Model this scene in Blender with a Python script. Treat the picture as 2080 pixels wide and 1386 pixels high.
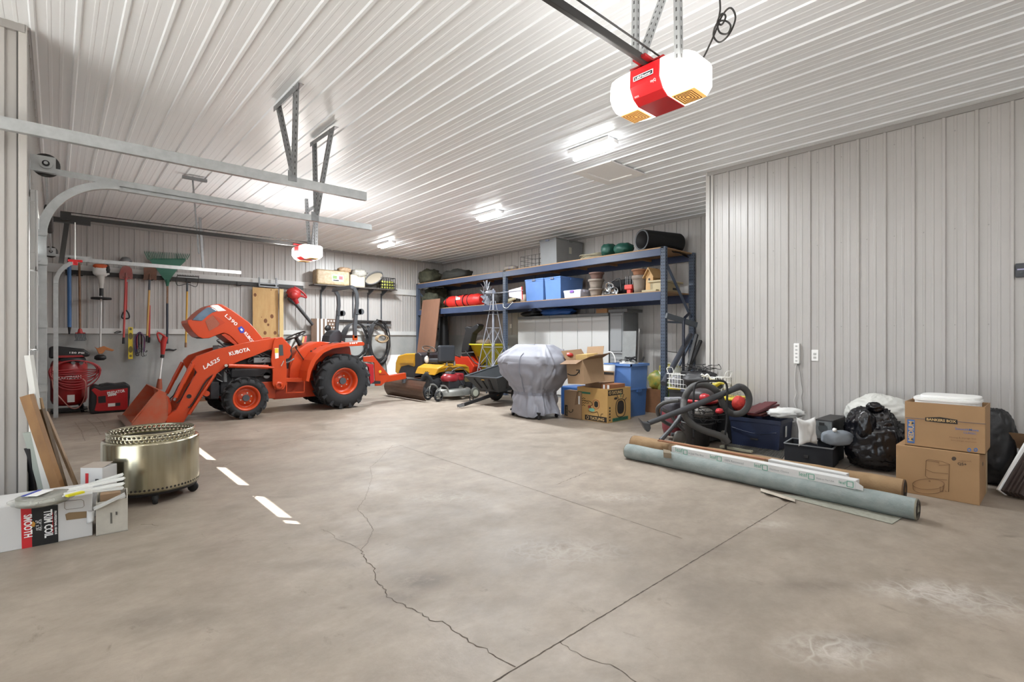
import bpy, bmesh, math, random
from mathutils import Vector, Matrix, Euler, noise
V = Vector
R = math.radians
random.seed(7)
sc = bpy.context.scene
for o in list(bpy.data.objects): bpy.data.objects.remove(o)

# ------------------------------------------------------------------ camera, sky, sun, exposure
CAMH, F, HY = 1.33, 1021.0, 688.0
YAW = math.atan2(.6720, .7405)
cd = bpy.data.cameras.new('camera'); cam = bpy.data.objects.new('camera', cd); sc.collection.objects.link(cam)
cam.location = (0, 0, CAMH); cam.rotation_euler = (R(90), 0, -YAW)
cd.sensor_width = 36; cd.lens = F / 2080 * 36; cd.shift_y = -5 / 2080; cd.clip_start = .02; cd.clip_end = 200
sc.camera = cam
sc.view_settings.view_transform = 'Standard'; sc.view_settings.look = 'None'; sc.view_settings.gamma = 1
sc.view_settings.use_curve_mapping = False; sc.view_settings.exposure = 0.32
w = bpy.data.worlds.new('sky'); sc.world = w; w.use_nodes = True
bg = w.node_tree.nodes['Background']; bg.inputs[0].default_value = (.80, .90, 1, 1); bg.inputs[1].default_value = 2.4
sd = bpy.data.lights.new('sun', 'SUN'); sun = bpy.data.objects.new('sun', sd); sc.collection.objects.link(sun)
sd.energy = 34; sd.angle = R(.3); sd.color = (1, .97, .92)
sun.rotation_euler = V((1, -1.3, -1.51)).to_track_quat('-Z', 'Y').to_euler()
sun.location = (-6, 14, 8)
EX = 3.66
def area_light(loc, sx, sy, e, rot=(0, 0, 0), col=(.93, .975, 1)):
    d = bpy.data.lights.new('led_light', 'AREA'); d.shape = 'RECTANGLE'; d.size = sx; d.size_y = sy; d.energy = e; d.color = col
    o = bpy.data.objects.new('led_light', d); sc.collection.objects.link(o); o.location = loc; o.rotation_euler = rot
    return o
cy = sc.cycles
cy.use_denoising = True; cy.max_bounces = 10; cy.diffuse_bounces = 6; cy.glossy_bounces = 4; cy.transmission_bounces = 6; cy.transparent_max_bounces = 12
cy.caustics_reflective = False; cy.caustics_refractive = False; cy.sample_clamp_indirect = 6

# ------------------------------------------------------------------ pixel to world on a real plane of the room
FW, RT = V((.6720, .7405, 0)).normalized(), V((.7405, -.6720, 0)).normalized()
def ray(px, py): return FW + RT * ((px - 1040) / F) + V((0, 0, 1)) * ((HY - py) / F)
def P(px, py, X=None, Y=None, Z=None, D=None):
    d = ray(px, py)
    if X is not None: k = X / d.x
    elif Y is not None: k = Y / d.y
    elif Z is not None: k = (Z - CAMH) / d.z
    else: k = D
    return V((0, 0, CAMH)) + d * k
def depth(p): return V(p).dot(FW)
def H(px, py, p):                 # height of the point seen at py standing above ground point p
    return CAMH + (HY - py) * depth(p) / F

# ------------------------------------------------------------------ materials
MATS = {}
def s2l(c):
    if isinstance(c, str): c = tuple(int(c[i:i+2], 16) / 255 for i in (0, 2, 4))
    return tuple((v / 12.92 if v <= .04045 else ((v + .055) / 1.055) ** 2.4) for v in c) + (1,)
def mat(key, col, rough=.55, metal=0.0, var=.0, vs=6.0, col2=None, bump=.0, bs=40.0, emit=None, es=0.0, alpha=1.0, trans=0.0, stretch=None, coat=0.0, spec=.5):
    if key in MATS: return MATS[key]
    m = bpy.data.materials.new(key); m.use_nodes = True; MATS[key] = m
    nt = m.node_tree; b = nt.nodes['Principled BSDF']; L = nt.links
    c = s2l(col); b.inputs['Base Color'].default_value = c
    b.inputs['Roughness'].default_value = rough; b.inputs['Metallic'].default_value = metal
    b.inputs['Specular IOR Level'].default_value = spec
    if coat: b.inputs['Coat Weight'].default_value = coat; b.inputs['Coat Roughness'].default_value = .15
    if alpha < 1: b.inputs['Alpha'].default_value = alpha
    if trans: b.inputs['Transmission Weight'].default_value = trans
    if emit: b.inputs['Emission Color'].default_value = s2l(emit); b.inputs['Emission Strength'].default_value = es
    if var or bump or col2:
        tc = nt.nodes.new('ShaderNodeTexCoord'); mp = nt.nodes.new('ShaderNodeMapping'); L.new(tc.outputs['Object'], mp.inputs[0])
        if stretch: mp.inputs['Scale'].default_value = stretch
    if var or col2:
        n = nt.nodes.new('ShaderNodeTexNoise'); n.inputs['Scale'].default_value = vs; n.inputs['Detail'].default_value = 6; n.inputs['Roughness'].default_value = .6
        L.new(mp.outputs[0], n.inputs['Vector'])
        r = nt.nodes.new('ShaderNodeValToRGB'); r.color_ramp.elements[0].position = .3; r.color_ramp.elements[1].position = .7
        c2 = s2l(col2) if col2 else tuple(v * (1 - var) for v in c[:3]) + (1,)
        c1 = c if col2 else tuple(min(1, v * (1 + var * .6)) for v in c[:3]) + (1,)
        r.color_ramp.elements[0].color = c2; r.color_ramp.elements[1].color = c1
        L.new(n.outputs[0], r.inputs[0]); L.new(r.outputs[0], b.inputs['Base Color'])
    if bump:
        n2 = nt.nodes.new('ShaderNodeTexNoise'); n2.inputs['Scale'].default_value = bs; n2.inputs['Detail'].default_value = 4
        L.new(mp.outputs[0], n2.inputs['Vector'])
        bu = nt.nodes.new('ShaderNodeBump'); bu.inputs['Strength'].default_value = bump; bu.inputs['Distance'].default_value = .01
        L.new(n2.outputs[0], bu.inputs['Height']); L.new(bu.outputs[0], b.inputs['Normal'])
    return m

# ------------------------------------------------------------------ mesh builder
class MB:
    def __init__(s): s.v = []; s.f = []; s.sm = []; s.mi = []; s.cur = 0
    def add(s, vs, fs, smooth=False):
        n = len(s.v); s.v += [V(p) for p in vs]; s.f += [tuple(i + n for i in f) for f in fs]; s.sm += [smooth] * len(fs); s.mi += [s.cur] * len(fs); return s
    def mat(s, i): s.cur = i; return s
    def box(s, x0, x1, y0, y1, z0, z1):
        vs = [(x, y, z) for z in (z0, z1) for x, y in ((x0, y0), (x1, y0), (x1, y1), (x0, y1))]
        return s.add(vs, [(3, 2, 1, 0), (4, 5, 6, 7), (0, 1, 5, 4), (1, 2, 6, 5), (2, 3, 7, 6), (3, 0, 4, 7)])
    def cbox(s, c, size, rot=(0, 0, 0), mtx=None):
        M = mtx or (Matrix.Translation(V(c)) @ Euler(rot).to_matrix().to_4x4())
        hx, hy, hz = size[0] / 2, size[1] / 2, size[2] / 2
        vs = [M @ V((x, y, z)) for z in (-hz, hz) for x, y in ((-hx, -hy), (hx, -hy), (hx, hy), (-hx, hy))]
        return s.add(vs, [(3, 2, 1, 0), (4, 5, 6, 7), (0, 1, 5, 4), (1, 2, 6, 5), (2, 3, 7, 6), (3, 0, 4, 7)])
    def bar(s, a, b, w, t=None, up=(0, 0, 1)):      # rectangular bar from a to b, w across, t along up
        a, b = V(a), V(b); t = w if t is None else t
        d = b - a; L = d.length
        if L < 1e-6: return s
        x = d / L; u = V(up); y = u.cross(x)
        if y.length < 1e-4: y = V((1, 0, 0)).cross(x)
        if y.length < 1e-4: y = V((0, 1, 0)).cross(x)
        y.normalize(); z = x.cross(y)
        M = Matrix((x, y, z)).transposed().to_4x4(); M.translation = (a + b) / 2
        return s.cbox(None, (L, w, t), mtx=M)
    def angle(s, a, b, w=.035, t=.003, side=(0, 0, 1)):  # L section
        a, b = V(a), V(b); d = (b - a).normalized(); sd = V(side); sd = (sd - d * sd.dot(d)).normalized(); o = d.cross(sd)
        s.bar(a + sd * w / 2, b + sd * w / 2, t, w, up=sd); s.bar(a + o * w / 2, b + o * w / 2, t, w, up=o); return s
    def tube(s, pts, r, n=10, closed=False, caps=True, smooth=True):
        pts = [V(p) for p in pts]; m = len(pts)
        rs = r if isinstance(r, (list, tuple)) else [r] * m
        base = len(s.v); prev = None; rings = []
        for i, p in enumerate(pts):
            if closed: t = pts[(i + 1) % m] - pts[i - 1]
            else: t = pts[min(i + 1, m - 1)] - pts[max(i - 1, 0)]
            if t.length < 1e-9: t = V((0, 0, 1))
            t.normalize()
            if prev is None:
                a = V((0, 0, 1)) if abs(t.z) < .9 else V((1, 0, 0))
                u = (a - t * a.dot(t)).normalized()
            else:
                u = prev - t * prev.dot(t)
                if u.length < 1e-5: u = t.orthogonal()
                u.normalize()
            prev = u; v = t.cross(u)
            rings.append([p + (u * math.cos(2 * math.pi * k / n) + v * math.sin(2 * math.pi * k / n)) * rs[i] for k in range(n)])
        vs = [q for g in rings for q in g]; fs = []
        for i in range(m if closed else m - 1):
            j = (i + 1) % m
            for k in range(n): fs.append((i * n + k, i * n + (k + 1) % n, j * n + (k + 1) % n, j * n + k))
        s.add(vs, fs, smooth)
        if caps and not closed:
            s.add(rings[0], [tuple(range(n - 1, -1, -1))]); s.add(rings[-1], [tuple(range(n))])
        return s
    def cyl(s, a, b, r, r2=None, n=20, smooth=True): return s.tube([a, b], [r, r if r2 is None else r2], n, smooth=smooth)
    def prism(s, pts, d):                            # planar outline extruded along vector d
        pts = [V(p) for p in pts]; d = V(d); n = len(pts)
        vs = pts + [p + d for p in pts]
        return s.add(vs, [tuple(range(n)), tuple(range(2 * n - 1, n - 1, -1))] + [(i, i + n, (i + 1) % n + n, (i + 1) % n) for i in range(n)])
    def lathe(s, prof, n=32, M=None, a0=0, a1=2 * math.pi, smooth=True):  # prof: (r, z)
        M = M or Matrix(); full = abs(a1 - a0 - 2 * math.pi) < 1e-6; k = n if full else n + 1
        vs = [M @ V((r * math.cos(a0 + (a1 - a0) * i / n), r * math.sin(a0 + (a1 - a0) * i / n), z)) for i in range(k) for r, z in prof]
        m = len(prof); fs = []
        for i in range(n):
            j = (i + 1) % k
            for q in range(m - 1): fs.append((i * m + q, j * m + q, j * m + q + 1, i * m + q + 1))
        return s.add(vs, fs, smooth)
    def grid(s, fn, nu, nv, smooth=True, cu=False, cv=False):
        vs = [fn(i / (nu if cu else nu - 1), j / (nv if cv else nv - 1)) for i in range(nu) for j in range(nv)]; fs = []
        for i in range(nu if cu else nu - 1):
            for j in range(nv if cv else nv - 1):
                i2, j2 = (i + 1) % nu, (j + 1) % nv
                fs.append((i * nv + j, i2 * nv + j, i2 * nv + j2, i * nv + j2))
        return s.add(vs, fs, smooth)
    def blob(s, c, r, nz=0.0, freq=3.0, seed=0, nu=28, nv=16, M=None, flat=None, pw=1.0, rot=0):
        c = V(c); off = V((seed * 3.7, seed * 1.3, seed * 7.1)); ca, sa = math.cos(rot), math.sin(rot)
        def fn(u, v):
            a = 2 * math.pi * u; b = math.pi * (v - .5)
            cb = math.copysign(abs(math.cos(b)) ** pw, math.cos(b)); sb = math.copysign(abs(math.sin(b)) ** pw, math.sin(b))
            cx = math.copysign(abs(math.cos(a)) ** pw, math.cos(a)); sx = math.copysign(abs(math.sin(a)) ** pw, math.sin(a))
            d = V((cb * cx, cb * sx, sb))
            k = 1 + nz * (noise.noise(d * freq + off) + .5 * noise.noise(d * freq * 2.3 + off) + .35 * abs(noise.noise(d * freq * 4.5 + off)))
            p = V((d.x * r[0] * k, d.y * r[1] * k, d.z * r[2] * k))
            if flat is not None and p.z < flat: p.z = flat + (p.z - flat) * .05
            p = V((p.x * ca - p.y * sa, p.x * sa + p.y * ca, p.z))
            return c + (M @ p if M else p)
        return s.grid(fn, nu, nv, cu=True)
    def merge(s, o): return s.add(o.v, o.f, False)
def mk(name, mb, m, bevel=0, sub=0, solid=0, segs=2, clean=False):
    me = bpy.data.meshes.new(name); me.from_pydata([tuple(v) for v in mb.v], [], mb.f); 
    me.polygons.foreach_set('use_smooth', mb.sm)
    for q_ in (m if isinstance(m, (list, tuple)) else [m]): me.materials.append(q_)
    me.polygons.foreach_set('material_index', mb.mi)
    bm = bmesh.new(); bm.from_mesh(me)
    if clean: bmesh.ops.remove_doubles(bm, verts=bm.verts, dist=1e-4)
    bmesh.ops.recalc_face_normals(bm, faces=bm.faces); bm.to_mesh(me); bm.free(); me.update()
    o = bpy.data.objects.new(name, me); sc.collection.objects.link(o)
    if solid: q = o.modifiers.new('solid', 'SOLIDIFY'); q.thickness = solid; q.offset = 0
    if bevel: q = o.modifiers.new('bevel', 'BEVEL'); q.width = bevel; q.segments = segs; q.limit_method = 'ANGLE'; q.angle_limit = R(40)
    if sub: q = o.modifiers.new('sub', 'SUBSURF'); q.levels = sub; q.render_levels = sub
    return o
def props(o, label=None, cat=None, group=None, kind=None):
    if label: o['label'] = label
    if cat: o['category'] = cat
    if group: o['group'] = group
    if kind: o['kind'] = kind
    return o
def thing(name, label, cat, loc=(0, 0, 0), rz=0, group=None):
    o = bpy.data.objects.new(name, None); sc.collection.objects.link(o); o.location = loc; o.rotation_euler = (0, 0, rz)
    o.empty_display_size = .1
    return props(o, label, cat, group)
def mw(o): return Matrix.Translation(o.location) @ o.rotation_euler.to_matrix().to_4x4()
def part(name, mb, m, par, world=True, label=None, kind=None, **k):
    """a part of par; world=True means the builder holds world coordinates"""
    if world:
        root = par; M = mw(root)
        while root.parent: root = root.parent; M = mw(root) @ M
        I = M.inverted(); q = MB(); q.v = [I @ p for p in mb.v]; q.f = mb.f; q.sm = mb.sm; q.mi = mb.mi; mb = q
    o = mk(name, mb, m, **k); o.parent = par
    props(o, label, kind=kind)
    return o
def solo(name, mb, m, label, cat, group=None, kind=None, **k):
    """a thing that is one mesh, its origin at the middle of its base"""
    lo = [min(p[i] for p in mb.v) for i in range(3)]; hi = [max(p[i] for p in mb.v) for i in range(3)]
    c = V(((lo[0] + hi[0]) / 2, (lo[1] + hi[1]) / 2, lo[2]))
    q = MB(); q.v = [p - c for p in mb.v]; q.f = mb.f; q.sm = mb.sm; q.mi = mb.mi
    o = mk(name, q, m, **k); o.location = c
    return props(o, label, cat, group, kind)
def struct(name, mb, m, par=None, **k):
    o = mk(name, mb, m, **k); o['kind'] = 'structure'
    if par: o.parent = par
    return o
def dup(root, loc=None, rz=None, label=None):
    r = root.copy(); sc.collection.objects.link(r)
    if loc is not None: r.location = loc
    if rz is not None: r.rotation_euler = (0, 0, rz)
    if label: r['label'] = label
    for ch in list(root.children):
        c = ch.copy(); sc.collection.objects.link(c); c.parent = r
        for g in ch.children:
            d = g.copy(); sc.collection.objects.link(d); d.parent = c
    return r
_tc = {}
def text_mb(s, p0, p1, n, h=None, off=.004, depth_=.0012, bold=0.0, slant=0.0):
    """lettering s from p0 (baseline start) to p1 (baseline end) on a surface with outward normal n"""
    cu = bpy.data.curves.new('t', 'FONT'); cu.body = s; cu.size = 1; cu.resolution_u = 2; cu.offset = bold; cu.shear = slant
    o = bpy.data.objects.new('t', cu); sc.collection.objects.link(o)
    dg = bpy.context.evaluated_depsgraph_get(); me = bpy.data.meshes.new_from_object(o.evaluated_get(dg))
    bpy.data.objects.remove(o); bpy.data.curves.remove(cu)
    vs = [v.co.copy() for v in me.vertices]; fs = [tuple(p.vertices) for p in me.polygons]; bpy.data.meshes.remove(me)
    x0 = min(v.x for v in vs); x1 = max(v.x for v in vs); y1 = max(v.y for v in vs); y0 = min(min(v.y for v in vs), 0)
    p0, p1 = V(p0), V(p1); d = p1 - p0; W = d.length; d.normalize(); n = V(n); n = (n - d * n.dot(d)).normalized(); u = n.cross(d)
    sx = W / (x1 - x0); sy = sx if h is None else h / y1
    mb = MB(); mb.add([p0 + d * (v.x - x0) * sx + u * v.y * sy + n * off for v in vs], fs); return mb
def pl(pts, **k): return [P(a, b, **k) for a, b in pts]
def smooth(pts, n=6, closed=False):
    pts = [V(p) for p in pts]; out = []; m = len(pts)
    for i in range(m if closed else m - 1):
        if closed: a, b, c, d = pts[i - 1], pts[i], pts[(i + 1) % m], pts[(i + 2) % m]
        else: a, b, c, d = pts[max(i - 1, 0)], pts[i], pts[i + 1], pts[min(i + 2, m - 1)]
        for k in range(n):
            t = k / n
            out.append(.5 * ((2 * b) + (c - a) * t + (2 * a - 5 * b + 4 * c - d) * t * t + (3 * b - a - 3 * c + d) * t ** 3))
    if not closed: out.append(pts[-1])
    return out
def frame(origin, x, z):           # matrix with x axis x and z axis z
    z = V(z).normalized(); x = V(x); x = (x - z * x.dot(z)).normalized(); y = z.cross(x)
    M = Matrix((x, y, z)).transposed().to_4x4(); M.translation = V(origin); return M
def corner_box(fl, ff, fr, top, Z=0.0, w=None, d=None):
    """upright box from the pixels of its left, near and right bottom corners and the near top corner"""
    Fp = P(*ff, Z=Z); hh = H(top[0], top[1], Fp) - Z
    a = P(*fl, Z=Z) - Fp; b = P(*fr, Z=Z) - Fp
    if a.length >= b.length or w: ax = a.normalized(); n = V((-ax.y, ax.x, 0)); n = n if n.dot(b) > 0 else -n; A = ax * (w or a.length); B = n * (d or b.length)
    else: bx = b.normalized(); n = V((-bx.y, bx.x, 0)); n = n if n.dot(a) > 0 else -n; B = bx * (d or b.length); A = n * (w or a.length)
    return Fp, A, B, hh
def open_box_mb(Fp, A, B, h, t=.006):
    mb = MB(); a, b = A.normalized(), B.normalized(); up = V((0, 0, h))
    mb.prism([Fp, Fp + A, Fp + A + B, Fp + B], V((0, 0, t)))
    mb.prism([Fp, Fp + A, Fp + A + b * t, Fp + b * t], up); mb.prism([Fp + B - b * t, Fp + A + B - b * t, Fp + A + B, Fp + B], up)
    mb.prism([Fp + b * t, Fp + b * t + a * t, Fp + B - b * t + a * t, Fp + B - b * t], up)
    mb.prism([Fp + A + b * t - a * t, Fp + A + b * t, Fp + A + B - b * t, Fp + A + B - b * t - a * t], up)
    return mb
# ================================================================== the room
M_wall = mat('wall_metal', 'b3b0ad', rough=.36, var=.05, vs=1.4, spec=.5)
M_ceil = mat('ceiling_metal', 'eef2f6', rough=.34, var=.02, vs=1.5)
M_trim = mat('metal_trim', '9a9794', rough=.4)
M_trimL = mat('light_metal_trim', 'bdbab6', rough=.35)
M_conc = mat('stem_concrete', 'b3b3b0', rough=.8, col2='979a99', vs=1.3, bump=.15, bs=12)
M_board = mat('painted_board', 'cfd0ce', rough=.6, var=.06, vs=3)
def ribbed(mb, p0, along, up, nrm, length, height, pitch=.25, off=.09, hr=1.0):
    """profiled sheet: major ribs every pitch with two low ribs between, running along up"""
    p0, a, u, n = V(p0), V(along).normalized(), V(up).normalized(), V(nrm).normalized()
    prof = [(0, 0)]; x = off
    def add(q, d):
        if 0 < q < length: prof.append((q, d))
    k = -1
    while k * pitch < length + pitch:
        x = off + k * pitch
        for q, d in ((x, 0), (x + .009, .017 * hr), (x + .031, .017 * hr), (x + .040, 0), (x + .095, 0), (x + .1, .0035 * hr * hr), (x + .118, .0035 * hr * hr), (x + .123, 0), (x + .165, 0), (x + .17, .0035 * hr * hr), (x + .188, .0035 * hr * hr), (x + .193, 0)): add(q, d)
        k += 1
    prof.append((length, 0)); vs = []; fs = []
    for q, d in prof: vs += [p0 + a * q + n * d, p0 + a * q + n * d + u * height]
    for i in range(len(prof) - 1): fs.append((2 * i, 2 * i + 2, 2 * i + 3, 2 * i + 1))
    return mb.add(vs, fs)
WX0, WX1, WY1, CX, CYC, PIER = -.17, 8.92, 13.0, 6.79, 3.38, 5.22
NX, NY = -3.5, -5.0
def screws(mb, pts, n):
    for p in pts: mb.cyl(V(p), V(p) + V(n) * .006, .007, n=6)
    return mb
# floor ------------------------------------------------------------
def floor_mat():
    m = bpy.data.materials.new('floor_concrete'); m.use_nodes = True; nt = m.node_tree; L = nt.links; b = nt.nodes['Principled BSDF']
    N = lambda t: nt.nodes.new('ShaderNode' + t)
    geo = N('NewGeometry')
    def nz(scale, detail=6, rough=.6, stretch=None, rot=0, dist=0):
        mp = N('Mapping'); L.new(geo.outputs['Position'], mp.inputs[0])
        if stretch: mp.inputs['Scale'].default_value = stretch
        mp.inputs['Rotation'].default_value = (0, 0, rot)
        n = N('TexNoise'); n.inputs['Scale'].default_value = scale; n.inputs['Detail'].default_value = detail; n.inputs['Roughness'].default_value = rough; n.inputs['Distortion'].default_value = dist
        L.new(mp.outputs[0], n.inputs['Vector']); return n.outputs[0]
    def ramp(src, a, bb, c0=(0, 0, 0, 1), c1=(1, 1, 1, 1)):
        r = N('ValToRGB'); r.color_ramp.elements[0].position = a; r.color_ramp.elements[1].position = bb
        r.color_ramp.elements[0].color = c0; r.color_ramp.elements[1].color = c1; L.new(src, r.inputs[0]); return r.outputs[0]
    def mix(fac, a, bb, mode='MIX', f=None):
        x = N('MixRGB'); x.blend_type = mode
        if f is not None: x.inputs[0].default_value = f
        else: L.new(fac, x.inputs[0])
        for i, s in ((1, a), (2, bb)):
            if isinstance(s, tuple): x.inputs[i].default_value = s
            else: L.new(s, x.inputs[i])
        return x.outputs[0]
    def math_(op, a, bb=None):
        x = N('Math'); x.operation = op; x.use_clamp = False
        for i, s in ((0, a), (1, bb)):
            if s is None: continue
            if isinstance(s, (int, float)): x.inputs[i].default_value = s
            else: L.new(s, x.inputs[i])
        return x.outputs[0]
    base = ramp(nz(.55, 8, .62), .3, .7, s2l('83786c'), s2l('a4988b'))
    fine = ramp(nz(11, 8, .75), .3, .7, (.90, .90, .90, 1), (1.05, 1.05, 1.05, 1)); c = mix(None, base, fine, 'MULTIPLY', 1)
    mid = ramp(nz(2.6, 9, .72, (1, 1.5, 1), .8), .38, .62, (.86, .85, .84, 1), (1.06, 1.06, 1.06, 1)); c = mix(None, c, mid, 'MULTIPLY', 1)
    st = ramp(nz(1.1, 9, .68, (1, 1.6, 1), .5, .6), .52, .74); st = math_('MULTIPLY', st, .55); c = mix(st, c, s2l('6f655b'))
    sm = ramp(nz(4.2, 8, .7, (1.8, .8, 1), .9, .4), .62, .72); sm = math_('MULTIPLY', sm, .5); c = mix(sm, c, s2l('574e46'))
    # local marks with shapes of their own
    sep = N('SeparateXYZ'); L.new(geo.outputs['Position'], sep.inputs[0])
    def spot(cx, cyy, rx, ry, rot=0):
        ca, sa = math.cos(rot), math.sin(rot)
        dx = math_('SUBTRACT', sep.outputs[0], cx); dy = math_('SUBTRACT', sep.outputs[1], cyy)
        u = math_('DIVIDE', math_('ADD', math_('MULTIPLY', dx, ca), math_('MULTIPLY', dy, sa)), rx)
        v = math_('DIVIDE', math_('SUBTRACT', math_('MULTIPLY', dy, ca), math_('MULTIPLY', dx, sa)), ry)
        d = math_('SQRT', math_('ADD', math_('MULTIPLY', u, u), math_('MULTIPLY', v, v)))
        return ramp(d, .25, 1.0, (1, 1, 1, 1), (0, 0, 0, 1))
    dn = nz(6, 8, .7)
    for (px, py, rx, ry, k) in ((855, 1180, .20, .13, .7), (800, 1215, .2, .1, .45), (700, 1235, .05, .03, .5), (1660, 1190, .35, .12, .4), (1440, 1120, .3, .12, .35), (1760, 1305, .3, .1, .4), (480, 895, .5, .06, .4), (330, 1260, .4, .15, .35), (2050, 1090, .1, .03, .6), (1075, 908, .3, .08, .35), (570, 1010, .2, .05, .3), (620, 1150, .5, .1, .25), (1100, 880, .4, .1, .3)):
        q = P(px, py, Z=0); s_ = math_('MULTIPLY', math_('MULTIPLY', spot(q.x, q.y, rx, ry, -.7), ramp(dn, .32, .52)), k); c = mix(s_, c, s2l('5b5149'))
    vein = N('TexVoronoi'); vein.feature = 'DISTANCE_TO_EDGE'; vein.inputs['Scale'].default_value = 7
    wv = N('Mapping'); nn = N('TexNoise'); nn.inputs['Scale'].default_value = 5; L.new(geo.outputs['Position'], nn.inputs['Vector'])
    vm = N('VectorMath'); vm.operation = 'ADD'; L.new(geo.outputs['Position'], vm.inputs[0]); sc_ = N('VectorMath'); sc_.operation = 'SCALE'; sc_.inputs['Scale'].default_value = .35; L.new(nn.outputs[1], sc_.inputs[0]); L.new(sc_.outputs[0], vm.inputs[1])
    L.new(vm.outputs[0], vein.inputs['Vector']); vv = ramp(vein.outputs[0], .0, .12, (1, 1, 1, 1), (0, 0, 0, 1))
    cloud = ramp(nz(9, 8, .75), .42, .68)
    for (px, py, rx, ry, k) in ((1690, 1320, .30, .16, .75), (1880, 1200, .42, .16, .7), (1560, 1065, .25, .1, .4), (1150, 1120, .5, .25, .35), (1260, 1010, .5, .2, .35), (2000, 1230, .4, .2, .45), (900, 1010, .4, .2, .3)):
        q = P(px, py, Z=0); s_ = math_('MULTIPLY', math_('MULTIPLY', spot(q.x, q.y, rx, ry, -.7), math_('MAXIMUM', math_('MULTIPLY', vv, .8), cloud)), k); c = mix(s_, c, s2l('c9c3bc'))
    sp = ramp(nz(38, 3, .5), .755, .775); sp = math_('MULTIPLY', sp, .5); c = mix(sp, c, s2l('5f564e'))
    L.new(c, b.inputs['Base Color'])
    rr = ramp(nz(2, 6, .6), .3, .7, (.42, .42, .42, 1), (.62, .62, .62, 1)); L.new(rr, b.inputs['Roughness'])
    bu = N('Bump'); bu.inputs['Strength'].default_value = .12; bu.inputs['Distance'].default_value = .01; L.new(nz(25, 6, .7), bu.inputs['Height']); L.new(bu.outputs[0], b.inputs['Normal'])
    return m
fl = struct('floor', MB().box(NX - .2, 9.3, NY - .2, 13.4, -.15, 0), floor_mat())
M_crack = mat('joint_dark', '5b5148', rough=.9, var=.3, vs=30)
def strip(pts, wd, jit=0, z=.0012, seed=1):
    rr = random.Random(seed); mb = MB(); pts = [V(p) for p in pts]; q = []
    for i in range(len(pts) - 1):
        a, b = pts[i], pts[i + 1]; k = max(1, int((b - a).length / .022)) if jit else 1; n = V((-(b - a).y, (b - a).x, 0)).normalized()
        for j in range(k): q.append(a.lerp(b, j / k) + n * (rr.uniform(-jit, jit) if (i or j) else 0))
    q.append(pts[-1]); vs = []
    for i, p in enumerate(q):
        t = (q[min(i + 1, len(q) - 1)] - q[max(i - 1, 0)]).normalized(); n = V((-t.y, t.x, 0)); e = wd * (rr.uniform(.5, 1.3) if jit else 1) / 2
        vs += [V((p.x, p.y, z)) + n * e, V((p.x, p.y, z)) - n * e]
    return mb.add(vs, [(2 * i, 2 * i + 1, 2 * i + 3, 2 * i + 2) for i in range(len(q) - 1)])
a, b = P(1003, 1386, Z=0), P(1613.6, 1015.5, Z=0); d = (b - a).normalized()
struct('floor_joint', strip([a - d * 1.2, b + d * 4.2], .0058, .0016, seed=3), M_crack, fl)
a, b = P(828, 910.3, Z=0), P(1239, 1046, Z=0); d = (b - a).normalized()
struct('floor_joint', strip([a - d * .2, b, b + d * .6], .0035, .0008, seed=4), M_crack, fl)
Z5 = lambda x, y: P(640 + x / 2.738, 880 + y / 2.738, Z=0)
struct('floor_crack', strip([Z5(*q) for q in ((1115, 1303), (1060, 1270), (950, 1205), (860, 1160), (760, 1095), (705, 1050), (640, 1040), (590, 1005), (530, 980), (480, 950), (405, 912), (380, 850), (330, 820), (325, 745), (290, 720), (255, 655))], .0048, .009, seed=5), M_crack, fl)
struct('floor_crack', strip([Z5(*q) for q in ((255, 655), (290, 610), (325, 540), (290, 480), (235, 425), (275, 370), (300, 300), (318, 240), (305, 190), (345, 160), (430, 70))], .0022, .006, seed=6), M_crack, fl)
struct('floor_crack', strip([Z5(*q) for q in ((255, 655), (200, 620), (120, 595), (90, 555), (30, 535))], .0022, .006, seed=7), M_crack, fl)
struct('floor_crack', strip([Z5(*q) for q in ((1360, 1162), (1420, 1205), (1490, 1240), (1560, 1275), (1640, 1288), (1700, 1320), (1790, 1390))], .0035, .006, seed=8), M_crack, fl)
for i, (p0_, p1_) in enumerate((((136, 868), (228, 846)), ((152, 858), (172, 896)), ((176, 852), (204, 884)), ((140, 885), (240, 858)), ((150, 895), (260, 872)), ((196, 848), (214, 868)), ((288, 868), (372, 842)), ((286, 1066), (322, 1068)), ((262, 1005), (300, 1000)), ((430, 955), (470, 940)), ((560, 905), (660, 880)), ((700, 930), (820, 905)), ((1130, 985), (1190, 960)))):
    struct('floor_scuff', strip([P(*p0_, Z=0), P((p0_[0] + p1_[0]) / 2 + 3, (p0_[1] + p1_[1]) / 2 - 1, Z=0), P(*p1_, Z=0)], .009, .008, z=.0009, seed=20 + i), mat('scuff_dark', '7d7268', rough=.9), fl)
struct('bounce_drive', MB().box(-14, NX - .2, -8, 20, -.2, -.02).box(NX - .2, WX0 - .1, PIER + .1, 20, -.2, -.02), mat('bounce_concrete', 'd9d8d4', rough=.8))  # unseen ground outside, added and kept pale to bounce sunlight indoors
# ceiling ------------------------------------------------------------
cb = MB(); ribbed(cb, (9.0, NY, EX), (-1, 0, 0), (0, 1, 0), (0, 0, -1), 9.2, 13.1 - NY, off=.107, hr=.75); ribbed(cb, (-.2, NY, EX), (-1, 0, 0), (0, 1, 0), (0, 0, -1), 3.4, PIER + .1 - NY, off=.157, hr=.75)
ce = struct('ceiling', cb, M_ceil)
struct('roof_slab', MB().box(-.3, 9.4, NY - .4, 13.5, EX + .03, EX + .2).box(NX - .6, -.3, NY - .4, PIER + .2, EX + .03, EX + .2), M_trim)
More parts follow.
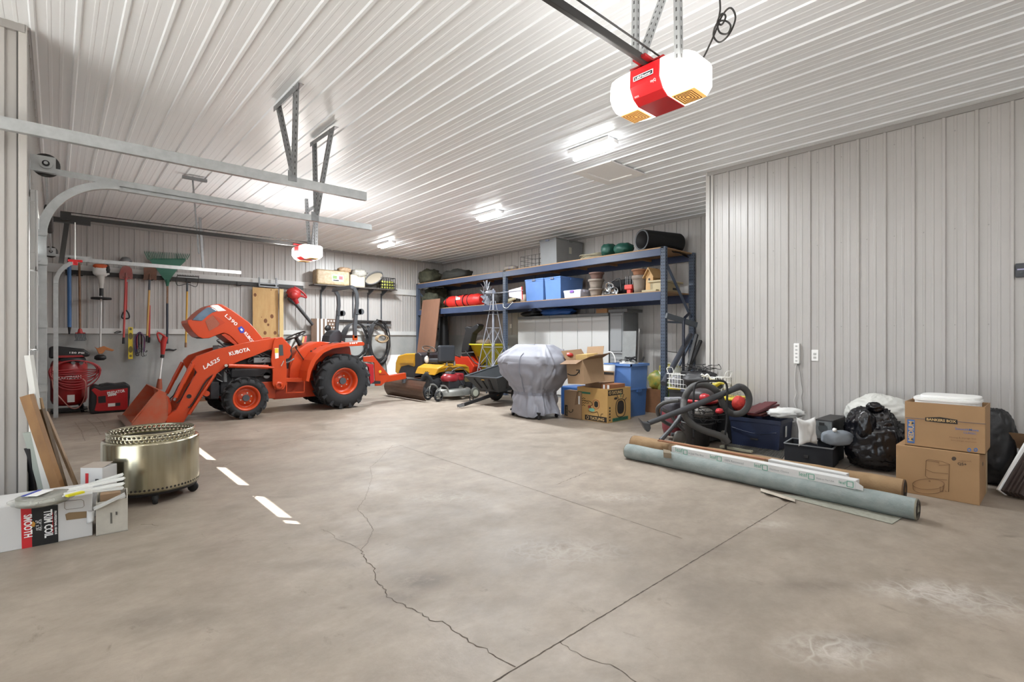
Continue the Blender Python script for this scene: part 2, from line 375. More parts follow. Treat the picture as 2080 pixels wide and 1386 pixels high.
# back wall ------------------------------------------------------------
wb = MB(); ribbed(wb, (WX0, WY1, 1.42), (1, 0, 0), (0, 0, 1), (0, -1, 0), WX1 - WX0, EX - 1.42, off=.12)
wall_back = struct('wall_back', wb, M_wall)
struct('stem_wall', MB().box(WX0, WX1, WY1 - .02, WY1 + .2, 0, 1.425), M_conc, wall_back)
struct('outer_wall', MB().box(WX0 - .3, WX1 + .3, WY1 + .03, WY1 + .2, 1.4, EX + .1), M_trim, wall_back)
struct('ledge_board', MB().box(WX0, 8.86, WY1 - .06, WY1, 1.425, 1.535), M_board, wall_back, bevel=.003)
struct('ledge_board', MB().box(WX0, 8.86, WY1 - .05, WY1, 2.60, 2.765), M_board, wall_back, bevel=.003)
struct('trim_1', MB().box(WX0, WX1, WY1 - .03, WY1, EX - .06, EX), M_trim, wall_back)
# wall B behind the rack
wb = MB(); ribbed(wb, (WX1, 13.0, 1.42), (0, -1, 0), (0, 0, 1), (-1, 0, 0), 13 - 8.0, EX - 1.42, off=.14)
ribbed(wb, (WX1, 8.0, 0), (0, -1, 0), (0, 0, 1), (-1, 0, 0), 8 - CYC, EX, off=.14)
wall_right = struct('wall_right', wb, M_wall)
struct('stem_wall', MB().box(WX1 - .02, WX1 + .2, 8.0, 13.0, 0, 1.425), M_conc, wall_right)
struct('outer_wall', MB().box(WX1 + .03, WX1 + .2, CYC, 13.2, 0, EX + .1), M_trim, wall_right)
struct('trim_2', MB().box(WX1 - .03, WX1, CYC, 13, EX - .06, EX), M_trim, wall_right)
# wall C, the light block on the right
wb = MB(); ribbed(wb, (CX, CYC, 0), (0, -1, 0), (0, 0, 1), (-1, 0, 0), CYC - NY, EX, off=CYC - 1.345 - 8 * .25 - .02 + .25 * 0)
ribbed(wb, (CX, CYC, 0), (1, 0, 0), (0, 0, 1), (0, 1, 0), WX1 - CX, EX)
wall_front = struct('wall_front', wb, M_wall)
struct('core_wall', MB().box(CX + .02, WX1 + .1, NY, CYC - .02, 0, EX), M_trim, wall_front)
struct('trim_3', MB().box(CX - .028, CX, NY, CYC, EX - .055, EX).box(CX - .028, CX, NY, CYC, 0, .06), M_trim, wall_front)
struct('trim_4', MB().box(CX - .024, CX + .06, CYC - .035, CYC + .024, 0, EX), M_trimL, wall_front, bevel=.004)
struct('trim_5', MB().box(CX - .02, CX, CYC - .052, CYC - .037, 0, EX - .055), mat('trim_gap', '5c5a58', rough=.6), wall_front)
struct('trim_6', MB().box(CX - .026, CX, CYC - .085, CYC - .052, 0, EX - .055), M_trimL, wall_front)
sb = MB(); y = 1.345 + 8 * .25
while y > -4.8:
    for z in (.25, 1.47, 2.45, 3.45): screws(sb, [(CX - .0, y - .085, z)], (-1, 0, 0))
    y -= .25
struct('screws', sb, M_trim, wall_front)
# pier, left wall with the sectional door opening
wb = MB(); ribbed(wb, (WX0, PIER, 0), (-1, 0, 0), (0, 0, 1), (0, -1, 0), WX0 - NX, EX, off=.10)
wall_pier = struct('wall_pier', wb, M_wall)
struct('trim_7', MB().box(NX, WX0, PIER - .03, PIER, EX - .06, EX), M_trim, wall_pier)
struct('trim_8', MB().box(WX0 - .036, WX0 + .012, PIER - .022, PIER + .05, 0, EX - .0), M_trimL, wall_pier, bevel=.003)
struct('trim_9', MB().box(WX0 - .046, WX0 - .038, PIER - .018, PIER, 0, EX - .06), MATS['trim_gap'], wall_pier)
struct('core_wall', MB().box(NX, WX0 - .14, PIER + .02, PIER + .14, 0, EX), M_trim, wall_pier)
DY0, DY1, DZ = 5.42, 10.95, 2.55
wb = MB()
ribbed(wb, (WX0, PIER, DZ), (0, 1, 0), (0, 0, 1), (1, 0, 0), WY1 - PIER, EX - DZ, off=.05)
ribbed(wb, (WX0, DY1, 0), (0, 1, 0), (0, 0, 1), (1, 0, 0), WY1 - DY1, DZ, off=.05)
ribbed(wb, (WX0, PIER, 0), (0, 1, 0), (0, 0, 1), (1, 0, 0), DY0 - PIER, DZ, off=.25)
wall_left = struct('wall_left', wb, M_wall)
struct('core_wall', MB().box(WX0 - .14, WX0 - .02, PIER + .005, DY0 + .0, 0, EX).box(-.182, -.155, PIER + .02, DY0 + .03, 0, 2.6).box(-.182, -.155, DY0, DY1, 2.45, 2.6).box(-.182, -.155, DY1 - .03, DY1 + .1, 0, 2.6).box(WX0 - .14, WX0 - .02, DY1, WY1, 0, EX).box(WX0 - .14, WX0 - .02, DY0, DY1, DZ, EX).box(-.62, WX0 - .14, PIER + .2, 13.2, 2.89, 3.06), M_trim, wall_left)  # also holds an unseen eave and strips added to cut sunlight and leaks
# remaining walls round the bay the camera stands in
wb = MB(); ribbed(wb, (NX, NY, 0), (1, 0, 0), (0, 0, 1), (0, 1, 0), CX - NX, EX)
struct('wall_rear', wb, M_wall)
NO0, NO1, NOZ = -.4, 4.6, 2.9
wb = MB(); ribbed(wb, (NX, NY, NOZ), (0, 1, 0), (0, 0, 1), (1, 0, 0), PIER - NY, EX - NOZ)
ribbed(wb, (NX, NY, 0), (0, 1, 0), (0, 0, 1), (1, 0, 0), NO0 - NY, NOZ); ribbed(wb, (NX, NO1, 0), (0, 1, 0), (0, 0, 1), (1, 0, 0), PIER - NO1, NOZ)
wn = struct('wall_near', wb, M_wall)
struct('outer_wall', MB().box(NX - .2, NX - .02, NY, NO0, 0, EX).box(NX - .2, NX - .02, NO1, PIER + .1, 0, EX).box(NX - .2, NX - .02, NO0, NO1, NOZ, EX).box(NX - .2, CX, NY - .2, NY - .02, 0, EX), M_trim, wn)
# attic hatch in the ceiling
hq = [P(1168, 352, Z=EX - .02), P(1233, 374, Z=EX - .02), P(1311, 353, Z=EX - .02), P(1240, 326, Z=EX - .02)]
hx0, hx1 = min(q.x for q in hq), max(q.x for q in hq); hy0, hy1 = min(q.y for q in hq), max(q.y for q in hq)
hb = MB(); fwid = .13
for x0, x1, y0, y1 in ((hx0, hx1, hy0, hy0 + fwid), (hx0, hx1, hy1 - fwid, hy1), (hx0, hx0 + fwid, hy0 + fwid, hy1 - fwid), (hx1 - fwid, hx1, hy0 + fwid, hy1 - fwid)): hb.box(x0, x1, y0, y1, EX - .034, EX - .016)
hatch = thing('attic_hatch', 'square white attic hatch in the ribbed ceiling beside the nearest strip light', 'hatch', ((hx0 + hx1) / 2, (hy0 + hy1) / 2, EX - .034))
M_hatch = mat('hatch_white', 'e9e8e6', rough=.5)
part('frame', hb, M_hatch, hatch, bevel=.003)
part('panel', MB().box(hx0 + fwid, hx1 - fwid, hy0 + fwid, hy1 - fwid, EX - .019, EX - .012), M_hatch, hatch)
# sectional garage door
M_door = mat('door_white', 'cfd0d0', rough=.5, var=.03); M_steel = mat('galvanised_steel', 'b9bcbd', rough=.38, metal=.75, var=.12, vs=14)
M_glass = bpy.data.materials.new('window_glass'); M_glass.use_nodes = True; MATS['window_glass'] = M_glass
_n = M_glass.node_tree; _t = _n.nodes.new('ShaderNodeBsdfTransparent'); _t.inputs[0].default_value = (.93, .96, .97, 1); _g = _n.nodes.new('ShaderNodeBsdfGlossy'); _g.inputs['Roughness'].default_value = .03
_x = _n.nodes.new('ShaderNodeMixShader'); _x.inputs[0].default_value = .07; _n.links.new(_t.outputs[0], _x.inputs[1]); _n.links.new(_g.outputs[0], _x.inputs[2]); _n.links.new(_x.outputs[0], _n.nodes['Material Output'].inputs[0])
DXP = -.15
door = thing('door_1', 'white sectional garage door behind its track at the left', 'door'); del door['category'], door['label']; door['kind'] = 'structure'
zs = [0, .62, 1.24, 1.86, 2.5]
wins = [(5.485 + i * 1.285, 5.485 + i * 1.285 + .95) for i in range(4)]
for i in range(4):
    z0, z1 = zs[i] + .006, zs[i + 1] - .006; mb = MB()
    if i < 3: mb.box(DXP, DXP + .03, DY0, DY1, z0, z1)
    else:
        wz0, wz1 = 2.0, 2.40
        mb.box(DXP, DXP + .03, DY0, DY1, z0, wz0).box(DXP, DXP + .03, DY0, DY1, wz1, z1); y = DY0
        for a, b in wins: mb.box(DXP, DXP + .03, y, a, wz0, wz1); y = b
        mb.box(DXP, DXP + .03, y, DY1, wz0, wz1)
    for k in range(6):
        y = DY0 + (DY1 - DY0 - .06) * k / 5
        if i == 3 and any(a - .05 < y < b + .0 for a, b in wins): continue
        mb.box(DXP + .03, DXP + .045, y, y + .06, z0, z1)
    mb.box(DXP + .03, DXP + .04, DY0, DY1, z0, z0 + .03)
    o = part('section', mb, M_door, door, bevel=.003); o['kind'] = 'structure'
    if i == 3:
        for a, b in wins:
            f = MB()
            for y0, y1, z0_, z1_ in ((a, a + .025, wz0, wz1), (b - .025, b, wz0, wz1), (a, b, wz0, wz0 + .02), (a, b, wz1 - .02, wz1)): f.box(DXP - .002, DXP + .042, y0, y1, z0_, z1_)
            o2 = part('window_frame', f, M_door, o); part('pane', MB().box(DXP + .012, DXP + .016, a, b, wz0, wz1), M_glass, o2)
po = bpy.data.lights.new('portal', 'AREA'); po.shape = 'RECTANGLE'; po.size = NOZ; po.size_y = NO1 - NO0; po.cycles.is_portal = True
pob = bpy.data.objects.new('portal', po); sc.collection.objects.link(pob); pob.location = (NX - .1, (NO0 + NO1) / 2, NOZ / 2); pob.rotation_euler = (0, R(-90), 0)
# LED strip lights
M_tube = mat('led_diffuser', 'ffffff', rough=.5, emit='ffffff', es=26.0); M_fix = mat('fixture_white', 'eeeeee', rough=.4)
def led(x, y, label, e=12, L=.62):
    t = thing('strip_light', label, 'ceiling light', (x, y, EX - .10), 0, 'LED strip lights on the ceiling')
    part('housing', MB().box(-.10, .10, -L / 2, L / 2, .045, .09), M_fix, t, world=False, bevel=.005)
    for s in (-1, 1): part('tube', MB().box(s * .062 - .030, s * .062 + .030, -L / 2 + .01 + s * .04, L / 2 - .01 + s * .04, .0, .05), M_tube, t, world=False, bevel=.015, segs=3)
    area_light((x, y, EX - .115), .20, L, e)
p1 = P(1203, 309, Z=EX - .09); p2 = P(993, 442, Z=EX - .09); p3 = P(784, 500, Z=EX - .09)
led(p1.x, p1.y, 'two-tube strip light shining beside the attic hatch, nearest of the three', 85)
led(p2.x, p2.y, 'small glowing strip light above the rack, middle one of the row of three', 150)
led(p3.x, p3.y, 'farthest strip light, glowing above the wall shelf of feed bags', 150)
for i, (x, y) in enumerate(((4.9, -1.4), (4.9, -3.8), (1.2, -1.0), (1.2, -3.6), (-2, -3), (-2, .8))): led(x, y, 'unseen strip light added on the ceiling behind the camera')  # unseen fixtures added behind the camera to brighten the room
# ================================================================== garage door openers, tracks, hangers
M_lens = mat('lens_glow', 'fffdf6', rough=.4, emit='fffaf0', es=1.3); M_red = mat('opener_red', 'c01a20', rough=.35); M_black = mat('black_metal', '2a2827', rough=.45)
M_lamp = mat('bulb_panel', 'f2c27a', rough=.4, emit='ffb860', es=.55); M_dark = mat('dark_plastic', '1d1d1f', rough=.5); M_rubber = mat('rubber', '1b1b1c', rough=.75)
M_white = mat('white_plastic', 'f0f0ee', rough=.45); M_letterw = mat('white_lettering', 'f2f2f0', rough=.5); M_letterk = mat('black_lettering', '1c1b1b', rough=.6)
M_perf = mat('perforated_steel', '8f9193', rough=.45, metal=.6, var=.2, vs=20)
def perf_angle(mb, a, b, w=.04, side=(1, 0, 0)):
    mb.mat(0)
    """slotted angle iron: two flanges and a row of dark slots"""
    return mb.angle(a, b, w, .003, side)
def slots(a, b, side, n, w=.04):
    a, b = V(a), V(b); d = (b - a).normalized(); sd = V(side); sd = (sd - d * sd.dot(d)).normalized(); o = d.cross(sd); mb = MB(); k = max(2, int((b - a).length / .05))
    for i in range(k):
        p = a.lerp(b, (i + .5) / k)
        mb.bar(p + sd * w / 2 - d * .011, p + sd * w / 2 + d * .011, .0042, .009, up=sd)
        mb.bar(p + o * w / 2 - d * .011, p + o * w / 2 + d * .011, .0042, .009, up=o)
    return mb
def opener(name, label, x0, yc, zc, rail_to, group=None):
    t = thing(name, label, 'garage door opener', (x0, yc, zc), 0, group)
    prof = [(0, .20), (-.005, .09), (.035, .03), (.09, 0), (.30, .0), (.34, .04), (.34, .20), (.30, .22), (.05, .22)]
    def sect(y0, y1, e0=1.0, e1=1.0, taper=0.0):
        mb = MB(); n = 5; c = V((.17, 0, .11)); vs = []
        for i in range(n + 1):
            u = i / n; y = y0 + (y1 - y0) * u; sc_ = 1 - taper * (1 - math.sqrt(max(0, 1 - u ** 2.6)))
            vs += [V((c.x + (px - c.x) * sc_, y, c.z + (pz - c.z) * (sc_ ** .8))) for px, pz in prof]
        m = len(prof); fs = [tuple(range(m)), tuple(range(m * (n + 1) - 1, m * n - 1, -1))]
        for i in range(n):
            for k in range(m): fs.append((i * m + k, i * m + (k + 1) % m, (i + 1) * m + (k + 1) % m, (i + 1) * m + k))
        return mb.add(vs, fs)
    part('housing', sect(-.105, .105), M_red, t, world=False, bevel=.004)
    for s in (-1, 1):
        ln = part('light_lens', sect(s * .106, s * .295, taper=.30), M_lens, t, world=False, bevel=.006)
        pm = MB(); pm.box(.11, .27, min(s * .12, s * .27), max(s * .12, s * .255), -.003, 0)
        lp = part('bulb_window', pm, M_lamp, ln, world=False)
        rb = MB()
        for k in range(4):
            q = .012 + .016 * k; a0, a1, b0, b1 = .11 + q, .27 - q, .12 + q * .9, .255 - q * .9
            loop = [(a0, s * b0, -.004), (a1, s * b0, -.004), (a1, s * b1, -.004), (a0, s * b1, -.004)]
            for i in range(4): rb.bar(loop[i], loop[(i + 1) % 4], .003, .003)
        part('lens_ridges', rb, M_dark if s < 0 else mat('ridge_amber', '8a6a3a', rough=.5), ln, world=False)
    pd = bpy.data.lights.new('bulb', 'POINT'); pd.energy = 6 if x0 < 2.8 else 20; pd.color = (1, .97, .93); pd.shadow_soft_size = .12
    for s in (-1, 1):
        for dx in (-.12, .46):
            pb = bpy.data.objects.new('bulb_light', pd); sc.collection.objects.link(pb); pb.location = (x0 + dx, yc + s * .3, zc + .06)
    rl = MB(); zr = .228
    rl.bar((.12, 0, zr), (rail_to - x0, 0, zr), .028, .05)
    part('rail', rl, M_black, t, world=False, bevel=.003)
    part('drive_belt', MB().tube([(.16, -.035, zr + .055), (rail_to - x0, -.035, zr + .05)], .006, 6), M_black, t, world=False)
    part('mount_plate', MB().box(-.06, .14, -.045, .045, .218, .235).box(.02, .30, -.12, .12, .218, .226), mat('bracket_red', '8c1418', rough=.5), t, world=False)
    return t
t = opener('garage_door_opener', 'large red and white door opener hanging near the camera, lamp lenses glowing', 2.70, 1.755, 2.825, -3.3, 'garage door openers')
n = (-1, 0, 0)
lb = part('nameplate', MB().box(-.013, -.007, -.062, .066, .118, .146), mat('plate_black', '14161f', rough=.4), t, world=False)
part('nameplate_border', MB().box(-.0145, -.0125, -.068, .072, .143, .147).box(-.0145, -.0125, -.068, .072, .117, .121).box(-.0145, -.0125, -.069, -.065, .117, .147).box(-.0145, -.0125, .068, .072, .117, .147), M_letterw, lb, world=False)
part('lettering', text_mb('LiftMaster', (-.0125, .058, .125), (-.0125, -.056, .125), n, .014, off=.002, bold=.02), M_letterw, t, world=False)
part('small_lettering', text_mb('myQ', (.0, -.048, .075), (.0, -.085, .075), (-.85, 0, -.5), .016, off=.006), M_letterw, t, world=False)
part('small_lettering', text_mb('8355', (.03, .085, .035), (.03, .055, .035), (-.8, 0, -.6), .010, off=.006), M_letterw, t, world=False)
# hanger straps of the near opener
hm = MB()
for a, b in (((2.62, 1.86, 2.98), (2.46, 1.98, EX - .02)), ((2.75, 1.82, 3.03), (2.98, 1.72, EX - .02)), ((2.92, 1.55, 3.0), (2.92, 1.52, EX - .02))):
    pass
for (b0, t0, Yb) in (((1292, 128), (1294, -120), 1.86), ((1300, 125), (1366, -60), 1.79), ((1381, 120), (1378, -120), 1.50)):
    a = P(*b0, Y=Yb); b = P(*t0, Y=Yb); d = (b - a); k = (EX - .02 - a.z) / d.z; b = a + d * k
    perf_angle(hm, a, b, .036, (1, 0, 0)); hm.mat(1).merge(slots(a, b, (1, 0, 0), 0, .036))
M_slot = mat('slot_dark', '4c4c4c', rough=.7); part('hanger', hm, [M_steel, M_slot], t)
Xc = 3.0
cord = [P(1405, 133, X=Xc), P(1425, 122, X=Xc), P(1442, 90, X=Xc), P(1455, 60, X=Xc), P(1468, 30, X=Xc), P(1484, 16, X=Xc), P(1494, 36, X=Xc), P(1482, 68, X=Xc), P(1462, 86, X=Xc), P(1449, 72, X=Xc), P(1456, 48, X=Xc - .02), P(1472, 42, X=Xc - .02), P(1484, 52, X=Xc - .02), P(1478, 68, X=Xc - .02), P(1462, 66, X=Xc - .02), P(1457, 46, X=Xc - .03), P(1466, 28, X=Xc - .03), P(1474, 34, X=Xc - .03), P(1466, 50, X=Xc - .03), P(1459, 44, X=Xc), P(1463, 18, X=Xc), P(1461, -20, X=Xc)]
a = cord[-1]; cord.append(V((a.x, a.y, EX - .01)))
part('power_cord', MB().tube(smooth(cord, 7), .0055, 7), M_black, t)
part('signal_wire', MB().tube(smooth([P(1378, 118, X=2.9), P(1376, 60, X=2.9), P(1382, 0, X=2.9), P(1380, -60, X=2.9)], 6), .003, 6), M_white, t)
t2 = opener('garage_door_opener', 'far red and white door opener, its lamp glowing white, on the black rail', 2.88, 8.36, 2.62, 0.06, 'garage door openers')
hm = MB()
for b0, t0, Yb in (((626, 500), (622, 428), 8.42), ((632, 500), (642, 420), 8.36), ((640, 503), (641, 420), 8.25)):
    a = P(*b0, Y=Yb); b = P(*t0, Y=Yb); k = (EX - .02 - a.z) / (b - a).z; b = a + (b - a) * k
    perf_angle(hm, a, b, .045, (1, 0, 0)); hm.mat(1).merge(slots(a, b, (1, 0, 0), 0, .045))
hm.mat(0); a = P(618, 432, Z=EX - .03); b = P(646, 414, Z=EX - .03); perf_angle(hm, a, b, .045, (0, 0, -1))
part('hanger', hm, [M_perf, M_slot], t2)
m1 = MB(); a = P(404, 466, Y=8.36); m1.bar(a + V((0, 0, -.35)), V((a.x - .08, a.y, EX - .02)), .012, .02); m1.cbox((a.x - .05, a.y, EX - .05), (.3, .05, .04))
part('rail_brace', m1, M_perf, t2)
part('header_bracket', MB().box(.04, .14, 8.30, 8.42, 2.80, 2.90), M_black, t2)
# door arm, release cord with red handle
arm = MB(); a = P(136, 452, Y=8.36); b = P(124, 535, Y=8.36); arm.bar(a, b, .03, .05); part('door_arm', arm, M_black, t2)
part('trolley', MB().cbox(a + V((.05, 0, .02)), (.35, .05, .06)), M_black, t2)
a = P(152.5, 452, Y=8.3); b = P(153, 530, Y=8.3)
part('release_cord', MB().tube([a, b], .006, 6), M_white, t2); part('release_handle', MB().cbox(b, (.14, .03, .03)).cbox(b + V((0, 0, -.03)), (.05, .03, .05)), M_red, t2, bevel=.008)
# horizontal tracks
def track_mb(a, b, w=.075, t=.05):
    """C-shaped roller track, open toward the door"""
    a, b = V(a), V(b); mb = MB(); s = 1
    mb.bar(a, b, .003, w); mb.bar(a + V((0, t / 2, w / 2)), b + V((0, t / 2, w / 2)), t, .004); mb.bar(a + V((0, t * .4, -w / 2)), b + V((0, t * .4, -w / 2)), t * .8, .004); return mb
def arc_track(mb, c, r, n=24):
    sec = [(r - .03, -.025), (r + .03, -.025), (r + .03, .025), (r - .03, .025)]; vs = []
    for i in range(n + 1):
        q = math.pi / 2 * i / n
        for rad, y in sec: vs.append(c + V((-rad * math.cos(q), y, rad * math.sin(q))))
    mb.add(vs, [(i * 4 + k, i * 4 + (k + 1) % 4, i * 4 + 4 + (k + 1) % 4, i * 4 + 4 + k) for i in range(n) for k in range(4)] + [(0, 1, 2, 3), (n * 4, n * 4 + 1, n * 4 + 2, n * 4 + 3)], False)
# near door's far track
ya = 5.0; a = P(0, 262, Y=ya); b = P(745, 399, Y=ya)
tr = thing('door_track', 'galvanised horizontal door track crossing the top left corner, upper of two', 'door track', (1.0, ya, 2.8), 0, 'overhead door tracks')
a = a + (a - b).normalized() * 3.0; zt = (a.z + b.z) / 2
part('rail', track_mb((-3.3, ya, b.z + .0), (b.x, ya, b.z), .085, .055), M_steel, tr)
def hanger(tr, top0, top1, bot, Y0, bolts=True, w=.05):
    """cross angle on the ceiling and two slotted legs down to the track"""
    mb = MB(); A, B = P(*top0, Z=EX - .035), P(*top1, Z=EX - .035)
    d = (B - A).normalized(); mb.angle(A, B, w, .004, (0, 0, -1)); bt = P(*bot, Y=Y0)
    for q in (.14, .86):
        t_ = A.lerp(B, q); perf_angle(mb, bt, t_, .04, (1, 0, 0)); mb.mat(1).merge(slots(bt, t_, (1, 0, 0), 0, .04))
    mb.mat(0).cbox(bt, (.08, .012, .1)); part('hanger', mb, [M_perf, M_slot], tr)
hanger(tr, (556, 217), (606, 168), (594, 358), ya)
yb = 5.6; e = P(755, 462, Y=yb)
tr = thing('door_track', 'galvanised curved door track running down the jamb, lower of two at left', 'door track', (1.0, yb, 2.6), 0, 'overhead door tracks')
zt = e.z
part('rail', track_mb((.41, yb, zt), (e.x, yb, zt), .06, .05), M_steel, tr)
part('top_angle', MB().angle((WX0 + .04, yb - .02, zt + .06), (1.6, yb - .02, zt + .04), .05, .003, (0, 0, -1)), M_steel, tr)
vt = MB(); rr = .42
XB = -.085; rr = .5
pts = [V((XB + rr - rr * math.cos(q), yb, zt - rr + rr * math.sin(q))) for q in [i * math.pi / 2 / 16 for i in range(17)]]
arc_track(vt, V((XB + rr, yb, zt - rr)), rr)
part('curve', vt, M_steel, tr)
part('vertical_rail', track_mb((XB, yb, zt - rr), (XB, yb, .03), .06, .05), M_steel, tr)
jb = MB().box(WX0 + .005, WX0 + .02, yb - .12, yb - .04, 0, 2.75)
for z in (.5, 1.15, 1.75, 2.2): jb.box(WX0 + .01, WX0 + .07, yb - .10, yb - .09, z, z + .09)
part('jamb_angle', jb, M_steel, tr, bevel=.002)
for z in (.9, 1.42, 1.93, 2.17):
    cl = MB(); cl.box(-.14, -.05, yb - .035, yb - .030, z, z + .055); cl.cyl((-.10, yb - .045, z + .03), (-.10, yb - .03, z + .03), .009, n=8); part('clamp', cl, M_steel, tr)
hanger(tr, (630, 290), (679, 256), (640, 440), yb)
yc_ = 11.1; e = P(490, 554, Y=yc_); zt = e.z
tr = thing('door_track', 'farthest curved door track, crossing in front of the hanging shovels and rake', 'door track', (1.0, yc_, 2.5), 0, 'overhead door tracks')
part('rail', track_mb((.40, yc_, zt), (e.x, yc_, zt), .06, .04), M_steel, tr)
vt = MB(); rr = .42; pts = [V((.0 + rr - rr * math.cos(q), yc_, zt - rr + rr * math.sin(q))) for q in [i * math.pi / 2 / 16 for i in range(17)]]
arc_track(vt, V((rr, yc_, zt - rr)), rr)
part('curve', vt, M_steel, tr); part('vertical_rail', track_mb((0, yc_, zt - rr), (0, yc_, .03), .06, .05), M_steel, tr)
m1 = MB(); a = P(404, 466, Y=yc_); b = P(411, 545, Y=yc_); perf_angle(m1, b, V((a.x, yc_, EX - .02)), .04, (1, 0, 0)); part('hanger', m1, M_perf, tr)
m1 = MB(); m1.box(-.0, .45, yc_ - .02, yc_ - .016, zt + .02, zt + .06); part('top_angle', m1, M_steel, tr)
# torsion shaft with drums over the far door
ts = thing('torsion_shaft', 'spring shaft with round cable drums above the far garage door, left edge', 'door spring', (WX0 + .1, 8, 2.75))
part('shaft', MB().cyl((WX0 + .11, 5.53, 2.75), (WX0 + .11, 11.2, 2.75), .013, n=12), M_steel, ts)
for yy in (5.56, 11.12):
    part('drum', MB().lathe([(.02, -.03), (.085, -.03), (.09, -.025), (.075, -.01), (.075, .02), (.09, .03), (.02, .03)], 24, frame((WX0 + .11, yy + .06, 2.75), (1, 0, 0), (0, 1, 0))), M_black, ts)
    part('bearing_plate', MB().box(WX0 + .005, WX0 + .17, yy, yy + .004, 2.68, 2.81).cyl((WX0 + .11, yy - .012, 2.75), (WX0 + .11, yy, 2.75), .042, n=20), M_steel, ts)
    part('bearing', MB().cyl((WX0 + .11, yy - .016, 2.75), (WX0 + .11, yy - .011, 2.75), .024, n=16), M_dark, ts)
sp = MB(); pts = []
for i in range(500): q = i / 500; pts.append(V((WX0 + .11 + .032 * math.cos(q * 2 * math.pi * 45), 7.4 + q * 1.6, 2.75 + .032 * math.sin(q * 2 * math.pi * 45))))
part('spring', sp.tube(pts, .006, 5), M_black, ts)
# ================================================================== compact tractor with loader and rear blade
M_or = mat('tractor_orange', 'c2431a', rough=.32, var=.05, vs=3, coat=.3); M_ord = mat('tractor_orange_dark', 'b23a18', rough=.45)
M_tire = mat('tire_rubber', '26272a', rough=.78, var=.2, vs=12, bump=.1, bs=60); M_eng = mat('engine_dark', '2b2a2e', rough=.55, var=.3, vs=9); M_alu = mat('cast_aluminium', '8d9092', rough=.5, metal=.4, var=.2, vs=12)
M_hyd = mat('hydraulic_hose', '202124', rough=.5); M_rops = mat('rollbar_grey', '4b4f54', rough=.5); M_bolt = mat('zinc_bolt', 'd0cdc4', rough=.35, metal=.6)
M_worn = mat('worn_orange', 'b84c2c', rough=.5, col2='a8674f', vs=5); M_yel = mat('caution_yellow', 'e3c93a', rough=.5); M_blue = mat('badge_blue', '3b49b4', rough=.4)
z4 = lambda x, y: (360 + x / 4.076, 560 + y / 4.076)
z3 = lambda x, y: (90 + x / 4.62, 640 + y / 4.62)
zh = lambda x, y: (370 + x / 9.9, 610 + y / 9.9)
zb = lambda x, y: (230 + x / 9.9, 740 + y / 9.9)
zw = lambda x, y: (400 + x / 8.66, 700 + y / 8.66)
YC = 9.80
def my(p): return V((p.x, 2 * YC - p.y, p.z))
def plate(pts, Y, t, zoom, mirror=False, mb=None):
    mb = mb or MB(); w_ = [P(*zoom(*q), Y=Y) for q in pts]
    if mirror: return mb.prism([my(p) for p in w_], (0, -t, 0))
    return mb.prism(w_, (0, t, 0))
tr = thing('tractor', 'orange compact tractor with raised hood, front loader bucket and rear grader blade', 'tractor', (3.2, YC, 0))
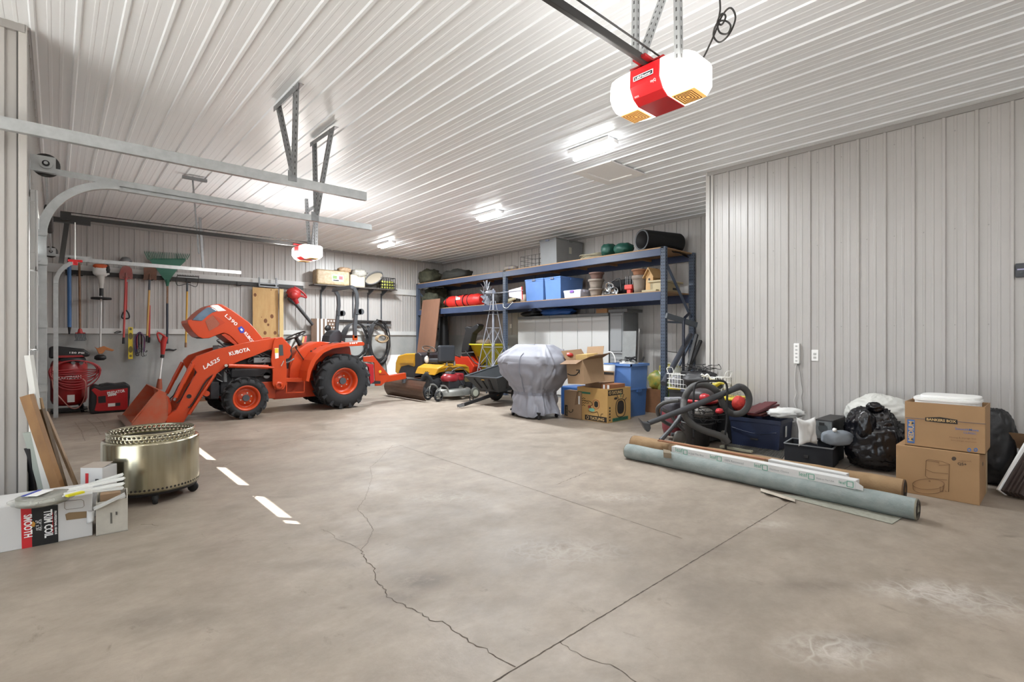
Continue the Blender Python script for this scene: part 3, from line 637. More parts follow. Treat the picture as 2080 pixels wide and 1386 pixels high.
def ywheel(par, c, r, w, rr, s, lugs, name='wheel', hub=.09, tire=M_tire, rim=None, dish=.06, lughe=.034, rimlabel=None, lw=.05, boltn=6):
    """tire about the Y axis, dish facing s (s=-1 toward -Y)"""
    c = V(c); M = frame(c, (1, 0, 0), (0, s, 0)); h = w / 2; mb = MB(); rt = r - lughe
    prof = [(rr, -h * .78), (rr + .03, -h * .95), ((rr + rt) / 2, -h * 1.0), (rt - .02, -h * .9), (rt, -h * .7), (rt, 0), (rt, h * .7), (rt - .02, h * .9), ((rr + rt) / 2, h * 1.0), (rr + .03, h * .95), (rr, h * .78)]
    mb.lathe(prof, 48, M)
    if lugs:
        for k in range(lugs):
            for sg in (-1, 1):
                a = 2 * math.pi * (k + (.5 if sg > 0 else 0)) / lugs; p = []
                for i in range(5):
                    u = i / 4; aa = a + u * .32 * (1); zz = sg * h * (.98 - u * .9)
                    p.append((aa, zz))
                for i in range(4):
                    (a0, q0), (a1, q1) = p[i], p[i + 1]; da = lw / r / 2
                    def pt(a_, z_, rad): return M @ V((rad * math.cos(a_), rad * math.sin(a_), z_))
                    lo = rt - .012; hi = r if abs(q0) < h * .9 else r - .012; hi2 = r
                    vs = [pt(a0 - da, q0, lo), pt(a0 + da, q0, lo), pt(a1 + da, q1, lo), pt(a1 - da, q1, lo), pt(a0 - da * .8, q0, hi), pt(a0 + da * .8, q0, hi), pt(a1 + da * .8, q1, hi2), pt(a1 - da * .8, q1, hi2)]
                    mb.add(vs, [(3, 2, 1, 0), (4, 5, 6, 7), (0, 1, 5, 4), (1, 2, 6, 5), (2, 3, 7, 6), (3, 0, 4, 7)])
                # shoulder block running down the sidewall
                vs = [M @ V((rad * math.cos(a + d_), rad * math.sin(a + d_), zz)) for rad, zz in ((rt - .065, sg * h * 1.0), (r - .008, sg * h * .99), (r - .004, sg * h * .8), (rt - .05, sg * h * .8)) for d_ in (-lw / r / 2, lw / r / 2)]
                mb.add(vs, [(0, 1, 3, 2), (2, 3, 5, 4), (4, 5, 7, 6), (6, 7, 1, 0), (0, 2, 4, 6), (1, 7, 5, 3)])
    o = part(name, mb, tire, par)
    rm = MB(); d = dish
    rm.lathe([(rr + .012, h * .80), (rr + .012, h * .86), (rr - .008, h * .86), (rr - .03, h * .55), (rr - .035, h * .1), (rr * .62, h * .1 - .0), (rr * .55, h * .1 + d * .5), (.02, h * .1 + d * .5)], 40, M)
    rm.lathe([(rr - .03, -h * .7), (rr - .03, h * .12)], 40, M)
    rm.mat(1)
    for k in range(boltn):
        a = 2 * math.pi * k / boltn + .3; q = M @ V((rr * .42 * math.cos(a), rr * .42 * math.sin(a), h * .1 + d * .5)); rm.cyl(q, q + (M.to_3x3() @ V((0, 0, .015))), .012, n=6)
    rm.mat(2); q = M @ V((0, 0, h * .1 + d * .5)); rm.cyl(q, q + M.to_3x3() @ V((0, 0, .03)), hub * .75, hub * .7, 20)
    part('rim', rm, [rim or M_or, M_bolt, M_rops], o, label=rimlabel or 'painted wheel rim')
    return o
rc = P(702, 776, Y=9.15); fc = P(502, 811.5, Y=9.06)
RX, FX = rc.x, fc.x
for s, yy in ((-1, 9.34), (1, 2 * YC - 9.34)): ywheel(tr, (RX, yy, .520), .520, .38, .245, s, 16)
for s, yy in ((-1, 9.175), (1, 2 * YC - 9.175)): ywheel(tr, (FX, yy, .345), .345, .23, .20, s, 15, hub=.075, lw=.036)
# loader arms, both sides
arm = [(389, 736), (400, 724), (440, 710), (500, 696), (560, 686), (574, 685), (592, 705), (588, 716), (560, 708), (553, 708), (520, 722), (487, 734), (461, 745), (441, 759), (425, 782), (405, 810), (385, 840), (370, 862), (352, 867), (338, 860), (336, 849), (350, 838), (358, 833), (375, 800), (395, 765), (400, 757), (392, 746)]
idt = lambda x, y: (x, y)
YA = 9.42
for mi in (False, True):
    part('loader_arm', plate(arm, YA, .07, idt, mi), M_or, tr, bevel=.006)
    f = my if mi else (lambda p: p)
    def tb(a, b, r, zoom=idt, Y=YA - .03, n=14): return [f(P(*zoom(*a), Y=Y)), f(P(*zoom(*b), Y=Y))], r
    c1 = MB(); p_, r_ = tb((391, 740), (371, 778), .036); c1.tube(p_, r_, 14); c1.mat(1); p_, r_ = tb((371, 778), (353, 814), .02); c1.tube(p_, r_, 10); c1.mat(0); p_, r_ = tb((374, 772), (356, 808), .031); c1.tube(p_, r_, 14)
    part('bucket_cylinder', c1, [M_or, M_alu], tr)
    c2 = MB(); p_, r_ = tb((464, 743.5), (545, 746), .036); c2.tube(p_, r_, 14); p_, r_ = tb((541, 746), (556, 747.5), .022); c2.tube(p_, r_, 10)
    part('lift_cylinder', c2, M_or, tr)
    c3 = MB(); p_, r_ = tb((436, 762), (384, 842), .024); c3.tube(p_, r_, 12); part('lower_tube', c3, M_or, tr)
    hz = smooth([f(P(*z3(*q), Y=YA - .02)) for q in ((1590, 560), (1520, 620), (1450, 740), (1380, 850), (1350, 870))], 5); part('hydraulic_hose', MB().tube(hz, .011, 7), M_hyd, tr)
    hz = smooth([f(P(*z3(*q), Y=YA + .03)) for q in ((1420, 520), (1400, 600), (1340, 680), (1290, 780), (1240, 830))], 5); part('hydraulic_hose', MB().tube(hz, .009, 7), M_hyd, tr)
    link = [(361, 708), (365, 704), (378, 706), (381, 725), (384, 737), (374, 754), (365, 744)]
    # upright and its foot
    post = [z4(800, 545), z4(815, 518), z4(868, 508), z4(915, 570), z4(945, 650), z4(925, 685), z4(900, 692), z4(908, 780), z4(905, 900), z4(880, 945), z4(815, 945), z4(790, 900), z4(792, 800), z4(778, 700), z4(790, 600)]
    part('loader_post', plate(post, YA - .045, .045, idt, mi), M_or, tr, bevel=.006)
    hb = MB(); q = f(P(*z4(845, 912), Y=YA - .07)); hb.lathe([(.038, 0), (.07, 0), (.07, .12), (.038, .12), (.038, 0)], 24, frame(q, (1, 0, 0), (0, -1 if mi else 1, 0))); part('pivot_bushing', hb, M_or, tr)
    fd = [(1068, 876), (1078, 790), (1110, 700), (1160, 640), (1240, 590), (1340, 562), (1535, 546), (1552, 560), (1548, 580), (1400, 588), (1290, 606), (1215, 640), (1150, 710), (1112, 790), (1092, 880)]
    part('fender', plate(fd, 9.16, .40, z4, mi), M_or, tr, bevel=.008)
    ip = [(930, 850), (935, 760), (975, 660), (1060, 590), (1180, 545), (1330, 560), (1430, 590), (1448, 690), (1300, 720), (1180, 800), (1100, 850)]
    part('fender_skirt', plate(ip, 9.56, .03, z4, mi), M_or, tr, bevel=.008)
    part('step_plate', plate([(900, 850), (1060, 850), (1060, 882), (900, 882)], 9.38, .18, z4, mi), M_or, tr, bevel=.005)
    st = MB(); loop = [f(P(*z4(*q), Y=9.38)) for q in ((905, 885), (902, 970), (1052, 965), (1052, 880))]
    for i in range(3): st.bar(loop[i], loop[i + 1], .018, .018, up=(0, 1, 0))
    part('step_bracket', st, M_or, tr)
    rp = MB(); pth = [(1472, 520), (1470, 430), (1478, 330), (1488, 230), (1484, 150), (1462, 104), (1440, 96)]
    w_ = [f(P(*z4(*q), Y=9.37)) for q in pth]
    for i in range(len(w_) - 1): rp.bar(w_[i], w_[i + 1] + (w_[i + 1] - w_[i]).normalized() * .015, .07, .06, up=(0, 1, 0))
    part('rollbar_post', rp, M_rops, tr, bevel=.008)
    lg = MB(); q = f(P(*z4(1515, 300), Y=9.37)); lg.cyl(q - V((.0, .05, 0)), q + V((0, .05, 0)), .06, n=20).cbox(q - V((.05, 0, 0)), (.12, .1, .11)); part('rollbar_hinge', lg, M_rops, tr, bevel=.006)
    lm = MB(); q = f(P(*z4(1472, 515), Y=9.37)); lm.cbox(q, (.09, .06, .11)); part('amber_light', lm, mat('amber_lens', 'b4501c', rough=.3), tr, bevel=.015)
    part('pin', MB().cyl(f(P(*z4(*(405, 745)), Y=YA - .05)), f(P(*z4(405, 745), Y=YA + .03)), .024, n=14), M_bolt, tr)
a = P(*z4(1445, 92), Y=9.37); part('rollbar_crossbar', MB().bar(a, my(a), .06, .06), M_rops, tr, bevel=.008)
part('rollbar_lower_bar', MB().bar(P(*z4(1472, 505), Y=9.37), my(P(*z4(1472, 505), Y=9.37)), .06, .06), M_rops, tr)
# arm plate details
part('lettering', text_mb('KUBOTA', P(*zw(575, 198), Y=YA), P(*zw(935, 108), Y=YA), (0, -1, 0), .062, bold=.03), M_letterw, tr)
part('lettering', text_mb('LA525', P(*zw(125, 440), Y=YA), P(*zw(420, 278), Y=YA), (0, -1, 0), .062, bold=.02, slant=.2), M_letterw, tr)
dot = MB(); q = P(*zb(1525, 648), Y=YA); dot.cyl(q + V((0, -.004, 0)), q + V((0, .01, 0)), .034, n=20); part('arm_hole', dot, M_dark, tr)
q = P(*z4(810, 640), Y=YA - .05); sk = MB()
sk.prism([P(*z4(*c), Y=YA - .049) for c in ((806, 602), (838, 600), (840, 682), (812, 690))], (0, .003, 0)); sk.mat(1).prism([P(*z4(*c), Y=YA - .049) for c in ((842, 574), (874, 572), (880, 662), (846, 664))], (0, .003, 0)); sk.mat(2).prism([P(*z4(*c), Y=YA - .051) for c in ((808, 604), (837, 602), (838, 640), (809, 642))], (0, .003, 0))
part('warning_label', sk, [M_white, mat('label_grey', '3d4548', rough=.5), M_yel], tr)
part('lever', MB().bar(P(*z4(860, 750), Y=YA - .06), P(*z4(882, 706), Y=YA - .06), .012), M_bolt, tr)
# bucket
BF, BT, BK = P(265, 864, Y=9.12), P(322, 794, Y=9.12), None
prof = [P(*q, Y=9.12) for q in ((265, 866), (300, 868), (330, 867), (340, 848), (341, 820), (337, 799), (322, 793))]
W_ = 1.36; sh = MB(); n_ = len(prof); vs = []
for p in prof: vs += [p, p + V((0, W_, 0))]
sh.add(vs, [(2 * i, 2 * i + 2, 2 * i + 3, 2 * i + 1) for i in range(n_ - 1)])
bk = part('bucket', sh, M_worn, tr, solid=.012)
for yy in (0, W_ - .012): part('bucket_side', MB().prism([p + V((0, yy, 0)) for p in prof], (0, .012, 0)), M_worn, bk, bevel=.003)
part('cutting_edge', MB().bar(prof[0] + V((-.01, 0, .0)), prof[0] + V((-.01, W_, 0)), .08, .02), mat('worn_steel', '8b7a70', rough=.5, metal=.4), bk)
part('side_rib', MB().bar(P(318, 797, Y=9.11), P(268, 858, Y=9.11), .012, .05, up=(0, 1, 0)), M_worn, bk)
for k in (.26, .31, .74, .69):
    part('bucket_bracket', MB().prism([p + V((0, W_ * k + .0, 0)) for p in (P(337, 800, Y=9.12), P(352, 812, Y=9.12), P(357, 835, Y=9.12), P(350, 862, Y=9.12), P(336, 864, Y=9.12))], (0, .012, 0)), M_or, bk)
part('torque_tube', MB().cyl(P(420, 800, Y=YA), my(P(420, 800, Y=YA)), .045, n=16), M_or, tr)
# hood
hood = [(105, 425), (120, 400), (205, 388), (330, 258), (430, 180), (520, 122), (620, 88), (720, 74), (800, 82), (900, 138), (1030, 215), (1180, 325), (1350, 450), (1480, 592), (1560, 690), (1640, 795), (1640, 900), (1500, 960), (1200, 990), (1160, 920), (1080, 830), (1000, 745), (930, 690), (840, 658), (730, 692), (620, 735), (540, 768), (430, 772), (330, 742), (210, 622), (122, 485)]
YH, HD = 9.52, .56
part('hood', plate(hood, YH, HD, zh), M_or, tr, bevel=.025, segs=3)
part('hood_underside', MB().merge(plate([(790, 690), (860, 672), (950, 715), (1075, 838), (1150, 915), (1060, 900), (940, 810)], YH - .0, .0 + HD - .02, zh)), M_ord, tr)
part('headlight', plate([(196, 402), (330, 268), (430, 190), (520, 138), (600, 150), (690, 205), (700, 225), (610, 250), (510, 318), (400, 418)], YH - .010, HD + .02, zh), mat('headlight_glass', '5f7488', rough=.12, var=.3, vs=5, coat=.6), tr, bevel=.008)
part('hood_sticker', plate([(560, 118), (620, 96), (720, 96), (890, 212), (720, 224), (640, 160)], YH - .006, .006, zh), [M_white][0], tr)
gr = MB(); gr.merge(plate([(465, 420), (615, 300), (745, 360), (858, 445), (545, 622)], YH - .004, .006, zh)); part('side_grille', gr, mat('grille_mesh', '9a5440', rough=.6, var=.35, vs=160), tr)
ru = MB(); ru.merge(plate([(615, 300), (858, 440), (858, 460), (700, 545), (760, 470)], YH - .006, .003, zh)); part('grille_recess', ru, M_ord, tr)
part('hood_lip', plate([(108, 470), (128, 462), (240, 580), (340, 690), (430, 745), (425, 775), (330, 745), (205, 625)], YH + .03, HD - .06, zh), M_dark, tr)
part('lettering', text_mb('L390', P(*zh(850, 320), Y=YH), P(*zh(1075, 520), Y=YH), (0, -1, 0), .055, off=.008, bold=.01), M_letterw, tr)
bd = MB(); q = P(*zh(1190, 590), Y=YH); bd.prism([P(*zh(*c), Y=YH - .006) for c in ((1120, 560), (1190, 520), (1260, 590), (1240, 655), (1180, 665))], (0, .004, 0)); part('badge', bd, M_blue, tr)
part('badge_mark', MB().prism([P(*zh(*c), Y=YH - .009) for c in ((1165, 590), (1190, 565), (1225, 600), (1200, 625))], (0, .003, 0)), M_letterw, tr)
part('lettering', text_mb('KUBOTA', P(*zh(1235, 665), Y=YH), P(*zh(1445, 925), Y=YH), (0, -1, 0), .05, off=.008, bold=.03), M_letterw, tr)
# engine bay
def blk(name, x0, y0, x1, y1, Y0, Y1, m, **k):
    a = P(x0, y1, Y=Y0); b = P(x1, y0, Y=Y0); return part(name, MB().box(a.x, b.x, Y0, Y1, a.z, b.z), m, tr, bevel=.012)
blk('engine_block', 448, 712, 556, 800, 9.56, 10.04, M_eng)
blk('cooling_fan_shroud', 443, 702, 478, 745, 9.60, 10.0, M_alu)
blk('air_filter', 462, 697, 505, 715, 9.62, 9.95, M_eng)
blk('fuel_rail', 515, 726, 551, 738, 9.50, 9.56, M_alu)
blk('side_cover', 470, 748, 552, 768, 9.50, 9.56, M_eng)
blk('front_frame', 428, 776, 560, 806, 9.58, 10.02, M_eng)
blk('front_weight_bracket', 427, 776, 445, 812, 9.5, 10.1, M_eng)
blk('transmission', 556, 745, 700, 812, 9.60, 10.0, M_ord)
blk('front_axle', 486, 800, 520, 818, 9.2, 10.4, M_eng)
blk('axle_support', 525, 775, 560, 812, 9.5, 10.1, M_or)
for q in ((450, 757), (457, 757)): a = P(q[0], 776, Y=9.55); b = P(q[0], 750, Y=9.55); part('oil_filter', MB().cyl(a, b, .032, n=16), M_alu if q[0] > 452 else M_eng, tr)
q = P(542, 763, Y=9.5); part('alternator', MB().cyl(q, q + V((0, .1, 0)), .055, n=18), M_alu, tr)
eb = random.Random(4)
for i in range(34):
    x0, y0 = eb.uniform(445, 545), eb.uniform(698, 775); a = P(x0, y0, Y=9.53); c = [a]
    for k in range(3): c.append(c[-1] + V((eb.uniform(-.16, .16), eb.uniform(-.03, .03), eb.uniform(-.12, .12))))
    part('engine_hose', MB().tube(smooth(c, 4), eb.choice([.007, .010, .014]), 7), [M_hyd, M_alu, M_eng][i % 3], tr)
# operator station
sp_ = P(*z4(975, 500), Y=YC); Ms = frame(sp_, (1, 0, 0), (-.42, 0, .9))
sw = MB(); sw.tube([Ms @ V((.20 * math.cos(a), .20 * math.sin(a), 0)) for a in [i * math.pi / 16 for i in range(32)]], .014, 8, closed=True)
for a in (.5, 2.6, 4.7): sw.bar(Ms @ V((0, 0, -.03)), Ms @ V((.19 * math.cos(a), .19 * math.sin(a), 0)), .03, .008)
part('steering_wheel', sw, M_dark, tr)
part('steering_column', MB().cyl(Ms @ V((0, 0, -.02)), Ms @ V((0.06, 0, -.55)), .035, .06, 12), M_dark, tr)
part('dash_panel', plate([(880, 600), (920, 560), (950, 600), (955, 780), (905, 850), (890, 850)], 9.62, .36, z4), M_eng, tr, bevel=.02)
part('seat_back', plate([(1252, 560), (1262, 500), (1300, 455), (1345, 448), (1368, 480), (1362, 560)], 9.62, .38, z4), mat('seat_vinyl', '33363c', rough=.6), tr, bevel=.03, segs=3)
part('seat_cushion', plate([(1120, 590), (1130, 555), (1340, 545), (1350, 600)], 9.60, .42, z4), MATS['seat_vinyl'], tr, bevel=.025)
part('body_panel', plate([(920, 850), (930, 720), (990, 620), (1080, 560), (1180, 545), (1200, 620), (1110, 760), (1080, 850)], 9.575, .45, z4), M_or, tr, bevel=.03, segs=3)
for (a, b) in (((985, 605), (1060, 715)), ((1110, 640), (1150, 600)), ((1200, 600), (1300, 540))): part('control_lever', MB().tube([P(*z4(*a), Y=9.52), P(*z4(*b), Y=9.54)], .010, 8).cyl(P(*z4(*a), Y=9.52), P(*z4(*a), Y=9.52) + V((0, 0, .045)), .018, n=10), M_dark, tr)
part('lettering', text_mb('HST', P(*z4(1428, 568), Y=9.16), P(*z4(1498, 563), Y=9.16), (0, -1, 0), .032, off=.003, bold=.04), M_letterw, tr)
q = P(*z4(1575, 585), Y=9.3); part('tail_reflector', MB().cbox(q, (.03, .08, .08)), M_rops, tr)
# hitch and rear blade
part('blade_mast', plate([(1540, 672), (1622, 662), (1700, 760), (1765, 838), (1740, 870), (1690, 912), (1640, 915), (1632, 720), (1540, 712)], 9.70, .03, z4), M_or, tr, bevel=.004)
part('blade_mast', plate([(1540, 672), (1622, 662), (1700, 760), (1765, 838), (1740, 870), (1690, 912), (1640, 915), (1632, 720), (1540, 712)], 9.92, .03, z4), M_or, tr, bevel=.004)
part('decal', MB().lathe([(.001, 0), (.03, 0)], 16, frame(P(*z4(1680, 795), Y=9.694), (1, 0, 0), (0, -1, 0))), M_yel, tr); part('lettering', text_mb('TITAN', P(*z4(1668, 828), Y=9.70), P(*z4(1722, 824), Y=9.70), (0, -1, 0), .03, off=.006), M_letterk, tr)
part('hitch_frame', plate([(1555, 725), (1625, 735), (1632, 880), (1600, 900), (1585, 760)], 9.5, .06, z4), mat('hitch_red', 'b5202a', rough=.4), tr, bevel=.006)
part('lift_arm', MB().bar(P(*z4(1480, 880), Y=9.55), P(*z4(1680, 885), Y=9.6), .03, .06), M_eng, tr)
a = P(*z4(1700, 862), Y=9.83); a = V((a.x, 9.83, a.z)); part('blade_beam', MB().bar(a, V((5.72, 9.83, a.z + .06)), .11, .13), M_or, tr, bevel=.006)
part('turntable_pin', MB().cyl((5.70, 9.83, .35), (5.70, 9.83, a.z + .12), .05, n=16), M_rops, tr)
bl = MB(); pr = [(5.75 - .09 * math.sin(math.pi * u), .02 + .40 * u) for u in [i / 8 for i in range(9)]]
vs = []
for x, z in pr: vs += [(x, 9.02, z), (x, 10.66, z)]
bl.add(vs, [(2 * i, 2 * i + 2, 2 * i + 3, 2 * i + 1) for i in range(8)])
part('grader_blade', bl, mat('rusty_blade', '6e5748', rough=.42, metal=.35, col2='4b3a32', vs=3, stretch=(1, .6, 9)), tr, solid=.014)
# ================================================================== things on and along the back wall
z2 = lambda x, y: (90 + x / 4.62, 430 + y / 4.62)
z6 = lambda x, y: (480 + x / 4.62, 460 + y / 4.62)
WY = 12.80
def W(x, y, Y=WY, z=z2): return P(*z(x, y), Y=Y)
M_wood = mat('ash_handle', 'c79c5a', rough=.55, var=.15, vs=10, stretch=(8, 8, 1)); M_woodk = mat('aged_handle', '86644a', rough=.6, var=.2, vs=10); M_rust = mat('rusty_steel', '7a5340', rough=.6, col2='5c4438', vs=8, metal=.2)
M_redp = mat('tool_red', 'b3302c', rough=.45); M_bluep = mat('tool_blue', '3d6a9e', rough=.45); M_green = mat('rake_green', '2c6b57', rough=.5); M_yelt = mat('level_yellow', 'd9c132', rough=.45)
tl = thing('tool_rail', 'long black tool rail with hooks across the back wall above the shovels', 'tool rail', (3, 12.93, 2.5), group='wall rails')
a, b = P(132, 552, Y=12.92), P(616, 582, Y=12.92); b.z = a.z
part('rail', MB().bar(a, b, .03, .085), M_black, tl, bevel=.004)
for x in (232, 330, 535, 762, 990, 1155, 1345, 1820):
    q = W(x, 575, 12.9); q.z = a.z - .05; h = MB()
    h.cbox(q + V((0, .0, .04)), (.05, .03, .09)); h.tube([q + V((-.045, -.13, .0)), q + V((-.045, -.02, -.01)), q + V((.045, -.02, -.01)), q + V((.045, -.13, .0))], .009, 6)
    part('hook', h, M_black, tl)
def pole(name, label, cat, segs, group=None):
    pass
t = thing('floor_scraper', 'blue-handled long tool hanging first from the left on the tool rail', 'garden tool', W(235, 600), group='tools hung on the back wall')
part('handle', MB().tube([W(234, 500), W(236, 1085)], .031, 12), M_bluep, t); part('cap', MB().tube([W(234, 425), W(234, 500)], [.02, .03], 10), M_dark, t); part('tip', MB().tube([W(236, 1085), W(234, 1150)], [.026, .012], 10), M_dark, t)
t = thing('cultivator', 'hand cultivator with brown handle, tined red head hanging down', 'garden tool', W(335, 600), group='tools hung on the back wall')
part('handle', MB().tube([W(328, 475), W(335, 1110)], .018, 10), M_woodk, t)
part('hang_loop', MB().tube([W(328, 480), W(328, 470, 12.96)], .008, 6), M_black, t)
h = MB().tube([W(335, 1100), W(337, 1140)], [.025, .045], 10); h.bar(W(292, 1140), W(384, 1140), .03, .02); part('head', h, M_redp, t)
for k in range(7):
    x = 295 + k * 15; part('tine', MB().tube(smooth([W(x, 1140), W(x - 3, 1170, WY - .03), W(x + 6, 1200, WY - .06), W(x - 8, 1212, WY - .10)], 4), .007, 6), M_rops, t)
t = thing('string_trimmer', 'string trimmer hanging engine up, orange and white engine, black loop handle', 'garden tool', W(535, 700), group='tools hung on the back wall')
part('engine', MB().blob(W(535, 560, WY - .02), (.13, .085, .10), .12, 4, 3, 20, 12, pw=.7), M_white, t, clean=False)
part('engine_cover', MB().blob(W(530, 515, WY - .03), (.12, .08, .045), .1, 4, 5, 18, 10, pw=.7), mat('trimmer_orange', 'c9592c', rough=.45), t)
part('starter_housing', MB().blob(W(590, 550, WY - .03), (.045, .08, .11), .15, 5, 2, 14, 10), M_dark, t)
part('clutch_neck', MB().tube([W(530, 600, WY - .02), W(535, 640, WY - .02), W(535, 720, WY - .02)], [.07, .05, .035], 12), mat('grey_white_plastic', 'c9c7c2', rough=.5), t)
part('grip', MB().tube([W(535, 720, WY - .02), W(534, 792, WY - .02)], .032, 12), M_dark, t)
part('shaft', MB().tube([W(534, 790, WY - .02), W(524, 1340, WY - .02)], .017, 10), mat('shaft_silver', 'd5d5d3', rough=.35, metal=.3), t)
part('loop_handle', MB().lathe([(.10, -.018), (.155, -.02), (.165, 0), (.155, .02), (.10, .018), (.10, -.018)], 28, Matrix.Translation(W(535, 816, WY - .1))), M_dark, t)
part('guard', MB().prism([W(*q, Y=WY - .06) for q in ((468, 1268), (500, 1282), (560, 1262), (620, 1285), (658, 1298), (640, 1312), (575, 1300), (545, 1335), (510, 1335), (490, 1290))], (0, .05, 0)), mat('guard_orange', 'b0713f', rough=.55), t, bevel=.006)
part('cutter_head', MB().lathe([(0, .06), (.05, .06), (.09, .03), (.095, -.02), (.06, -.05), (0, -.05)], 22, Matrix.Translation(W(525, 1372, WY - .06))), M_dark, t)
# shovels
def shovel(name, label, bl, m_blade, shaft, segs, tint=None):
    t = thing(name, label, 'shovel', W(*shaft), group='tools hung on the back wall')
    c = [W(*q, Y=WY - .02) for q in bl]; mb = MB(); n = len(c); cx = sum(p.x for p in c) / n
    mb.prism(c, (0, .012, 0)); part('blade', mb, m_blade, t, bevel=.004)
    q = W(*shaft); part('socket', MB().tube([q + V((0, -.02, .12)), q + V((0, -.02, 0))], [.012, .026], 10), m_blade, t)
    for (p0, p1, r, m, nm) in segs: part(nm, MB().tube([W(*p0, Y=WY - .03), W(*p1, Y=WY - .03)], r, 10), m, t)
    return t
M_rb = mat('red_grey_blade', 'a8332e', rough=.5, col2='7c6660', vs=3)
shovel('round_point_shovel', 'red round-point shovel hanging blade up, black-tipped red handle', [(718, 535), (735, 515), (765, 508), (800, 517), (822, 540), (832, 600), (828, 632), (775, 638), (705, 630), (700, 590)], M_rb, (765, 632), [((765, 630), (745, 1182), .018, mat('red_handle', 'c04a48', rough=.5), 'handle'), ((745, 1182), (742, 1242), .022, M_dark, 'grip')])
t = thing('d_grip_shovel', 'red D-grip handle hanging behind the red round-point shovel', 'shovel', W(768, 960, 12.93), group='tools hung on the back wall')
part('handle', MB().tube([W(772, 660, 12.93), W(768, 935, 12.93)], .018, 8), M_redp, t)
part('grip', MB().tube(smooth([W(768, 925, 12.92), W(735, 960, 12.92), W(732, 1000, 12.92), W(793, 1000, 12.92), W(792, 960, 12.92), W(768, 925, 12.92)], 4), .014, 8), M_dark, t)
shovel('square_shovel', 'brown rusty square-point shovel hanging blade up, yellow wooden handle', [(932, 526), (1062, 522), (1058, 560), (1052, 646), (1000, 636), (926, 644), (934, 580)], M_rust, (988, 640), [((988, 640), (985, 738), .02, M_rops, 'ferrule'), ((985, 738), (965, 1165), .018, M_wood, 'handle'), ((965, 1165), (962, 1222), .022, M_dark, 'grip')])
t = thing('red_handled_tool', 'red tool handle hanging just behind the square shovel handle', 'garden tool', W(985, 1000, 12.93), group='tools hung on the back wall')
part('handle', MB().tube([W(988, 880, 12.93), W(984, 1180, 12.93)], .018, 8), MATS['red_handle'], t); part('grip', MB().tube([W(984, 1180, 12.93), W(982, 1232, 12.93)], .022, 8), M_dark, t)
# leaf rake
t = thing('leaf_rake', 'green plastic leaf rake hanging with its wide fan up', 'rake', W(1155, 700), group='tools hung on the back wall')
fan = MB(); top = [(940 + (1362 - 940) * i / 25, 378 + 26 * i / 25) for i in range(26)]
fan.prism([W(*q, Y=WY - .03) for q in ((1138, 652), (1170, 652), (1215, 590), (1268, 520), (1328, 462), (1320, 440), (1160, 440), (1020, 440), (985, 452), (1040, 520), (1090, 590))], (0, .01, 0)); part('fan', fan, M_green, t)
for (x, y) in top:
    b0 = (1155 + (x - 1150) * .86, 452); part('tine', MB().bar(W(*b0, Y=WY - .03), W(x, y, Y=WY - .05), .008, .012).bar(W(x, y, Y=WY - .05), W(x, y - 8, Y=WY - .10), .008, .010), M_green, t)
part('socket', MB().tube([W(1155, 640), W(1155, 700)], [.05, .022], 10), M_green, t); part('handle', MB().tube([W(1155, 700), W(1153, 862)], .017, 8), M_woodk, t); part('grip', MB().tube([W(1153, 862), W(1153, 1240)], .02, 8), mat('navy_grip', '2b2f3c', rough=.6), t)
t = thing('bow_rake', 'steel bow rake hanging head up on a long yellow handle', 'rake', W(1340, 700), group='tools hung on the back wall')
hb = MB().tube(smooth([W(1248, 602, WY - .08), W(1236, 660, WY - .08), W(1260, 695, WY - .05), W(1340, 680), W(1420, 705, WY - .05), W(1442, 665, WY - .08), W(1450, 614, WY - .08)], 5), .007, 6); hb.bar(W(1246, 600, WY - .08), W(1452, 614, WY - .08), .014, .02); part('bow', hb, M_black, t)
for k in range(14): x = 1250 + k * 15.3; part('tine', MB().bar(W(x, 600 + k, WY - .08), W(x, 588 + k, WY - .14), .01), M_black, t)
part('ferrule', MB().tube([W(1342, 670), W(1341, 750)], .02, 8), M_rops, t); part('handle', MB().tube([W(1341, 750), W(1328, 1230)], .018, 8), mat('yellow_handle', 'd0a03c', rough=.5), t); part('grip', MB().tube([W(1328, 1230), W(1327, 1275)], .022, 8), M_woodk, t)
t = thing('work_light', 'small silver round lamp hung above the red shovel', 'lamp', W(765, 460))
part('shade', MB().lathe([(.02, .06), (.06, .05), (.10, -.01), (.105, -.03)], 20, Matrix.Translation(W(765, 455, 12.85))), M_alu, t, solid=.004); part('bulb', MB().blob(W(765, 468, 12.85), (.06, .06, .05), nu=14, nv=8), M_white, t)
# level, bungees, trimmer, hook
t = thing('spirit_level', 'yellow spirit level hanging upright on the ledge board', 'spirit level', W(805, 1380))
lv = MB(); x0, x1 = W(789, 1230).x, W(833, 1230).x; zt, zb_ = W(810, 1085).z, W(810, 1385).z; Yl = 12.83
zm = (zt + zb_) / 2; hgt = zt - zb_
lv.box(x0, x1, Yl, Yl + .03, zb_, zt); part('body', lv, M_yelt, t, bevel=.004)
for f in (.10, .30, .72, .94):
    z = zb_ + hgt * f; part('vial', MB().lathe([(.001, 0), (.034 if f in (.3, .72) else .022, 0)], 20, frame(((x0 + x1) / 2, Yl - .003, z), (1, 0, 0), (0, -1, 0)) @ Matrix.Diagonal((1, 2.0 if f in (.3, .72) else 1.2, 1, 1))), mat('vial_dark', '6a5f2a', rough=.4), t)
t = thing('bungee_cords', 'bunch of coloured elastic cords with black hooks hanging on the wall', 'bungee cords', W(895, 1360)); rb = random.Random(3)
cols = [mat('cord_red', '8e2b3c', rough=.7), mat('cord_blue', '3c4a7a', rough=.7), mat('cord_black', '1f1f22', rough=.7), mat('cord_purple', '5a3f66', rough=.7)]
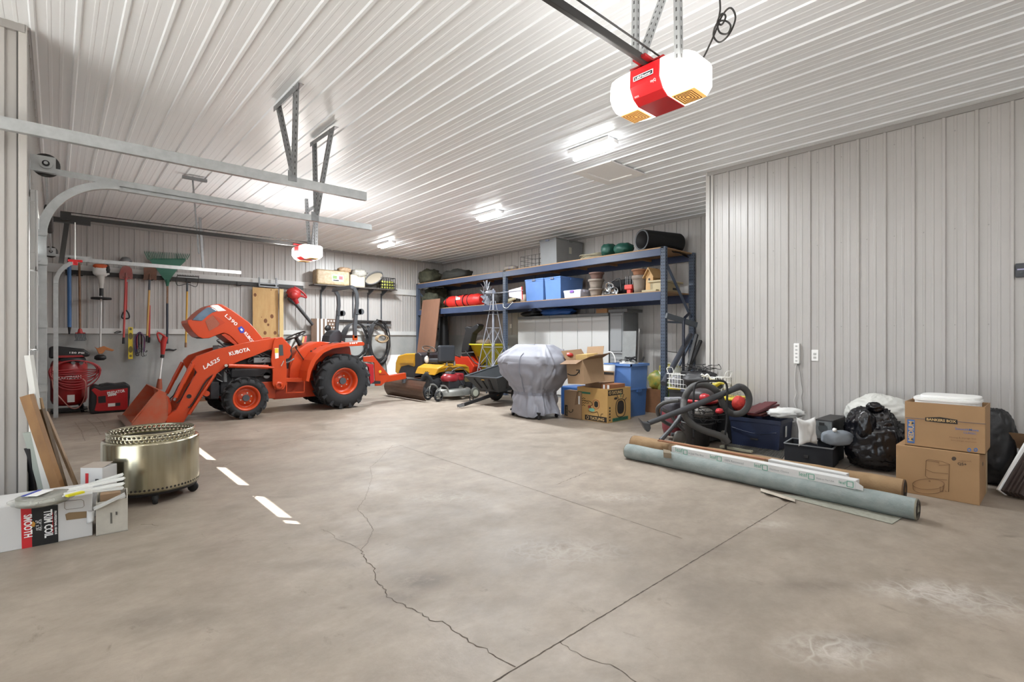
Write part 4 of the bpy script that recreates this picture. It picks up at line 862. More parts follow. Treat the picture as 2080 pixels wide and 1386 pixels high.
for k in range(16):
    dx = rb.uniform(-30, 30); y1 = rb.uniform(1240, 1330); Yk = 12.80 + rb.uniform(-.03, .06); pts = [W(895 + rb.uniform(-8, 8), 1128 + abs(dx) * .2, Yk), W(895 + dx * 1.1, 1150 + abs(dx) * .4, Yk), W(895 + dx * 1.6, 1200, Yk), W(895 + dx * 1.5 + rb.uniform(-4, 4), y1, Yk)]
    hk = pts[-1]; c = MB().tube(smooth(pts, 5), .009, 6); part('cord', c, cols[k % 4], t)
    part('hook', MB().tube([hk, hk + V((0, 0, -.06)), hk + V((.02, 0, -.085)), hk + V((.04, 0, -.075)), hk + V((.045, 0, -.05))], .005, 5), M_dark, t)
t = thing('grass_trimmer', 'red corded grass trimmer with white shaft standing behind the tractor bucket', 'garden tool', P(*z3(1080, 660), Y=12.7))
part('handle', MB().tube(smooth([P(*z3(*q), Y=12.75) for q in ((1065, 165), (1062, 190), (1085, 250), (1120, 268), (1138, 215), (1100, 180), (1065, 165))], 5), .018, 8), M_redp, t)
part('hanging_loop', MB().tube([P(*z3(1065, 165), Y=12.75), P(*z3(1062, 150), Y=12.935)], .006, 6), M_black, t)
part('motor_body', MB().tube([P(*z3(*q), Y=12.75) for q in ((1135, 205), (1118, 260), (1110, 370))], [.05, .055, .035], 10), M_redp, t); part('collar', MB().tube([P(*z3(1110, 372), Y=12.75), P(*z3(1106, 402), Y=12.75)], .036, 10), M_dark, t)
part('shaft', MB().tube([P(*z3(1106, 400), Y=12.75), P(*z3(1082, 605), Y=12.75)], .017, 10), M_white, t)
part('head', MB().tube([P(*z3(1084, 600), Y=12.75), P(*z3(1080, 650), Y=12.75), P(*z3(1076, 700), Y=12.75)], [.035, .05, .06], 10), mat('trimmer_head', 'a8563c', rough=.5), t)
t = solo('pry_bar', MB().tube([P(*z3(*q), Y=12.965) for q in ((1128, 330), (1170, 325), (1215, 332), (1240, 322))], [.02, .02, .018, .01], 8), M_dark, 'short black bar hung on the concrete wall right of the grass trimmer', 'tool')
q = [P(*z3(x, y), Y=12.93) for x, y in ((655, 170), (690, 152), (725, 158), (700, 165), (665, 172))]
solo('wall_hook', MB().tube(smooth(q, 3), .007, 6), M_black, 'thin black wire hook on the white ledge board left of the level', 'hook')
# plywood, leaf blower
q0, q1 = P(512, 585, Y=12.9), P(562, 587, Y=12.9); Yp = 12.80
t = solo('plywood', MB().prism([(q0.x, Yp, 0), (q1.x + .02, Yp, 0), (q1.x + .02, Yp + .06, q1.z), (q0.x, Yp + .06, q1.z)], (0, .018, 0)), None or mat('knotty_plywood', 'c9a66f', rough=.6, col2='b8905a', vs=2.2, stretch=(4, 1, 1)), 'tall knotty plywood panel leaning on the back wall behind the tractor', 'wood panel')
kn = MB()
for (x, y, r) in ((645, 160, .032), (783, 338, .038), (730, 375, .040), (752, 408, .024), (725, 475, .034), (808, 475, .034), (778, 118, .012), (697, 345, .009), (748, 1000, .03)):
    p = P(*z4(x, y), Y=12.85); kn.lathe([(.001, 0), (r, 0)], 16, frame((p.x, 12.798 + .06 * p.z / q1.z, p.z), (1, 0, 0), (0, -1, 0)) @ Matrix.Diagonal((1, 1.35, 1, 1)))
part('knots', kn, mat('knot_brown', '7c5030', rough=.7, var=.3, vs=30), t, kind='stuff')
a = P(563, 588, Y=12.8); solo('wood_stud', MB().box(q1.x + .03, q1.x + .12, 12.78, 12.82, 0, q1.z - .01), mat('pale_stud', 'd6bb85', rough=.6, var=.1, vs=4, stretch=(6, 6, 1)), 'pale narrow stud standing against the right edge of the plywood panel', 'lumber', bevel=.003)
sr = thing('folding_rack', 'folded metal rack clamped on the wall rail above the plywood panel', 'rack', W(1340, 560, 12.8, z6))
rk = MB()
for (c0, c1) in (((210, 560), (395, 575)), ((210, 535), (395, 545)), ((215, 480), (215, 560)), ((375, 485), (375, 570))): rk.bar(P(*z6(*c0), Y=12.84), P(*z6(*c1), Y=12.84), .03)
part('bracket', rk, M_perf, sr)
t = thing('leaf_blower', 'red electric leaf blower with long black tube hanging slanted on the wall', 'leaf blower', P(*z4(1000, 200), Y=12.8))
part('motor_housing', MB().blob(P(*z4(965, 150), Y=12.78), (.17, .12, .15), .1, 4, 2, 20, 12), M_redp, t)
part('neck', MB().tube([P(*z4(945, 150), Y=12.78), P(*z4(990, 235), Y=12.78)], [.10, .06], 12), mat('blower_red', 'a11f24', rough=.4), t)
part('handle', MB().tube(smooth([P(*z4(*q), Y=12.75) for q in ((965, 95), (1000, 110), (1050, 150), (1068, 182), (1030, 170), (985, 175))], 4), .025, 8), MATS['blower_red'], t)
part('fan_intake', MB().lathe([(.001, 0), (.09, 0), (.10, .04)], 20, frame(P(*z4(975, 160), Y=12.64), (1, 0, 0), (0, 1, 0))), M_redp, t)
part('cord_hook', MB().tube([P(*z4(893, 185), Y=12.75), P(*z4(910, 155), Y=12.75), P(*z4(930, 150), Y=12.75)], .02, 8), M_dark, t)
part('tube', MB().tube([P(*z4(920, 185), Y=12.78), P(*z4(985, 240), Y=12.78), P(*z4(1122, 408), Y=12.78)], [.045, .045, .038], 12), mat('tube_grey', '3a3a3c', rough=.5), t)
# flag art
fx0, fx1 = P(*z4(1110, 400), Y=12.8).x, P(*z4(1322, 400), Y=12.8).x; fz1, fz0 = P(*z4(1200, 358), Y=12.8).z, 1.08
fa = thing('flag_panel', 'wooden stars-and-stripes panel with vertical white stripes on the back wall', 'wall art', ((fx0 + fx1) / 2, 12.8, fz0))
part('board', MB().box(fx0, fx1, 12.80, 12.83, fz0, fz1), mat('stained_board', '6b5443', rough=.6, var=.25, vs=5, stretch=(8, 1, 1)), fa)
for (a_, b_) in ((1157, 1173), (1189, 1206), (1222, 1237)):
    part('stripe', MB().box(P(*z4(a_, 400), Y=12.8).x, P(*z4(b_, 400), Y=12.8).x, 12.797, 12.80, fz0, fz1), M_letterw, fa)
stb = MB(); sx0 = P(*z4(1245, 400), Y=12.8).x; cw = (fx1 - sx0 - .02) / 6
for i in range(7):
    for j in range(9):
        if (i + j) % 2: continue
        c = V((sx0 + .02 + i * cw, 12.796, fz1 - .05 - j * .085)); pts = [c + V((math.sin(k * math.pi / 5) * (.03 if k % 2 == 0 else .013), 0, math.cos(k * math.pi / 5) * (.03 if k % 2 == 0 else .013))) for k in range(10)]; stb.prism(pts, (0, .002, 0))
part('stars', stb, M_letterw, fa, kind='stuff')
cb_ = P(*z4(1248, 436), Y=12.79); part('emblem', MB().lathe([(.001, 0), (.085, 0), (.085, .006)], 8, frame((cb_.x, 12.786, cb_.z), (1, 0, 0), (0, 1, 0))), M_dark, fa)
# lower rail and coils
lr = thing('tool_rail', 'short black rail on the back wall carrying two black hose coils', 'tool rail', P(740, 655, Y=12.93), group='wall rails')
a, b = P(688, 652, Y=12.93), P(794, 654.5, Y=12.93); b.z = a.z; part('rail', MB().bar(a, b, .03, .06), M_black, lr); part('rail_plate', MB().bar(a - V((-.4, 0, .09)), b - V((0, 0, .09)), .02, .05), M_perf, lr)
def coil(name, label, cx, cy_, rx, ry, nlp, r, m, Y, seed, cat='hose', par=None, sag=.2):
    rr = random.Random(seed); c = P(cx, cy_, Y=Y); s = depth(c) / F; pts = []
    for k in range(nlp * 16):
        a_ = 2 * math.pi * k / 16; u = k / 16; e = .82 + .36 * ((u * .37 + rr.random() * .04) % 1)
        pts.append(c + V((rx * s * 1.05 * e * math.cos(a_ + math.pi / 2), -.03 - .10 * ((u * .61) % 1), ry * s * math.sin(a_ + math.pi / 2) * (1 if math.sin(a_ + math.pi / 2) > 0 else e * (1 + sag * .2)))))
    return MB().tube(smooth(pts, 2), r, 7)
t = thing('hose_coil', 'black cable coil hanging behind the tractor rollbar', 'hose coil', P(718, 700, Y=12.8), group='coils on the lower rail')
part('coil', coil('', '', 719, 692, 25, 36, 13, .011, mat('black_hose', '2a2a2c', rough=.5), 12.88, 1), MATS['black_hose'], t)
t = thing('hose_coil', 'black hose coil with a tan rope loop, hanging right of the rollbar', 'hose coil', P(768, 700, Y=12.8), group='coils on the lower rail')
part('coil', coil('', '', 767, 693, 20, 42, 12, .013, None, 12.86, 2), MATS['black_hose'], t)
part('rope', coil('', '', 773, 688, 11, 7, 6, .012, None, 12.72, 5), mat('tan_rope', 'a89274', rough=.8), t)
part('spray_gun', MB().tube([P(760, 655, Y=12.75), P(772, 660, Y=12.7), P(786, 672, Y=12.72)], [.03, .03, .02], 8).tube([P(765, 650, Y=12.78), P(785, 657, Y=12.78)], .025, 8), M_dark, t)
# wall shelf on standards
ws = thing('wall_shelf', 'narrow dark wall shelf on slotted standards, holding a straw bale', 'shelf', P(720, 582, Y=12.8))
sa, sb_ = P(637, 577, Y=12.62), P(806, 589, Y=12.62); zs_ = (sa.z + sb_.z) / 2
part('board', MB().box(sa.x, sb_.x, 12.58, 12.95, zs_ - .02, zs_), mat('shelf_dark', '4d4743', rough=.6), ws)
for x, y1 in ((795, 870), (1095, 860), (1235, 1000), (1360, 870)):
    q = P(*z6(x, 560), Y=12.97); e = P(*z6(x, y1), Y=12.97)
    part('standard', MB().box(q.x - .014, q.x + .014, 12.955, 12.98, e.z, zs_ + .05), M_rops, ws); part('bracket', MB().prism([(q.x, 12.955, zs_ - .02), (q.x, 12.62, zs_ - .02), (q.x, 12.62, zs_ - .045), (q.x, 12.955, zs_ - .17)], (.02, 0, 0)), M_rops, ws)
def soft(name, label, cat, cx, cy_, rx, ry, rzv, m, Y=12.75, nz_=.12, seed=1, pw=.75, par=None, **k):
    c = P(cx, cy_, Y=Y); s = depth(c) / F
    return MB().blob(c, (rx * s * 1.12, rzv, ry * s), nz_, 3, seed, 26, 14, pw=pw)
M_straw = mat('straw_bag', 'b9a488', rough=.45, col2='98835f', vs=18)
t = thing('straw_bale', 'plastic-wrapped straw bale at the left end of the wall shelf', 'bag', P(676, 577, Y=12.75)); a = P(643, 578, Y=12.62); b = P(711, 552, Y=12.62)
part('bale', MB().box(a.x, b.x, 12.62, 12.92, zs_ + .002, b.z), M_straw, t, bevel=.05, segs=4)
la, lb2 = P(675, 571, Y=12.6), P(698, 560, Y=12.6); part('label', MB().box(la.x, lb2.x, 12.612, 12.618, la.z, lb2.z), M_white, t); part('label_print', MB().box(la.x + .02, la.x + .13, 12.609, 12.612, la.z + .06, lb2.z - .02).mat(1).box(lb2.x - .12, lb2.x - .02, 12.609, 12.612, la.z + .05, lb2.z - .02).mat(2).box(la.x + .03, la.x + .18, 12.609, 12.612, la.z + .01, la.z + .04), [mat('print_green', '6f8f4e'), mat('print_red', 'b0545a'), M_letterk], t)
solo('mesh_sack', soft('', '', '', 699, 549, 12, 5.5, .12, None, seed=4), mat('peanut_mesh', 'c6a989', rough=.7, col2='8f7358', vs=30), 'small tan mesh sack lying on top of the straw bale', 'bag')
t = thing('feed_bag', 'open cream feed bag between the straw bale and the sieve', 'bag', P(727, 580, Y=12.75)); a = P(712, 580, Y=12.65); b = P(742, 560, Y=12.65)
part('bag', MB().box(a.x, b.x, 12.65, 12.9, zs_, b.z), mat('cream_paper', 'c9b8a0', rough=.6, var=.15, vs=6), t, bevel=.03); part('plastic_top', soft('', '', '', 729, 556, 14, 8, .13, None, seed=8, nz_=.35), mat('crinkled_plastic', 'c4c2ba', rough=.3, col2='8f8d84', vs=14), t)
t = thing('garden_sieve', 'round tilted metal sieve leaning on the wall shelf', 'sieve', P(760, 580, Y=12.75)); c = P(760, 566, Y=12.72)
Ms = frame(c, (.72, -.2, .60), (-.45, -.75, .45)); part('rim', MB().lathe([(.26, -.05), (.27, -.05), (.27, .06), (.26, .06), (.26, -.05)], 36, Ms @ Matrix.Diagonal((1, .62, 1, 1))), M_perf, t); part('mesh', MB().lathe([(.001, -.03), (.26, -.03)], 36, Ms @ Matrix.Diagonal((1, .62, 1, 1))), mat('sieve_mesh', 'a59a88', rough=.7), t)
t = thing('crate', 'black plastic crate full of yellow-green balls, right end of the wall shelf', 'crate', P(790, 585, Y=12.75)); a = P(775, 585, Y=12.62); b = P(803, 566, Y=12.62)
cm = MB()
for i in range(7): x = a.x + (b.x - a.x) * i / 6; cm.box(x - .006, x + .006, 12.62, 12.63, zs_, b.z); cm.box(x - .006, x + .006, 12.87, 12.88, zs_, b.z)
for z in (zs_ + .01, zs_ + .09, zs_ + .17, b.z): cm.box(a.x, b.x, 12.62, 12.63, z - .008, z + .008).box(a.x, b.x, 12.87, 12.88, z - .008, z + .008).box(a.x, a.x + .01, 12.62, 12.88, z - .008, z + .008).box(b.x - .01, b.x, 12.62, 12.88, z - .008, z + .008)
cm.box(a.x, b.x, 12.62, 12.88, zs_, zs_ + .01); part('basket', cm, M_dark, t)
M_ball = mat('ball_yellow_green', 'b9bb58', rough=.8); rb = random.Random(6); kk = 0
ball = None
for iz in range(3):
    for ix in range(5):
        p = (a.x + .055 + ix * (b.x - a.x - .1) / 4, 12.68 + rb.uniform(0, .03), zs_ + .05 + iz * .075)
        if ball is None: ball = solo('tennis_ball', MB().blob(p, (.036, .036, .036), nu=14, nv=8), M_ball, 'yellow-green ball in the black crate on the wall shelf', 'ball', 'balls in the crate on the wall shelf')
        else: o = ball.copy(); sc.collection.objects.link(o); o.location = (p[0], p[1], p[2] - .036)
# compressor
c0 = P(139, 837, Z=0); CXc, CYc, CR = c0.x + .01, 12.12, .255
t = thing('air_compressor', 'red upright air compressor draped with coiled red air hose', 'air compressor', (CXc, CYc, 0)); Mt = Matrix.Translation((CXc, CYc, 0)); M_cr = mat('compressor_red', '9c1c20', rough=.3, coat=.3)
part('tank', MB().lathe([(.02, .12), (.16, .13), (.23, .17), (CR, .24), (CR, .86), (.23, .93), (.15, .97), (.02, .98)], 36, Mt), M_cr, t)
bs = MB()
for a_ in (.6, 2.5, 3.8, 5.5): bs.bar((CXc + .2 * math.cos(a_), CYc + .2 * math.sin(a_), .15), (CXc + .26 * math.cos(a_), CYc + .26 * math.sin(a_), .0), .05, .02)
bs.cbox((CXc, CYc, .05), (.5, .4, .02)); part('base', bs, M_dark, t)
part('pump_shroud', MB().prism([(CXc - .27, CYc - .22, .98), (CXc + .27, CYc - .22, 1.0), (CXc + .29, CYc - .22, 1.06), (CXc + .20, CYc - .22, 1.14), (CXc - .2, CYc - .22, 1.20), (CXc - .27, CYc - .22, 1.18)], (0, .4, 0)), M_dark, t, bevel=.03)
part('pump', MB().blob((CXc + .02, CYc - .05, .93), (.2, .2, .12), .2, 5, 3, 20, 12), M_eng, t)
part('shroud_band', MB().prism([(CXc - .2, CYc - .235, .99), (CXc + .2, CYc - .235, 1.0), (CXc + .17, CYc - .235, 1.03), (CXc - .17, CYc - .235, 1.03)], (0, .015, 0)), M_cr, t)
part('gauge', MB().cyl((CXc + .05, CYc - .28, .9), (CXc + .05, CYc - .22, .9), .03, n=14), M_alu, t); part('gauge', MB().cyl((CXc + .16, CYc - .27, .89), (CXc + .16, CYc - .22, .89), .028, n=14), M_alu, t)
part('shroud_lettering', text_mb('150 PSI', (CXc + .0, CYc - .222, 1.065), (CXc + .2, CYc - .222, 1.055), (0, -1, 0), .03, bold=.02), M_letterw, t)
part('lettering', text_mb('CRAFTSMAN', (CXc - .2, CYc - .235, .60), (CXc + .16, CYc - .235, .62), (0, -1, 0), .055, off=.03, bold=.04), M_letterw, t)
part('label', MB().box(CXc - .03, CXc + .07, CYc - .262, CYc - .255, .20, .33), M_white, t)
hr = random.Random(2)
M_hose = mat('red_air_hose', 'b04044', rough=.4)
for k in range(9):
    top = V((CXc + hr.uniform(-.1, .14), CYc - .2, .93)); lo = .42 + .045 * k; xr = .30 + hr.uniform(0, .06); pts = []
    for i in range(20):
        a_ = 2 * math.pi * i / 20; s_ = math.sin(a_); pts.append(V((CXc + .07 + xr * math.cos(a_) * (1 if math.cos(a_) > 0 else .95), CYc - .28 - .03 * math.sin(a_ * 2) - (.02 * (k % 3)), (.75 + (.19 if s_ > 0 else (.75 - lo)) * s_ - (.0)))))
    part('hose', MB().tube(smooth(pts, 3, True), .009, 6, closed=True), M_hose, t)
pts = [P(*z3(*q), Y=CYc - .33) for q in ((125, 385), (90, 440), (75, 600), (90, 700), (170, 800), (230, 860), (290, 880), (340, 850), (380, 770), (388, 640), (360, 600))]; part('hose', MB().tube(smooth(pts, 6), .009, 6), mat('pale_hose', 'c88a80', rough=.4), t)
part('wheel', MB().cyl((CXc + .31, CYc - .1, .12), (CXc + .36, CYc - .1, .12), .12, n=20), M_rubber, t)
# generator
g0, g1 = P(185, 842, Z=0), P(262, 834, Z=0); gy = g0.y; gx0, gx1 = g0.x, P(266, 800, Y=g0.y).x
t = thing('generator', 'red and black inverter generator standing beside the compressor', 'generator', ((gx0 + gx1) / 2, gy + .2, 0)); gz = lambda x, y: P(*z3(x, y), Y=gy)
part('frame', MB().prism([gz(*q) for q in ((432, 690), (465, 655), (520, 668), (590, 662), (745, 645), (770, 638), (808, 662), (806, 770), (790, 905), (440, 935), (425, 900))], (0, .42, 0)), M_dark, t, bevel=.03)
part('front_panel', MB().prism([p + V((0, -.015, 0)) for p in [gz(*q) for q in ((440, 705), (470, 685), (530, 712), (755, 690), (782, 685), (782, 870), (760, 890), (510, 905), (470, 900), (490, 820), (490, 760))]], (0, .02, 0)), mat('generator_red', 'b01318', rough=.4), t, bevel=.008)
part('control_panel', MB().prism([p + V((0, -.022, 0)) for p in [gz(*q) for q in ((505, 765), (575, 758), (577, 822), (507, 828))]], (0, .01, 0)), M_dark, t)
part('lettering', text_mb('PREDATOR', gz(592, 748) + V((0, -.016, 0)), gz(757, 722) + V((0, -.016, 0)), (0, -1, 0), .05, bold=.03), M_letterw, t)
part('lettering', text_mb('3500', gz(596, 764) + V((0, -.018, 0)), gz(678, 752) + V((0, -.018, 0)), (0, -1, 0), .035, bold=.06), M_letterw, t)
part('label', MB().prism([p + V((0, -.019, 0)) for p in [gz(*q) for q in ((597, 832), (665, 826), (665, 856), (597, 862))]], (0, .003, 0)).mat(1).prism([p + V((0, -.019, 0)) for p in [gz(*q) for q in ((668, 826), (712, 822), (712, 850), (668, 855))]], (0, .003, 0)), [M_white, mat('label_dark', '2a3236')], t)
part('carry_handle', MB().prism([p + V((0, .05, 0)) for p in [gz(*q) for q in ((520, 662), (600, 645), (660, 650), (690, 655), (690, 665), (520, 672))]], (0, .3, 0)), M_dark, t, bevel=.01)
# things standing low along the back wall
a = P(405, 806, Y=12.5); b = P(436, 788, Y=12.5); solo('plastic_tub', MB().box(a.x - .1, b.x + .3, 12.4, 12.8, 0.06, .25), mat('tub_white', 'b9bdc4', rough=.4), 'low pale plastic tub by the back wall, seen under the tractor front', 'tub', bevel=.03)
solo('plank', MB().box(a.x - .5, b.x + .6, 12.3, 12.85, 0, .055), mat('plank_brown', '8a5f45', rough=.6, var=.2, vs=4), 'brown plank lying under the pale plastic tub by the wall', 'lumber')
a = P(791, 722, Y=12.7); b = P(822, 770, Y=12.7); solo('corrugated_panel', MB().prism([(a.x, 12.72, 0), (b.x, 12.72, 0), (b.x, 12.94, a.z), (a.x, 12.94, a.z)], (0, .02, 0)), M_white, 'white corrugated panel leaning on the wall left of the rack', 'panel')
for k, (x0, y0, x1, y1, m) in enumerate(((1000, 560, 1040, 470, M_trimL), (985, 640, 1020, 500, M_trimL), (1030, 640, 1050, 505, M_wood), (960, 560, 975, 480, M_trimL), (1060, 620, 1066, 500, M_redp))):
    a = P(*z4(x0, y0), Y=12.7); b = P(*z4(x1, y1), Y=12.88); d = (b - a); a = a - d * (a.z / d.z) if abs(d.z) > .01 else a; a.y = 12.55
    solo('trim_strip', MB().bar(a, b, .05, .012, up=(0, 1, 0)), m, ['silver trim strip leaning behind the steering wheel, tallest', 'pale trim strip leaning behind the dashboard', 'wooden strip leaning behind the steering wheel', 'silver trim strip leaning left of the steering wheel', 'thin red strip leaning right of the steering wheel'][k], 'trim strip', 'trim strips leaning on the back wall')
# ================================================================== pallet rack, cabinets and everything stored there
M_rk = mat('rack_blue', '36435f', rough=.45, var=.08, vs=3); M_rkp = mat('rack_post_blue', '475263', rough=.45, var=.08, vs=3); M_deck = mat('deck_wood', 'a07f5c', rough=.65, var=.2, vs=3, stretch=(1, 5, 5)); M_slotk = mat('slot_black', '23252c', rough=.7)
r1 = lambda x, y: (830 + x / 6.3, 450 + y / 6.3)
r2 = lambda x, y: (1060 + x / 4.62, 450 + y / 4.62)
r3 = lambda x, y: (780 + x / 6.3, 640 + y / 6.3)
r4 = lambda x, y: (980 + x / 5.474, 660 + y / 5.474)
r5 = lambda x, y: (1250 + x / 4.95, 620 + y / 4.95)
RXF, RXB = 7.80, 8.78; PYS = (4.70, 8.87, 12.72); ZB = (2.15, 2.905)
rk = thing('pallet_rack', 'tall blue steel pallet rack with two wooden shelves along the right wall', 'rack', (8.3, 8.7, 0))
for k, y in enumerate(PYS):
    for x in (RXF, RXB):
        p = MB(); hw = .045
        p.box(x - .0, x + .075, y - hw, y + hw, .01, 2.93); p.mat(1)
        if y < 10:
            for i in range(50):
                z = .08 + i * .057
                for q in (-.02, .02): p.box(x - .002, x, y + q - .007, y + q + .007, z, z + .022)
                p.box(x + .03, x + .045, y - hw - .002, y - hw, z, z + .022)
        part('upright', p, [M_rkp, M_slotk], rk)
        part('foot_plate', MB().box(x - .03, x + .095, y - .07, y + .07, 0, .012), M_rkp, rk)
    d0 = [(2.78, 1.62), (.35, 1.3)]
    if k != 1: part('brace', MB().bar((RXF + .06, y, 2.70), (RXB, y, 1.72), .035), M_rkp, rk)
    if k != 1: part('brace', MB().bar((RXF + .06, y, 1.62), (RXB, y, 1.62), .035), M_rkp, rk)
    if k != 1: part('brace', MB().bar((RXF + .06, y, .3), (RXB, y, 1.3), .035), M_rkp, rk)
for z, hgt in ((ZB[0], .15), (ZB[1], .125)):
    for i in range(2):
        y0, y1 = PYS[i] + .045, PYS[i + 1] - .045
        for x in (RXF - .0, RXB + .02):
            if x < 8 and z < 2.5 and i == 1: pass
            part('beam', MB().box(x - .005, x + .05, y0, y1, z - hgt, z), M_rk, rk, bevel=.004)
        part('deck', MB().box(RXF + (.055 if z < 2.5 else -.0), RXB + .02, y0 - (.0 if z < 2.5 else .06), y1 + (.0 if z < 2.5 else .06), z + .001, z + .022), M_deck, rk)
        for q in range(1, 5): yy = y0 + (y1 - y0) * q / 5; part('deck_support', MB().box(RXF + .05, RXB, yy - .02, yy + .02, z - .05, z), M_deck, rk)
ZS = (ZB[0] + .023, ZB[1] + .023)
def rbox(xl, xc, yt, Xf, z0, xr=None, depth_=.5, zoom=None):
    """axis-aligned box standing on z0: X face from pixel xl to corner xc, top at pixel yt of the corner"""
    if zoom: (xl, _), (xc, yt) = zoom(xl, 0), zoom(xc, yt); xr = zoom(xr, 0)[0] if xr else None
    yl = P(xl, 600, X=Xf).y; yc = P(xc, 600, X=Xf).y; zt = P(xc, yt, X=Xf).z
    xb = P(xr, 600, Y=yc).x if xr else Xf + depth_
    return Xf, min(xb, 8.87), yc, yl, z0, zt
def tote(name, label, bx, m, lidm, lid=True, group=None, taper=.05, rimh=.03, cat='tote', bands=()):
    x0, x1, y0, y1, z0, z1 = bx; cx, cyy = (x0 + x1) / 2, (y0 + y1) / 2
    t = thing(name, label, cat, (cx, cyy, z0), 0, group); hx, hy, hh = (x1 - x0) / 2, (y1 - y0) / 2, z1 - z0 - (.03 if lid else 0)
    mb = MB(); tp = 1 - taper * 1.6
    def ring(s, z): return [(cx + sx * hx * s, cyy + sy * hy * s, z) for sx, sy in ((-1, -1), (1, -1), (1, 1), (-1, 1))]
    lv = [(tp, z0), (1 - taper * .35, z0 + hh * .93), (.995, z0 + hh * .93), (.995, z0 + hh)]
    vs = []; 
    for s, z in lv: vs += ring(s, z)
    fs = [(3, 2, 1, 0)]
    for i in range(len(lv) - 1):
        for k in range(4): fs.append((i * 4 + k, i * 4 + (k + 1) % 4, i * 4 + 4 + (k + 1) % 4, i * 4 + 4 + k))
    if lid: fs.append(tuple(range(len(vs) - 4, len(vs))))
    mb.add(vs, fs); part('tub', mb, m, t, bevel=.012, solid=0 if lid else .006)
    if lid:
        part('lid', MB().box(cx - hx * 1.03, cx + hx * 1.03, cyy - hy * 1.03, cyy + hy * 1.03, z1 - .035, z1), lidm, t, bevel=.012)
        for sy in (-1, 1): part('latch', MB().box(cx - .06, cx + .06, cyy + sy * hy * 1.03 - .012, cyy + sy * hy * 1.03 + .012, z1 - .06, z1 - .01), lidm, t)
        part('front_latch', MB().box(cx - hx * 1.03 - .01, cx - hx * 1.03 + .01, cyy - .05, cyy + .05, z1 - .055, z1 - .008), mat('latch_dark', '6b7285') if name != 'clear_bin' else mat('latch_purple', '7a4fa0'), t, bevel=.004)
    for f in bands: part('rib', MB().box(cx - hx * (1 - taper) - .004, cx + hx * (1 - taper) + .004, cyy - hy * (1 - taper) - .004, cyy + hy * (1 - taper) + .004, z0 + hh * f, z0 + hh * f + .012), m, t)
    return t
M_tb = mat('tote_blue', '5f83bd', rough=.4, var=.08, vs=4); M_tg = mat('tote_grey', '85888a', rough=.5, var=.08, vs=4)
t = tote('storage_tote', 'blue lidded tote on the middle rack shelf, left one of the pair', rbox(30, 200, 528, 7.87, ZS[0], None, .6, r2), M_tb, M_tb, group='blue totes on the rack')
t = tote('storage_tote', 'blue lidded tote on the middle rack shelf, right one beside the purple-latched bin', rbox(212, 362, 510, 7.87, ZS[0], 575, .6, r2), M_tb, M_tb, group='blue totes on the rack')
t = tote('clear_bin', 'low clear white bin with a purple latch on the middle rack shelf', rbox(392, 552, 636, 7.85, ZS[0], 640, .3, r2), mat('clear_plastic', 'b9bccb', rough=.25, var=.08, vs=6), mat('bin_lid', 'c9c9da', rough=.35), cat='bin')
x = rbox(165, 322, 148, 7.95, ZS[1], 575, .6, r2); t = tote('storage_tote', 'large grey lidded tote on the top rack shelf, close under the ceiling', x, M_tg, mat('lid_grey', '6f7274', rough=.5))
lb3 = P(*r2(455, 270), Y=x[2]); part('label', MB().box(lb3.x - .04, lb3.x + .04, x[2] - .004, x[2] - .001 + .003, lb3.z - .08, lb3.z + .06), mat('label_cream', 'b5b5aa'), t)
# flower pots
def pot(px, ytop, ybot, rpx, Xf, z0, m, name, label, lips=1):
    c = P(px, (ytop + ybot) / 2, X=Xf); s = depth(c) / F; r = rpx * s; h_ = (ybot - ytop) * s
    pr = [(.001, 0), (r * .68, 0), (r * .74, h_ * .3), (r * .85, h_ * .72), (r * .93, h_ * .78), (r, h_ * .8), (r, h_), (r * .9, h_), (r * .84, h_ * .75)]
    return solo(name, MB().lathe(pr, 30, Matrix.Translation((c.x, c.y, z0))), m, label, 'flower pot', 'flower pots on the middle rack shelf'), z0 + h_
M_pt = mat('pot_taupe', '857a70', rough=.7); M_pb = mat('pot_brown', '6b5148', rough=.7); M_pc = mat('pot_terracotta', '8a6046', rough=.7)
o, zt = pot(1211, 586, 602, 15, 8.05, ZS[0], M_pt, 'flower_pot', 'taupe flower pot at the bottom of the stack beside the clear bin')
o, zt = pot(1211, 567, 587, 16.5, 8.05, zt - .012, M_pt, 'flower_pot', 'taupe flower pot in the middle of the stack beside the clear bin')
o, zt = pot(1212, 552, 567, 15.5, 8.05, zt - .012, M_pb, 'flower_pot', 'dark brown flower pot on top of the taupe stack')
o, zt = pot(1299, 562, 597, 15.5, 8.0, ZS[0], M_pt, 'flower_pot', 'taupe flower pot left of the birdhouses')
o, zt = pot(1298, 548, 562, 15, 8.0, zt - .012, M_pc, 'flower_pot', 'terracotta flower pot on top of the taupe pot by the birdhouses')
t = solo('wreath_bag', soft('', '', '', 1267, 562, 17, 16, .3, None, seed=3, Y=5.9), mat('black_cloth', '1a1a1c', rough=.9), 'black bag on the middle shelf between the two pot stacks', 'bag')
for o_ in (t,): p_ = P(1267, 575, X=8.35); o_.location = (p_.x, p_.y, ZS[0] + .0)
t = thing('work_lamp', 'cluster of silver clamp lamps beside the taupe pot stack', 'lamp', P(1240, 590, X=8.0))
for k, (x, y, r_) in enumerate(((1238, 584, .10), (1248, 592, .08), (1232, 594, .07))):
    c = P(x, y, X=8.0); part('reflector', MB().lathe([(.02, .09), (r_ * .6, .07), (r_, 0), (r_ * .95, 0), (.02, .08)], 20, frame((c.x, c.y, max(c.z, ZS[0] + r_)), (0, 1, 0), (.8, .2, .3))), mat('chrome', 'c9cccf', rough=.15, metal=.9), t)
